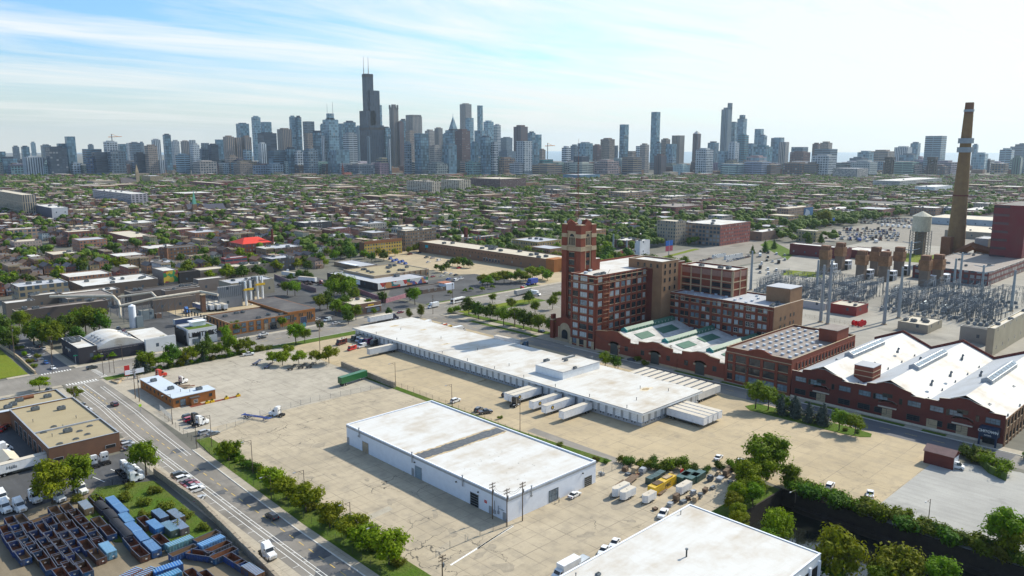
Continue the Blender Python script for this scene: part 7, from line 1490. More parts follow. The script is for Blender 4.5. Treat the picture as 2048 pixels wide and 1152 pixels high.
for d2,X,yb,q,dz in cand:
 dep=math.sqrt(d2)
 if q[1]>385 and RN.random()<.085 and bare(X-4,yb,10)and bare(X+20,yb+20,10):
  k=RN.randrange(10);blockw('flat_block',WN[k].replace(' sided','')+' flat roofed block',X,X+RN.uniform(14,30),yb,yb+RN.uniform(16,30),RN.uniform(7,13),tuple(c*RN.uniform(.9,1.2)for c in WALLS[k]),RN.choice(('apt','punch','house','loft')),RN.choice(('roof_white','roof_tan','roof_grey','roof_tan')),nu=RN.choice((0,2,3)),group='flat roofed blocks among the houses',au=True)
 elif RN.random()<dz and bare(X,yb,6)and bare(X+7,yb+14,6):
  kind=RN.choice(('gable','gable','tallgable','tallgable','cottage','gable','flat','flat3')if q[1]>470 else('gable','tallgable','cottage','flat','flat')if q[1]>430 else('gable','flat','flat','flat3','cottage'));house(X+RN.uniform(0,1),yb+RN.uniform(-2,2),kind,dep)
  if RN.random()<.28:SPOTS.append((X+3,yb-5,dep))
 elif bare(X,yb,4)and RN.random()<(.5 if q[0]<900 and q[1]>400 else .85):SPOTS.append((X+RN.uniform(0,6),yb+RN.uniform(0,14),dep))
 if bare(X,yb+24,4)and RN.random()<(.24 if q[1]>400 and q[0]<900 else .5):SPOTS.append((X+RN.uniform(0,6),yb+24+RN.uniform(-3,3),dep))
 # bigger flat-roofed buildings scattered between the rows, far out
for _ in range(620):
 px,py=RN.uniform(-20,2070),333+75*RN.random()**1.4
 x,y=W(px,py)
 if bare(x,y,25)and not(px>1300 and py>395):w,d,h=RN.uniform(14,60),RN.uniform(14,60),RN.uniform(6,15 if py>350 else 22);HB.box(x,x+w,y,y+d,0,h,0,2)
 # wooded places
def wood(px0,px1,py0,py1,n,kind=None):
 for _ in range(n):
  x,y=W(RN.uniform(px0,px1),RN.uniform(py0,py1))
  if bare(x,y,2):SPOTS.append((x,y,math.hypot(x,y)))
wood(1020,1300,440,500,75);wood(1290,1420,472,492,40);wood(870,1020,425,462,26);wood(1130,1320,428,475,60);wood(1500,1570,425,455,20);wood(1560,1660,430,470,26);wood(1640,1760,428,448,22);wood(1790,1850,420,450,12);wood(545,640,455,520,30);wood(600,705,488,518,26);wood(150,245,515,550,20);wood(30,130,500,540,10);wood(60,150,395,432,20);wood(140,470,340,372,200);wood(500,800,340,385,160);wood(800,1500,340,400,210);wood(1500,2048,340,395,240);wood(-10,140,352,385,60);wood(300,800,370,398,60);wood(1420,1600,372,405,50);wood(420,560,545,560,4);wood(1940,2048,425,440,8);wood(1500,1640,478,502,26);wood(1640,1710,438,452,26);wood(1700,1835,484,489,26);wood(1835,1900,452,470,12);wood(1780,1880,516,526,12);wood(1560,1700,448,478,16);wood(1000,1120,500,520,8)
SPOTS.sort(key=lambda s:s[2])
ntree=sum(1 for o,d,xy in AUTO if o.get('category')=='tree')+30
for x,y,dep in SPOTS:
 if ntree<300:ntree+=1;tree('mid',x,y,RN.uniform(.75,1.15),'in the neighbourhood','trees of the neighbourhood')
 else:
  s=RN.uniform(.75,1.35);h,w=11.5*s,13*s;n=46 if dep<1300 else(18 if dep<2500 else 8)
  L=[(x+w*RN.uniform(-.22,.22),y+w*RN.uniform(-.22,.22),h*RN.uniform(.38,.7),w*RN.uniform(.22,.34),h*RN.uniform(.2,.3))for _ in range(3 if dep<2000 else 2)]
  for l in L:TB.ball(l[:3],l[3]*.85,6,4,l[4]/l[3])
  crown(TB,L,n,1.3 if dep<1500 else 2.2,core=False)
tag(HB.build('distant_houses',[M['d_wall'],M['d_roof'],M['d_flat']]),kind='stuff')
tag(TB.build('distant_trees',[leafmat('distant_leaves',(.045,.105,.008),(.13,.21,.014),.2)]),kind='stuff')
for p,*_ in HP.values():discard(p)
# bright green tree and the railway
x,y=W(1648,452);tree('big',x,y,1.55,label='huge bright green tree standing alone by the far junction',v=1)
t=thing('rail_viaduct','long low railway viaduct crossing below the far church','viaduct',W(560,388));b=MB();p=[W(300,396),W(430,386),W(560,381),W(760,374)]
for(ax,ay),(cx_,cy_)in zip(p,p[1:]):
 n_=Vector((cy_-ay,ax-cx_)).normalized()*7;q=[(ax+n_.x,ay+n_.y),(ax-n_.x,ay-n_.y),(cx_-n_.x,cy_-n_.y),(cx_+n_.x,cy_+n_.y)];b.prism(q,5.5,7.2);
 for k in range(16):
  f=k/16;x,y=ax+(cx_-ax)*f,ay+(cy_-ay)*f;b.box(x-1,x+1,y-1,y+1,0,5.5)
pt(b,'deck',[plain('viaduct_concrete',(.34,.33,.33),.8)],t)
b=MB();p=W(60,436),W(310,425)
t=thing('goods_train','line of rusty brown goods wagons by the beige loft block','train',p[0])
for k in range(22):
 f=(k+.5)/22;x,y=p[0][0]+(p[1][0]-p[0][0])*f,p[0][1]+(p[1][1]-p[0][1])*f;a=math.atan2(p[1][1]-p[0][1],p[1][0]-p[0][0]);b=MB();b.box(-7,7,-1.4,1.4,.9,3.9);b.box(-6,6,-1,1,.3,.9);o=b.build('wagon',[M['rust']],t,(x-p[0][0],y-p[0][1],0),a)
p=W(200,420),W(310,412);t=thing('goods_train','line of yellow and brown wagons below the white framed flats','train',p[0])
for k in range(9):
 f=(k+.5)/9;x,y=p[0][0]+(p[1][0]-p[0][0])*f,p[0][1]+(p[1][1]-p[0][1])*f;a=math.atan2(p[1][1]-p[0][1],p[1][0]-p[0][0]);b=MB();b.box(-7,7,-1.5,1.5,.9,5.2);b.box(-6,6,-1,1,.3,.9);o=b.build('wagon',[plain('wagon_yellow',(.50,.30,.06),.7)if k==0 else D.materials['wagon_yellow']],t,(x-p[0][0],y-p[0][1],0),a)
LANDM+=[(*a,n)for a,n in LMK]
# ---------------------------------------------------------------- downtown towers: outline edges, top, distance, style, colour, description
GB,DB,PB,BG,TN,BR,WH,GY,TL=(.065,.16,.24),(.03,.06,.10),(.26,.40,.48),(.38,.35,.32),(.29,.24,.20),(.135,.08,.08),(.50,.56,.60),(.13,.20,.26),(.035,.22,.30)
SK='''0 8 292 3600 punch BR;8 26 303 2500 glass DB;40 54 294 4200 punch GY;57 74 294 3300 glass DB;77 87 286 4600 punch PB;96 117 291 4600 ribbon GY;14 47 317 2300 glass DB;57 100 315 2250 vert WH striped;105 147 296 2350 grid DB dark gridded;128 146 287 3000 glass DB;145 166 273 2900 glass GB rounded blue;177 216 298 3300 ribbon GB;189 201 290 4800 punch GY;195 226 304 2400 ribbon DB low dark;220 248 284 3300 grid WH half built;224 262 304 2600 grid GY;248 265 288 3500 glass DB;265 275 286 4300 punch WH;271 292 286 3700 ribbon GY;291 300 286 4200 punch GY;278 302 308 2400 ribbon DB;300 326 292 2200 punch TN tall tan gridded;315 333 280 3600 vert WH;326 338 320 2300 vert WH;338 354 270 3300 glass DB slim dark blue;354 370 283 3900 punch WH;372 390 283 3800 vert BG;389 402 280 3700 vert WH;390 409 290 3000 punch WH;360 388 310 2700 ribbon PB;393 441 324 2150 grid BG broad low gridded;412 428 286 3900 vert GY;408 424 298 3200 punch GY;425 446 290 3200 ribbon DB;440 457 279 3500 glass GB;456 478 274 3100 vert TN;478 492 275 3120 vert TN;492 512 275 3140 vert TN;473 512 328 2150 punch TN;458 484 314 2600 punch TN;483 509 248 3900 glass GB blue topped;494 512 299 2500 grid PB;514 532 235 3800 glass PB tall pale blue;532 553 244 3900 glass GY;524 562 267 3300 ribbon DB;524 541 288 2800 vert WH;563 592 259 3500 vert TN;588 601 234 3700 glass PB;600 612 235 3705 glass DB;614 637 243 3900 ribbon GY;616 633 266 3200 punch TN;628 655 265 3250 glass DB;594 612 304 2500 grid WH;612 641 301 2450 grid GY;543 577 300 2600 ribbon GB;577 600 298 2700 glass DB;648 656 250 3900 glass GB;653 684 240 3300 glass PB;646 656 272 3250 vert WH;660 704 300 2500 glass GB;684 697 247 3700 glass GB;694 718 245 3750 glass DB;692 720 268 3100 ribbon WH;717 731 254 4000 vert PB;762 770 210 3900 glass PB;769 786 256 3600 glass DB;797 812 245 3700 vert BR;804 818 241 3900 glass DB;738 746 275 3000 vert GY;779 786 278 3000 vert WH;815 835 264 3500 punch TN;812 826 286 2900 grid GY;832 860 267 3000 glass DB;853 873 262 4000 punch BG;872 888 257 3700 vert BG;861 885 293 2700 punch BG;888 902 268 3900 glass GB;886 915 290 2900 glass GY;893 926 261 3300 glass DB;912 942 262 3200 punch BR broad dark brown;922 945 209 4300 vert BG tall grey stone;933 949 236 4000 glass PB;950 975 261 3500 glass GY;956 967 211 4400 glass TL slender blue;968 988 244 4200 glass PB;988 1002 251 4250 ribbon WH;962 983 274 2800 glass DB dark framed;942 958 287 2900 glass GB;983 996 284 3000 grid WH;1002 1025 276 4300 punch GY;998 1032 303 3200 punch GY;1027 1055 254 3600 vert BR purple-brown;1055 1070 266 3900 glass GB;1068 1082 269 3950 glass TL;1032 1064 282 2800 balc WH white balconied;1064 1078 290 3100 glass GY;1076 1090 300 3200 punch TN;1122 1140 296 3300 ribbon WH;1139 1155 292 3500 punch GY;1153 1183 287 3400 glass PB;1183 1200 291 3600 punch BR;1198 1226 279 3700 punch TN stepped tan;1205 1225 285 3400 punch TN;1224 1233 291 3800 punch GY;1235 1253 249 3700 glass TL slim teal;1236 1249 270 3400 glass DB;1252 1268 302 3500 punch TN;1268 1280 292 3600 ribbon WH;1276 1294 290 3300 punch BG;1296 1314 224 3800 glass TL tallest teal;1306 1318 286 3500 glass DB;1317 1335 279 3600 punch TN;1327 1348 288 3400 glass GB;1338 1363 271 3800 vert TN;1386 1421 300 3100 grid WH;1409 1431 286 3900 glass GY;1448 1468 246 4150 glass GB;1450 1471 286 3300 balc WH;1431 1450 302 3300 glass PB;1468 1489 271 3500 ribbon TL;1484 1505 289 3600 glass GB;1500 1518 258 3900 glass PB;1508 1525 272 3800 glass GB;1500 1537 294 3200 glass TL;1533 1541 276 4000 punch GY;1538 1559 275 3700 glass GB;1549 1569 284 3500 vert BG;1574 1607 294 3700 grid GY;1572 1612 305 3300 punch BR;1615 1631 288 3800 punch BR;1630 1654 286 3900 punch TN;1620 1665 298 3300 ribbon GY;1616 1664 312 3000 grid WH;1705 1737 305 3300 glass PB;1730 1778 303 3600 ribbon TN;1777 1812 295 3800 vert WH;1788 1825 310 3200 glass GY;1808 1828 287 3900 glass GB;1836 1878 272 3100 ribbon PB broad pale slab;1930 1942 290 3900 glass GB;1934 1963 308 3300 glass PB;1985 2014 300 3500 ribbon PB;2005 2020 293 3900 punch GY;2014 2054 289 3700 ribbon GY'''
SN={'GB':'blue','DB':'dark','PB':'pale blue','BG':'beige','TN':'tan','BR':'brown','WH':'white','GY':'grey','TL':'teal'}
SV=dict(GB=GB,DB=DB,PB=PB,BG=BG,TN=TN,BR=BR,WH=WH,GY=GY,TL=TL)
SF={'glass':'glass','vert':'striped','punch':'masonry','ribbon':'banded','grid':'gridded','balc':'balconied'}
def far_at(px,D_):u=(px-1024)/F*D_;return(u*math.cos(CA)+D_*math.sin(CA),-u*math.sin(CA)+D_*math.cos(CA))
RS2=random.Random(9)
def tower(label,px0,px1,ytop,D_,fac,col,crown_=0,au=True,split=.5):
 D_=max(D_,2950+D_%97)
 x,y=far_at((px0+px1)/2,D_);wp=(px1-px0)/F*D_/math.cos(0);w=wp*2*split/1.414;d=wp*2*(1-split)/1.414;h=zAt(x,y,ytop);f=min(1.6,max(1.2,D_/2600))
 t=thing('skyscraper',label,'skyscraper',(x,y),group='towers of the far downtown skyline');b=MB();b.box(-w/2,w/2,-d/2,d/2,0,h)
 b.build('shaft',[FB[fac]],t,color=col);r=MB();q=RS2.random()
 if q<.7:r.box(-w*.3,w*.3,-d*.3,d*.3,h,h+5+5*q);r.box(-w*.5,w*.5,-d*.5,d*.5,h,h+1.2);r.build('plant_room',[FB['blank']],t,color=tuple(k*.8 for k in col))
 if q>.55:r=MB();r.box(-w/2-.6,w/2+.6,-d/2-.6,d/2+.6,0,h*.12);r.build('podium',[FB['ribbon']],t,color=GY)
 if au:auto(t,label,'skyscraper','towers of the far downtown skyline',(x,y))
 return t,w,d,h
FB={'punch':facade('far_masonry',7.,7.5,.5,.5,vary=.4,pale=.1),'grid':facade('far_grid',10.,9.,.72,.66,pale=.15),'ribbon':facade('far_bands',60.,8.,.97,.5,pale=.0),'glass':facade('far_glass',9.,11.,.9,.86,glass=(.06,.11,.14),gl_rough=.18,pale=.02,vary=.8),'vert':facade('far_stripes',8.,400.,.45,.97,pale=0.),'balc':facade('far_balconies',13.,7.,.6,.6,glass=(.05,.07,.09),pale=.1),'blank':FA['blank']}
for q in SK.split(';'):
 a=q.split(' ');c=SV[a[5]];d=' '.join(a[6:])or(SN[a[5]]+' '+SF[a[4]]);v=RS2.uniform(.8,1.2)
 tower(d+' tower',float(a[0]),float(a[1]),float(a[2]),float(a[3]),a[4],tuple(min(1,k*v)for k in c))
 # the tallest black tower: bundled tubes
x,y=far_at(749,3580);t=thing('skyscraper','tallest black stepped tower with twin white antennas','skyscraper',(x,y),group='towers of the far downtown skyline');s=28.
top=lambda py:zAt(x,y,py);b=MB();H1,H2,H3,H4=top(148),top(181),top(222),top(247)
b.box(-s*1.4,s*1.4,-s*1.4,s*1.4,0,H4*.96);b.box(-s*1.35,s*.5,-s*.5,s*1.35,0,H3);b.box(-s*.5,s*1.35,-s*.5,s*.5,0,H2);b.box(-s*.9,s*.42,-s*.2,s*.95,0,H1)
b.build('shaft',[facade('black_tower_grid',9.,16.,.5,.97,glass=(.012,.028,.05),pale=0.)],t,color=(.018,.04,.07))
b=MB()
for z in(H1-14,H2-12,H3-12,H4-20):b.box(-s*1.42,s*1.42,-s*1.42,s*1.42,H4*.96-20,H4*.96-10)if z==H4-20 else None
b.box(-s*.92,s*.44,-s*.22,s*.97,H1-14,H1-4);b.build('louvre_band',[M['black']],t)
b=MB()
for k,py in((-.5,112),(.05,113)):b.cyl((s*k,s*(.55+k*.0)-s*k*.9,H1),(s*k,s*.55-s*k*.9,top(135)),3,2.4,7);b.cyl((s*k,s*.55-s*k*.9,top(135)),(s*k,s*.55-s*k*.9,top(py)),1.5,.8,6)
b.build('antenna',[M['frame_white']],t)
# other recognisable tops
def topped(label,px0,px1,ysh,D_,fac,col,fn):
 t,w,d,h=tower(label,px0,px1,ysh,D_,fac,col,au=False);z=lambda py:zAt(t.location[0],t.location[1],py);b=MB();fn(b,w,d,h,z);b.build('top',[FB[fac],M['frame_white']],t,color=col);return t
def pyr(b,w,d,h,z1):b.add([(-w/2,-d/2,h),(w/2,-d/2,h),(w/2,d/2,h),(-w/2,d/2,h),(0,0,z1)],[(0,1,4),(1,2,4),(2,3,4),(3,0,4)])
topped('pale pointed tower shaped like a pencil tip',900,917,258,3900,'vert',PB,lambda b,w,d,h,z:(pyr(b,w,d,h,z(232)),b.cyl((0,0,z(233)),(0,0,z(227)),1.5,.5,5)))
topped('brown tower with a pale pyramid cap',1379,1395,268,3600,'vert',BR,lambda b,w,d,h,z:pyr(b,w,d,h,z(261)))
topped('tan tower with a crown of turrets beside the black giant',784,802,218,3700,'vert',TN,lambda b,w,d,h,z:(b.cyl((0,0,h),(0,0,z(209)),w*.42,w*.36,8),[b.cyl((sx*w*.42,sy*d*.42,h),(sx*w*.42,sy*d*.42,h+18),5,4,6)for sx in(-1,1)for sy in(-1,1)]))
topped('beige slab tower with a battlemented top',816,848,234,3800,'vert',BG,lambda b,w,d,h,z:[b.box(-w/2+i*w/6,-w/2+i*w/6+w/12,-d/2,d/2,h,h+9)for i in range(6)])
topped('pale glass tower with a stepped top and two antennas',656,681,240,3280,'glass',PB,lambda b,w,d,h,z:(b.box(-w*.3,w*.3,-d*.3,d*.3,h,z(227)),b.cyl((-8,8,h),(-8,8,z(208)),1.6,.8,5,1),b.cyl((8,-8,h),(8,-8,z(204)),1.6,.8,5,1)))
topped('tall blue-grey tower rising in three steps',1433,1454,219,4100,'vert',(.16,.24,.29),lambda b,w,d,h,z:(b.box(0,w/2,-d/2,d/2,h,z(215)),b.box(w*.12,w/2,-d/2,0,h,z(206))))
topped('dark glass tower with a notched crown beside the stepped one',1465,1484,238,4000,'glass',GB,lambda b,w,d,h,z:b.box(-w*.3,w*.3,-d*.3,d*.3,h,z(230)))
# cranes, lift bridges
def crane(px,py,jib,D_,label):
 x,y=far_at(px,D_);z=zAt(x,y,py);t=thing('tower_crane',label,'crane',(x,y));b=MB();b.cyl((0,0,0),(0,0,z+12),2.,2.,4);b.build('mast',[M['galv']],t);b=MB();u=Vector((math.cos(CA),-math.sin(CA),0));b.cyl(tuple(u*-jib*.35+Vector((0,0,z))),tuple(u*jib+Vector((0,0,z+2))),1.4,1.,4);b.cyl((0,0,z+12),tuple(u*jib*.7+Vector((0,0,z+1))),.6,.6,4);b.build('jib',[M['orange']],t)
crane(238,274,42,3300,'tower crane over the half built white tower');crane(1094,292,30,3200,'yellow tower crane between the purple-brown tower and the mast');
def lift(px,py0,py1,label,w=20):
 x,y=W(px,py1);t=thing('lift_bridge',label,'bridge',(x,y));z=zAt(x,y,py0);b=MB()
 for sx in(-1,1):
  for sy in(-1,1):b.box(sx*w/2-2.4,sx*w/2+2.4,sy*w/2-2.4,sy*w/2+2.4,0,z)
 for k in range(7):
  for s in(-1,1):b.cyl((-w/2,s*w/2,z*k/7),(w/2,s*w/2,z*(k+1)/7),1.5,1.5,4);b.cyl((s*w/2,w/2,z*k/7),(s*w/2,-w/2,z*(k+1)/7),1.5,1.5,4)
 b.box(-w*.7,w*.7,-w*.7,w*.7,z*.86,z);b.build('lattice',[M['black']],t)
lift(1777,314,352,'dark lattice lift bridge tower, nearer the white slab');lift(1862,314,354,'dark lattice lift bridge tower beside the chimney')
t=thing('bascule_bridge','raised black bascule bridge below the stepped blue tower','bridge',W(1478,340));b=MB();u=Vector((math.cos(CA),-math.sin(CA),0))
for a,c in(((-30,0),(-26,68)),((-30,0),(-6,52)),((-6,52),(-26,68)),((0,0),(40,66)),((0,10),(34,70)),((-20,20),(10,20)),((-14,30),(-24,44)),((16,20),(26,60)),((10,16),(20,46)),((34,70),(40,66))):b.cyl(tuple(u*a[0]+Vector((0,0,a[1]))),tuple(u*c[0]+Vector((0,0,c[1]))),3.6,3.,4)
b.build('lattice',[M['black']],t)
RX=random.Random(31)
for k in range(64):
 px=RX.uniform(-10,2060);D_=RX.uniform(2950,3600);y=RX.uniform(311,325);w=RX.uniform(14,44);cn=RX.choice(list(SV));fc=RX.choice(('punch','ribbon','grid','glass','vert'))
 if 1400<px<1470 or px>1560:y+=4
 tower('%s %s mid-rise block'%(SN[cn],SF[fc]),px-w/2,px+w/2,y,D_,fc,tuple(q*RX.uniform(.6,1.)for q in SV[cn]))
for k in range(95):
 px=RX.uniform(-10,2060);D_=RX.uniform(2960,3200);w=RX.uniform(18,60);cn=RX.choice(('WH','TN','BR','GY','BG','WH','PB'));fc=RX.choice(('punch','ribbon','grid'))
 tower('%s %s low block'%(SN[cn],SF[fc]),px-w/2,px+w/2,RX.uniform(322,333),D_,fc,tuple(q*RX.uniform(.7,1.)for q in SV[cn]))
LANDM+=[(*far_at(a,b),n)for a,b,n in((749,3580,'the black giant'),(1305,3800,'the tallest teal tower'),(1443,4100,'the three step tower'),(934,4300,'the grey stone tower'),(668,3300,'the twin antenna tower'),(496,3500,'the tan triple slab'),(313,2200,'the tan gridded tower'),(126,2400,'the dark gridded block'),(238,3300,'the half built tower'),(1041,3600,'the purple-brown tower'),(1857,3100,'the pale slab'),(1387,3600,'the pyramid capped tower'),(1244,3700,'the slim teal tower'),(1642,3300,'the white gridded base'),(832,3800,'the battlemented slab'),(588,3300,'the pale blue pair'),(1960,3400,'the chimney'),(400,3300,'the striped whites'),(1560,3500,'the stepped blue pair'),(1160,3300,'the radio mast'))]
# ---------------------------------------------------------------- power works
t=thing('chimney','towering tan brick chimney with two service platforms','chimney',W(1908,520));x,y=t.location[0],t.location[1];b=MB();zt=zAt(x,y,205);z1,z2=zAt(x,y,281),zAt(x,y,299)
rad=lambda z:8.2-5.0*min(1,z/(zt*.62))**.8*1.+(.0 if z<zt*.62 else-.0)-.25*max(0,(z-zt*.62)/(zt*.38));zs=[0,20,45,65,zt*.62,zt*.8,zt*.93,zt]
rad=lambda z:8.-4.6*(z/zt)**.9
for a,c in zip(zs,zs[1:]):b.cyl((0,0,a),(0,0,c),rad(a),rad(c),20,1 if a>=zt*.9 else 0,False)
b.cyl((0,0,zt-.02),(0,0,zt),rad(zt),rad(zt),20,1);b.build('shaft',[brickwork('chimney_brick',(.27,.18,.085),(.21,.13,.07)),M['brick_brown']],t,smooth=False)
b=MB()
for z in(z1,z2):b.cyl((0,0,z-2.5),(0,0,z+2),rad(z)+2,rad(z)+2,12,0);b.box(-rad(z)-4.5,rad(z)+4.5,-.3,.3,z-.2,z+.2)
b.cyl((0,0,zt-8),(0,0,zt-6),rad(zt)+.8,rad(zt)+.8,14);b.build('platform',[M['steel_blue']],t)
b=MB();z=zAt(x,y,392);b.cyl((0,0,z),(0,0,z+1.2),rad(z)+.35,rad(z)+.35,20);b.build('band',[M['brick_dark']],t)
t=thing('coal_silo','pale concrete silo with a pointed cap wrapped in scaffolding','silo',W(1838,508));x,y=t.location[0],t.location[1];z=zAt(x,y,432);b=MB();b.cyl((0,0,22),(0,0,z),8.2,8.2,18);b.cyl((0,0,z),(0,0,z+4.5),8.8,.6,18);b.build('vessel',[plain('silo_concrete',(.50,.48,.38),.85,var=.25)],t);b=MB()
for k in range(12):
 a=2*PI*k/12;b.cyl((9.5*math.cos(a),9.5*math.sin(a),0),(9.5*math.cos(a),9.5*math.sin(a),z*.62),.2,.2,4)
 for j in range(9):c=a+2*PI/12;zz=j*z*.07;b.cyl((9.5*math.cos(a),9.5*math.sin(a),zz),(9.5*math.cos(c),9.5*math.sin(c),zz+z*.07),.14,.14,4)
b.build('scaffold',[M['galv']],t);b=MB();b.box(-4,4,-4,4,0,22);b.build('base',[M['brick_grey']],t)
t=block('boiler_house','huge windowless dark red power plant block at the picture edge',2040,412,1989,2100,60,(.17,.022,.028),facade('louvred_red',400.,7.,.94,.3,glass=(.05,.03,.035),pale=0),'roof_tar',base=540)
block('turbine_hall','long dark red turbine hall with a flat tan roof behind the switchyard',1975,545,1826,2060,14,(.15,.035,.035),'loft','roof_brown',base=572,nu=5);block('power_annex','grey concrete annex between the chimney and the red plant',1972,478,1950,1996,30,(.42,.42,.40),'blank','roof_grey',base=525)
t=thing('coal_conveyor','broken dark conveyor gantry at the foot of the chimney','conveyor',W(1930,522));b=MB();b.cyl((-6,12,4),(-22,-12,17),3.4,3.4,4);b.cyl((0,-4,14),(4,-44,4),3.2,3.2,4);b.box(-18,-10,8,16,0,22)
for k in range(5):b.cyl((0,-6*k-4,0),(2,-6*k-8,12-2*k),.5,.5,4)
b.build('gantry',[M['rust']],t)
block('switch_house','long dark red switch house with stepped pale roofs',1690,497,1580,1704,17,(.15,.03,.032),'blank','roof_white',base=520);block('switch_house','lower end of the dark red switch house',1755,504,1690,1780,11,(.15,.03,.032),'blank','roof_white',base=521);block('plant_shed','red shed with a cream roof in the switchyard',1712,614,1659,1737,6,(.28,.035,.03),'blank','roof_tan',base=633,nu=2);block('plant_shed','white shed with a yellowed roof beside the steel poles',1650,607,1600,1660,6,(.52,.54,.54),'blank','roof_tan',base=621);block('plant_shed','beige shed with roof vents behind the sports hall',1855,651,1796,1885,6,(.40,.36,.27),'blank','roof_tan',base=668,nu=4);block('plant_shed','big beige block building at the edge behind the sports hall',1984,657,1975,2110,14,(.42,.37,.26),'blank','roof_tan',base=713,nu=4);block('blast_wall','concrete transformer enclosure beside the beige block building',1978,660,1921,1985,9,(.34,.32,.27),'blank','roof_grey',base=690)
block('site_cabin','white site cabin with a flat roof, longer of two',1452,512,1448,1486,4,(.66,.68,.68),'blank','roof_white',base=520);block('site_cabin','white site cabin behind the longer one',1428,510,1424,1452,4,(.6,.63,.64),'blank','roof_white',base=517)
# peaker units: brick-coloured stacks with white intake frames
def peaker():
 t=thing('exhaust_stack','x','stack');b=MB();b.box(-3,3,-3,3,0,12);b.build('shaft',[M['brick_grey']],t);b=MB();b.box(-3.7,3.7,-3.7,3.7,12,19.5);b.box(-3.9,3.9,-3.9,3.9,15.5,16);b.build('casing',[M['stack_rust']],t);b=MB();b.box(-3,3,-3,3,19.5,23);b.box(-1,0,-3.6,3.6,19.5,22);b.build('silencer',[M['brick_brown']],t)
 b=MB();b.box(5,12,-5,-1,4,5);
 for x in(5,8.3,11.6):b.box(x,x+.5,-5.2,-4.8,0,7.6)
 b.box(5,12.1,-5.2,-1,7.2,7.7);b.build('intake_frame',[M['white_wall']],t);b=MB();b.box(5.4,11.6,-4.7,-1,0,7.1);b.build('intake',[M['frame_dark']],t);return freeze(t)
M['stack_rust']=plain('oxidised_casing',(.25,.135,.07),.8,.1,.45,.25);pk=peaker()
for k,(a,c_)in enumerate(((450,590),(570,560),(740,640),(850,605),(925,650),(1040,605),(1245,690),(1350,680))):dup(pk,W(1536+a/4,400+c_/4),0,('brown peaker exhaust stack, first from the lofts','brown peaker exhaust stack, second from the lofts','rusty peaker stack behind the transformers, third along','grey-brown peaker stack, fourth along','brown peaker stack, fifth along, beside the sixth','dark capped peaker stack, sixth along','wide brown peaker stack nearest the turbine hall front','last brown peaker stack against the turbine hall')[k],'peaker stacks in the switchyard',cat='stack')
discard(pk)
# switchyard gantries and transformers
def gantry():
 t=thing('switch_gantry','x','gantry');b=MB()
 for x in(-5,5):
  for dx in(-.45,.45):b.cyl((x+dx,0,0),(x+dx*.6,0,9.5),.07,.07,4)
  for k in range(5):b.cyl((x-.45,0,k*1.9),(x+.45,0,k*1.9+1.9),.06,.06,4)
 for z in(8.6,9.5):b.cyl((-5.6,0,z),(5.6,0,z),.07,.07,4)
 for k in range(10):b.cyl((-5+k,0,8.6),(-4+k,0,9.5),.06,.06,4)
 b.build('frame',[M['galv']],t);b=MB()
 for x in(-3,0,3):b.cyl((x,0,7.2),(x,0,8.6),.16,.16,5);b.cyl((x,0,7.2),(x,7,6.8),.06,.06,4);b.cyl((x,3.2,0),(x,3.2,4.6),.1,.1,5);b.cyl((x,3.2,4.6),(x,3.2,6.8),.2,.16,6);b.box(x-.8,x+.8,3.8,4.8,0,1.6)
 b.build('insulator',[M['steel_pale']],t);return freeze(t)
M['steel_pale']=plain('pale_insulator',(.21,.235,.25),.5,.0,.3);gp=gantry();RG=random.Random(2)
for(pa,pb,n,m)in(((1530,572),(1730,606),11,7),((1780,604),(2000,634),12,7),((1850,583),(2036,606),8,4),((1640,562),(1770,590),6,4)):
 for i in range(n):
  for j in range(m):
   if RG.random()<.1:continue
   f,g_=(i+.5)/n,(j-m/2)*7.6;x,y=W(pa[0]+(pb[0]-pa[0])*f,pa[1]+(pb[1]-pa[1])*f);o=dup(gp,(x+g_*1.1+RG.uniform(-1,1),y+g_*.35+RG.uniform(-1,1),0),RG.choice((0,0,PI/2)),None,'switchyard gantries',None,RG.uniform(.8,1.25),cat='gantry');auto(o,'grey steel switchyard gantry','gantry','switchyard gantries')
discard(gp)
def xformer(px,py,s,l):
 t=thing('transformer',l,'transformer',W(px,py),group='transformers');b=MB();b.box(-2*s,2*s,-1.3*s,1.3*s,.3,3.2*s);b.cyl((-1.6*s,0,4*s),(1.6*s,0,4*s),.5*s,.5*s,8);b.build('tank',[M['steel_blue']],t);b=MB()
 for k in range(6):b.box((-1.8+k*.65)*s,(-1.5+k*.65)*s,-2.1*s,-1.3*s,.6,2.6*s)
 b.build('radiator',[M['galv']],t);b=MB()
 for k in(-1,0,1):b.cyl((k*1.1*s,.4*s,3.2*s),(k*1.3*s,.6*s,5.4*s),.18*s,.1*s,6)
 b.build('bushing',[M['brick_brown']],t)
for px,py,s,l in((1536,579,1.1,'green-grey transformer beside the lofts'),(1710,603,1.2,'transformer beside the red shed'),(1848,620,1.3,'pale transformer in front of the gantries'),(1890,626,1.2,'transformer near the beige shed'),(1600,585,1.1,'transformer behind the white shed'),(1688,588,1.2,'transformer amid the gantries'),(1950,608,1.2,'transformer by the enclosure'),(1790,590,1.2,'transformer below the fifth stack')):xformer(px,py,s,l)
for k,(px,py)in enumerate(((1709,651),(1720,653),(1726,650))):
 t=thing('cable_reel',('bright red cable reel nearest the brick stair house','biggest bright red cable reel','bright red cable reel at the rear')[k],'reel',W(px,py),1.2,group='red cable reels');b=MB();b.cyl((-.9,0,1.5),(.9,0,1.5),.8,.8,12)
 for x in(-1,.9):b.cyl((x,0,1.5),(x+.12,0,1.5),1.6,1.6,14)
 b.build('reel',[plain('reel_red',(.62,.02,.03),.5)]if k==0 else[D.materials['reel_red']],t)
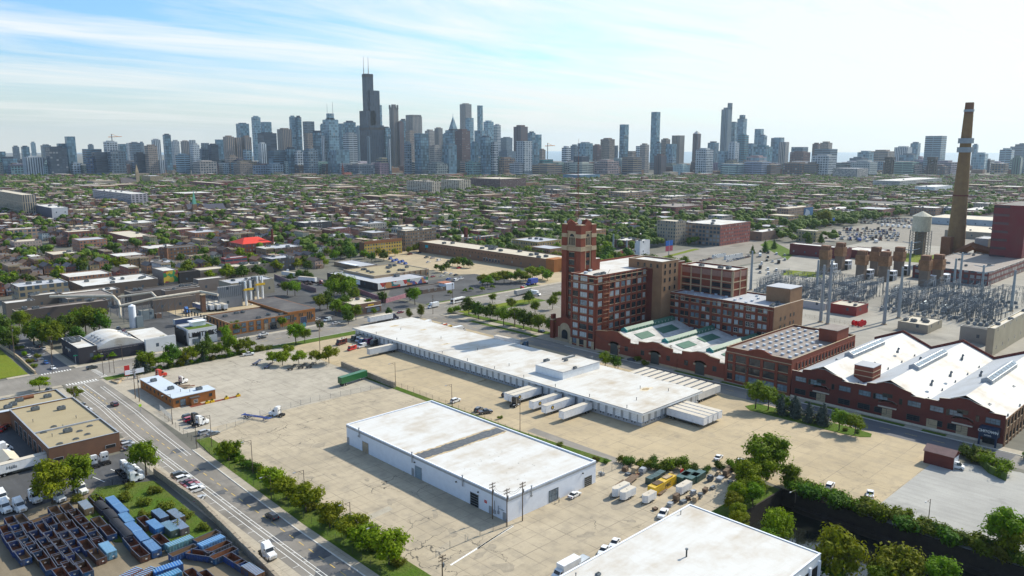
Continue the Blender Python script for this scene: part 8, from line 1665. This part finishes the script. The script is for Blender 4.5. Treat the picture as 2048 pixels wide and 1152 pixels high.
 # poles
def monopole(px,py,ty,l,arms=0):
 x,y=W(px,py);z=zAt(x,y,ty);t=thing('steel_pole',l,'pole',(x,y),group='steel transmission poles');b=MB();b.cyl((0,0,0),(0,0,z),1.0,.62,10);b.build('shaft',[M['steel_blue']],t);b=MB();b.cyl((0,0,0),(0,0,.5),1.5,1.5,10);b.build('base',[M['stone']],t)
 if arms:
  b=MB()
  for k in range(arms):
   for s in(-1,1):b.cyl((0,0,z*(.93-.2*k)),(s*5,s*-5,z*(.93-.2*k)+1.5),.4,.2,6)
  b.build('cross_arm',[M['steel_blue']],t)
for px,py,ty,l,a in((1501,580,502,'steel pole behind the six storey wing',0),(1632,597,520,'pale steel pole with collars behind the white shed',0),(1641,644,530,'steel pole beside the white shed',0),(1655,648,521,'steel pole between the white and red sheds',0),(1768,649,540,'thick steel pole in front of the transformers',0),(1797,636,534,'steel pole with the thick one, right by the beige shed',0),(1817,552,482,'steel pole beside the silo',2),(1906,585,517,'slim steel pole before the turbine hall',0),(1918,578,505,'steel pole with arms before the turbine hall',1),(1962,590,530,'pale steel pole with two pairs of arms',2),(2022,622,540,'steel pole near the picture edge',0),(1226,517,468,'steel pole among trees behind the loft roof',0),(1253,512,480,'short steel pole beside the billboard trees',0)):monopole(px,py,ty,l.replace('right by','by'),a)
def pole(kind,px,py,ty,l=None):
 x,y=W(px,py);z=max(4,zAt(x,y,ty));t=thing({'lamp':'street_lamp','wood':'utility_pole'}[kind],l or 'x','street lamp' if kind=='lamp' else 'utility pole',(x,y));b=MB();b.cyl((0,0,0),(0,0,z),.17 if kind=='wood' else .13,.12 if kind=='wood' else .08,7);b.build('post',[M['timber']if kind=='wood' else M['post_brown']],t)
 if kind=='lamp':b=MB();b.cyl((0,0,z-.1),(-2.6,.3,z-.1),.06,.06,5);b.cyl((0,0,z-1.3),(-1.4,.2,z-.1),.05,.05,5);am=b.build('arm',[M['post_brown']],t);b=MB();b.box(-3.1,-2.3,.15,.45,z-.22,z-.02);b.build('lamp_head',[M['grey_trim']],am)
 else:
  b=MB()
  for dz in(.4,1.3):b.box(-1.1,1.1,-.08,.08,z-dz-.12,z-dz);[b.cyl((q,0,z-dz),(q,0,z-dz+.25),.06,.06,5)for q in(-1,-.5,.5,1)]
  b.build('cross_arm',[M['timber']],t);b=MB();b.cyl((.35,.1,z-3.2),(.35,.1,z-2.2),.28,.28,8);b.build('transformer',[M['galv']],t)
 if not l:auto(t,{'lamp':'brown street lamp with a side arm','wood':'wooden utility pole'}[kind],'street lamp' if kind=='lamp' else 'utility pole','street lamps' if kind=='lamp' else 'utility poles',(x,y))
 return(x,y,z)
M['post_brown']=plain('brown_lamp_post',(.10,.075,.055),.6)
for px,py,ty in((506,947,880),(611,1020,940),(702,1069,1004),(424,895,830),(345,848,788),(394,898,852),(791,768,725),(904,815,768),(1040,866,806),(207,750,700),(220,745,705),(245,720,688),(229,746,716),(106,745,705),(543,1000,950),(757,1100,1050),(1857,1040,998),(1590,1005,985)):pole('lamp',px,py,ty)
UP=[pole('wood',*q)for q in((985,1038,965),(1014,1053,977),(1045,1042,964),(885,1160,1110),(271,797,738),(279,803,750),(150,815,776),(1029,655,620),(1236,737,690),(1340,732,690),(1490,775,730),(1740,822,775),(1902,865,818),(1166,688,645),(104,715,672),(30,720,650),(640,700,640),(866,628,590),(905,610,560),(770,610,566),(1010,938,900))]
b=MB()
for i,j in((0,1),(1,2),(4,5),(7,13),(13,8),(8,9),(9,10),(10,11),(11,12)):
 p,q=Vector(UP[i]),Vector(UP[j])
 for o in(-.8,.8):
  pts=[p.lerp(q,k/8)+Vector((o*.6,o*.6,-.5-1.6*(1-(k/4-1)**2)))for k in range(9)];b.path([tuple(v)for v in pts],.035,4)
tag(b.build('overhead_wire',[M['black']]),'thin black overhead wires strung between the wooden poles','wire',kind='stuff')
# fences and walls
def fence(name,label,pts,h=2.1,step=4.,mat='galv',rails=6):
 a=W(*pts[0]);t=thing(name,label,'fence',a);b=MB();r=MB();q=[W(*p)for p in pts]
 for(ax,ay),(cx_,cy_)in zip(q,q[1:]):
  L=math.hypot(cx_-ax,cy_-ay);n=max(1,int(L/step))
  for k in range(n+1):x,y=ax+(cx_-ax)*k/n,ay+(cy_-ay)*k/n;b.cyl((x,y,0),(x,y,h+.1),.05,.05,5)
  for k in range(rails):z=h*(k+.6)/rails;r.cyl((ax,ay,z),(cx_,cy_,z),.018,.018,4)
 pt(b,'post',[M[mat]],t);pt(r,'wire',[M[mat]],t)
fence('wire_fence','chain fence along the edge between the truck lot and the tan yard',[(400,882),(520,832),(640,800),(780,774)]);fence('wire_fence','fence running beside the warehouse down to the storage yard',[(792,772),(905,815),(1040,872),(1190,925)],mat='frame_dark');fence('wire_fence','gate fence closing the yard by the wooden poles',[(872,1115),(900,1097),(960,1072),(1012,1053)]);fence('wire_fence','fence above the grass strip behind the street trees',[(330,838),(400,895),(470,945),(640,1060),(800,1180)],mat='frame_dark',rails=4);fence('wire_fence','short gate fence at the corner of the white warehouse',[(1190,958),(1240,935)],mat='frame_dark');fence('wire_fence','dark fence between the depot yard and the weeds',[(168,1000),(225,970),(300,945)],mat='frame_dark');fence('wire_fence','white slatted gate beside the brick office',[(320,820),(345,842)],mat='frame_white',step=.5)
fence('wire_fence','fence at the front of the switchyard',[(1610,634),(1700,650)],mat='timber',step=3.)
def wall(label,pts,h,w,m,cap=None):
 q=[W(*p)if p[0]>-900 else p[1:]for p in pts];t=thing('boundary_wall',label,'wall',q[0]);b=MB()
 for(ax,ay),(cx_,cy_)in zip(q,q[1:]):
  L=math.hypot(cx_-ax,cy_-ay);nx,ny=-(cy_-ay)/L*w,(cx_-ax)/L*w;n=max(1,int(L/3.2))
  for k in range(n):f0,f1=k/n,(k+.97)/n;hh=h*RG.uniform(.94,1.06);p=lambda f,s:(ax+(cx_-ax)*f+nx*s,ay+(cy_-ay)*f+ny*s);b.prism([p(f0,-1),p(f1,-1),p(f1,1),p(f0,1)],-.1,hh)
 pt(b,'masonry',[m],t)
M['rubble']=plain('rubble_stone',(.30,.25,.185),.95,var=.4,sc=1.2)
wall('weathered stone wall between the skip yard and the main road',[(310,948),(400,1012),(470,1082),(520,1132),(560,1172)],2.1,.45,M['rubble']);wall('stone retaining wall behind the green container',[(684,733),(790,776)],2.4,.5,M['rubble']);wall('pale capped wall edging the meadow lot',[(-5,690),(35,716),(71,749)],1.5,.3,M['stone']);wall('ivy green fence wall beside the brown shed',[(1950,918),(1978,946),(2012,962)],2.6,.3,M['leaf_dusky']if 0 else plain('ivy_green',(.07,.11,.02),.9,var=.5));wall('stone planter kerb around the empty sign bed at the corner',[(222,763),(248,757),(236,768),(222,763)],.7,.2,M['stone'])
for px,py,s,l in((1530,505,1.1,'dark conifer before the switch house, first'),(1548,498,1.,'dark conifer before the switch house, second'),(1505,508,.8,'small dark conifer nearest the loft wing'),(1618,488,1.15,'dark conifer behind the switch house corner'),(1642,486,1.2,'tall dark conifer behind the switch house')):tree('dcone',*W(px,py),s,label=l)
# signs
def sign(label,px,py,ty,w,h,mat,text=None,n=1,face='S',tc='frame_white',size=.8):
 x,y=W(px,py);z=zAt(x,y,ty);t=thing('sign',label,'sign',(x,y));b=MB();b.cyl((0,0,0),(0,0,z),.12 if w<4 else .4,.12 if w<4 else .4,7);b.build('post',[M['grey_trim']],t)
 for k in range(n):b=MB();b.box(-w/2,w/2,-.3,-.15,z-h*(k+1)-k*.3,z-h*k-k*.3);b.build('panel',[mat[k]],t)
 if text:lettering(text,size,x,y-.32,z-h/2,'S',M[tc],t,ext=.02)
pb,ps=plain('sign_blue',(.02,.12,.42),.4),plain('sign_pink',(.35,.06,.10),.4)
sign('double billboard with blue and pink panels by the avenue trees',1337,521,481,11,4.6,[pb,ps],n=2);sign('blue billboard under the bright green tree',1664,452,436,13,7,[pb]);sign('red pylon sign at the corner of the truck lot',255,757,731,2.2,4.5,[M['red']]);sign('white panel sign beside the red pylon',270,757,738,8,2.,[M['white_wall']]);sign('yellow-green school crossing sign on the pavement',281,824,808,1.,1.,[plain('sign_lime',(.45,.72,.02),.4)]);sign('small white billboard by the loft trees',1247,513,500,12,6,[ps]);sign('blue sign panel beside the orange depot entrance',609,655,645,1.6,2.6,[plain('sign_cyan',(.05,.25,.36),.4)]);sign('red letter sign in the storage yard hedge',1362,952,938,1.6,1.8,[M['red']]);sign('green street name sign by the black shop',152,729,710,1.8,.5,[plain('sign_green',(.01,.28,.14),.4)])
# a person at the warehouse door
me=D.meshes.new('person');J=[((0,0,.95),.15),((0,0,1.2),.15),((0,0,1.42),.17),((0,0,1.52),.06),((0,-.01,1.66),.105),((0,0,1.76),.07),((.1,0,.9),.09),((.11,-.05,.5),.065),((.12,0,.08),.05),((.12,-.16,.03),.04),((-.1,0,.9),.09),((-.11,.05,.5),.065),((-.12,.1,.08),.05),((-.12,-.05,.03),.04),((.2,0,1.4),.06),((.27,.03,1.12),.045),((.25,-.12,.9),.035),((-.2,0,1.4),.06),((-.27,.03,1.12),.045),((-.25,-.1,.9),.035)]
me.from_pydata([j[0]for j in J],[(0,1),(1,2),(2,3),(3,4),(4,5),(0,6),(6,7),(7,8),(8,9),(0,10),(10,11),(11,12),(12,13),(2,14),(14,15),(15,16),(2,17),(17,18),(18,19)],[])
o=ob('person',me);sm_=o.modifiers.new('skin','SKIN');sk=me.skin_vertices.new()if not me.skin_vertices else me.skin_vertices[0]
for v,j in zip(me.skin_vertices[0].data,J):v.radius=(j[1],j[1])
me.skin_vertices[0].data[0].use_root=True;o.modifiers.new('sub','SUBSURF').render_levels=2;dg=bpy.context.evaluated_depsgraph_get();m2=D.meshes.new_from_object(o.evaluated_get(dg));D.objects.remove(o)
t_=NT('clothing');z=t_.sep(t_.obj())[2];c=t_.mix(t_.math('GREATER_THAN',z,.92),(.02,.022,.03),(.55,.40,.05));c=t_.mix(t_.math('GREATER_THAN',z,1.47),c,(.35,.2,.13));c=t_.mix(t_.math('GREATER_THAN',z,1.68),c,(.03,.02,.015));m2.materials.clear();m2.materials.append(t_.done(c,.8));m2.name='person'
x,y=W(1118,1005);tag(ob('person',m2,None,(x,y,0),.6),'person in a yellow top standing by the glass warehouse doors','person')
# yellow container's pallets and mark
x,y=W(1324,978);t=thing('pallet','stack of brown boards on the yellow container','pallet',(x-2.6,y-.2,2.78));b=MB();[b.box(-1.6,1.6,-1+k*.42,-.7+k*.42,.1,.2)for k in range(5)];b.box(-1.6,-1.4,-1,1,0,.1);b.box(1.4,1.6,-1,1,0,.1);b.build('board',[M['timber']],t);t=thing('pallet','pale wooden tray on the far end of the yellow container','pallet',(x+3,y+.3,2.78));b=MB();b.box(-1.5,1.5,-.9,.9,0,.15);b.box(-1.5,1.5,-.9,-.8,.15,.4);b.box(-1.5,1.5,.8,.9,.15,.4);b.build('board',[M['orange']if 0 else M['stone']],t)
for k in D.objects:
 if k.name.startswith('shipping_container')and 'yellow' in k.get('label',''):o=lettering('MSC',1.6,0,0,0,'S',M['black']);o.parent=k;o.location=(-1.4,1.285,1.3);o.rotation_euler=(PI/2,0,PI)
for k in D.objects:
 if k.get('label')=='white trailer with black script lettering docked at the depot':HALLS.parent=k;HALLS.location=(5,-1.31,2.6)
RC2=random.Random(17);CL=[('steel_crate','galv'),('concrete_block','stone'),('timber_stack','timber'),('equipment_box','grey_trim')]
for px,py,s in((1340,1012,1.),(1352,1003,1.1),(1366,1006,1.),(1376,1000,.8),(1390,1003,1.),(1400,996,.9),(1386,990,.8),(1410,985,1.),(1425,978,.9),(1440,960,1.3),(1452,952,1.4),(1436,950,1.),(1470,955,1.2),(1478,962,1.),(1460,966,.8),(1420,962,.9),(1405,952,.8),(1342,950,.7),(1285,948,1.2),(1270,945,1.4),(1256,950,1.),(1250,942,1.1),(1310,1020,.8),(1330,1026,.8),(1460,940,1.1),(1200,950,.5),(1206,951,.5)):
 n,m=RC2.choice(CL);x,y=W(px,py);t=thing(n,'x','crate',(x,y),RC2.uniform(-.3,.3));b=MB();k=RC2.randrange(2,5);z=0
 for i in range(k):w,d,h=RC2.uniform(1.1,2.2)*s,RC2.uniform(.8,1.5)*s,RC2.uniform(.2,.55)*s;b.box(-w/2,w/2,-d/2,d/2,z,z+h);b.box(-w/2-.05,-w/2+.1,-d/2-.05,d/2+.05,z,z+h+.06);b.box(w/2-.1,w/2+.05,-d/2-.05,d/2+.05,z,z+h+.06);z+=h+.07
 b.build('stack',[M[m]],t);auto(t,{'steel_crate':'stack of grey steel crates','concrete_block':'stack of pale concrete blocks','timber_stack':'stack of brown timber','equipment_box':'pile of dark grey boxes'}[n]+' in the storage yard','crate','stacked goods in the storage yard')
LANDM.extend([(*W(1324,978),'the yellow container'),(*W(1382,962),'the green storage boxes'),(*W(1535,985),'the tall canal tree'),(*W(60,1060),'the open skips')])
for o in list(D.objects):
 if 'round crest' in o.get('label',''):
  b=MB();b.cyl((12.6,1.28,2.75),(12.6,1.31,2.75),.8,.8,14,0);b.cyl((12.6,1.31,2.75),(12.6,1.325,2.75),.5,.5,8,1);b.box(10.9,12.2,1.28,1.3,1.65,1.8,0);b.build('crest',[M['black'],M['paint_y']],o)
for q in TP.values():
 for src in q:discard(src)
for o in list(D.objects):
 if o.name.split('.')[0]=='rooftop_unit' and o.parent:
  for r in o.parent.children:
   if r.name.split('.')[0]=='roof':o.location-=r.location;o.parent=r;break
   # ---------------------------------------------------------------- the air
hm=D.materials.new('haze_air');hm.use_nodes=True;ht=hm.node_tree
ht.nodes.remove(ht.nodes['Principled BSDF']);pv=ht.nodes.new('ShaderNodeVolumePrincipled')
pv.inputs['Color'].default_value=(.70,.86,1.,1);pv.inputs['Density'].default_value=HAZE;pv.inputs['Anisotropy'].default_value=.35
ht.links.new(pv.outputs[0],ht.nodes['Material Output'].inputs['Volume'])
if HAZE:tag(MB().box(-22000,22000,-22000,22000,-8,620).build('haze',hm),kind='stuff')
LANDM+=[(x,y,n)for(x,y),n in[((309,269),'the brick tower'),((241,256),'the freight terminal'),((155,183),'the painted warehouse'),((114,320),'the orange brick office'),((67,296),'the gravel roofed depot'),((110,420),'the black painted shop')]]
ORD=['','second ','third ','fourth ','fifth ','sixth ','seventh ','eighth ','ninth ','tenth ','eleventh ','twelfth ','thirteenth ','fourteenth ','fifteenth ']
def ordw(n):
 if n>99:return 'number %d '%n
 if n<=15:return ORD[n-1]
 if n<20:return('sixteenth ','seventeenth ','eighteenth ','nineteenth ')[n-16]
 T=('twent','thirt','fort','fift','sixt','sevent','eight','ninet')[n//10-2]
 return T+'ieth ' if n%10==0 else T+'y-'+('first ' if n%10==1 else ORD[n%10-1])
def finish_labels():
 by={}
 for o,d,xy in AUTO:by.setdefault(d,[]).append((o,xy))
 for d,L in by.items():
  if len(L)==1 and len(d.split())>4:continue
  zones={}
  for o,xy in L:
   lm=min(LANDM,key=lambda l:(l[0]-xy[0])**2+(l[1]-xy[1])**2);zones.setdefault(lm,[]).append(((lm[0]-xy[0])**2+(lm[1]-xy[1])**2,o.name,o))
  for lm,q in zones.items():
   q.sort(key=lambda e:e[:2])
   for k,(_,_,o)in enumerate(q):o['label']=('%s, %snearest to %s'%(d,ordw(k+1),lm[2]))
finish_labels()
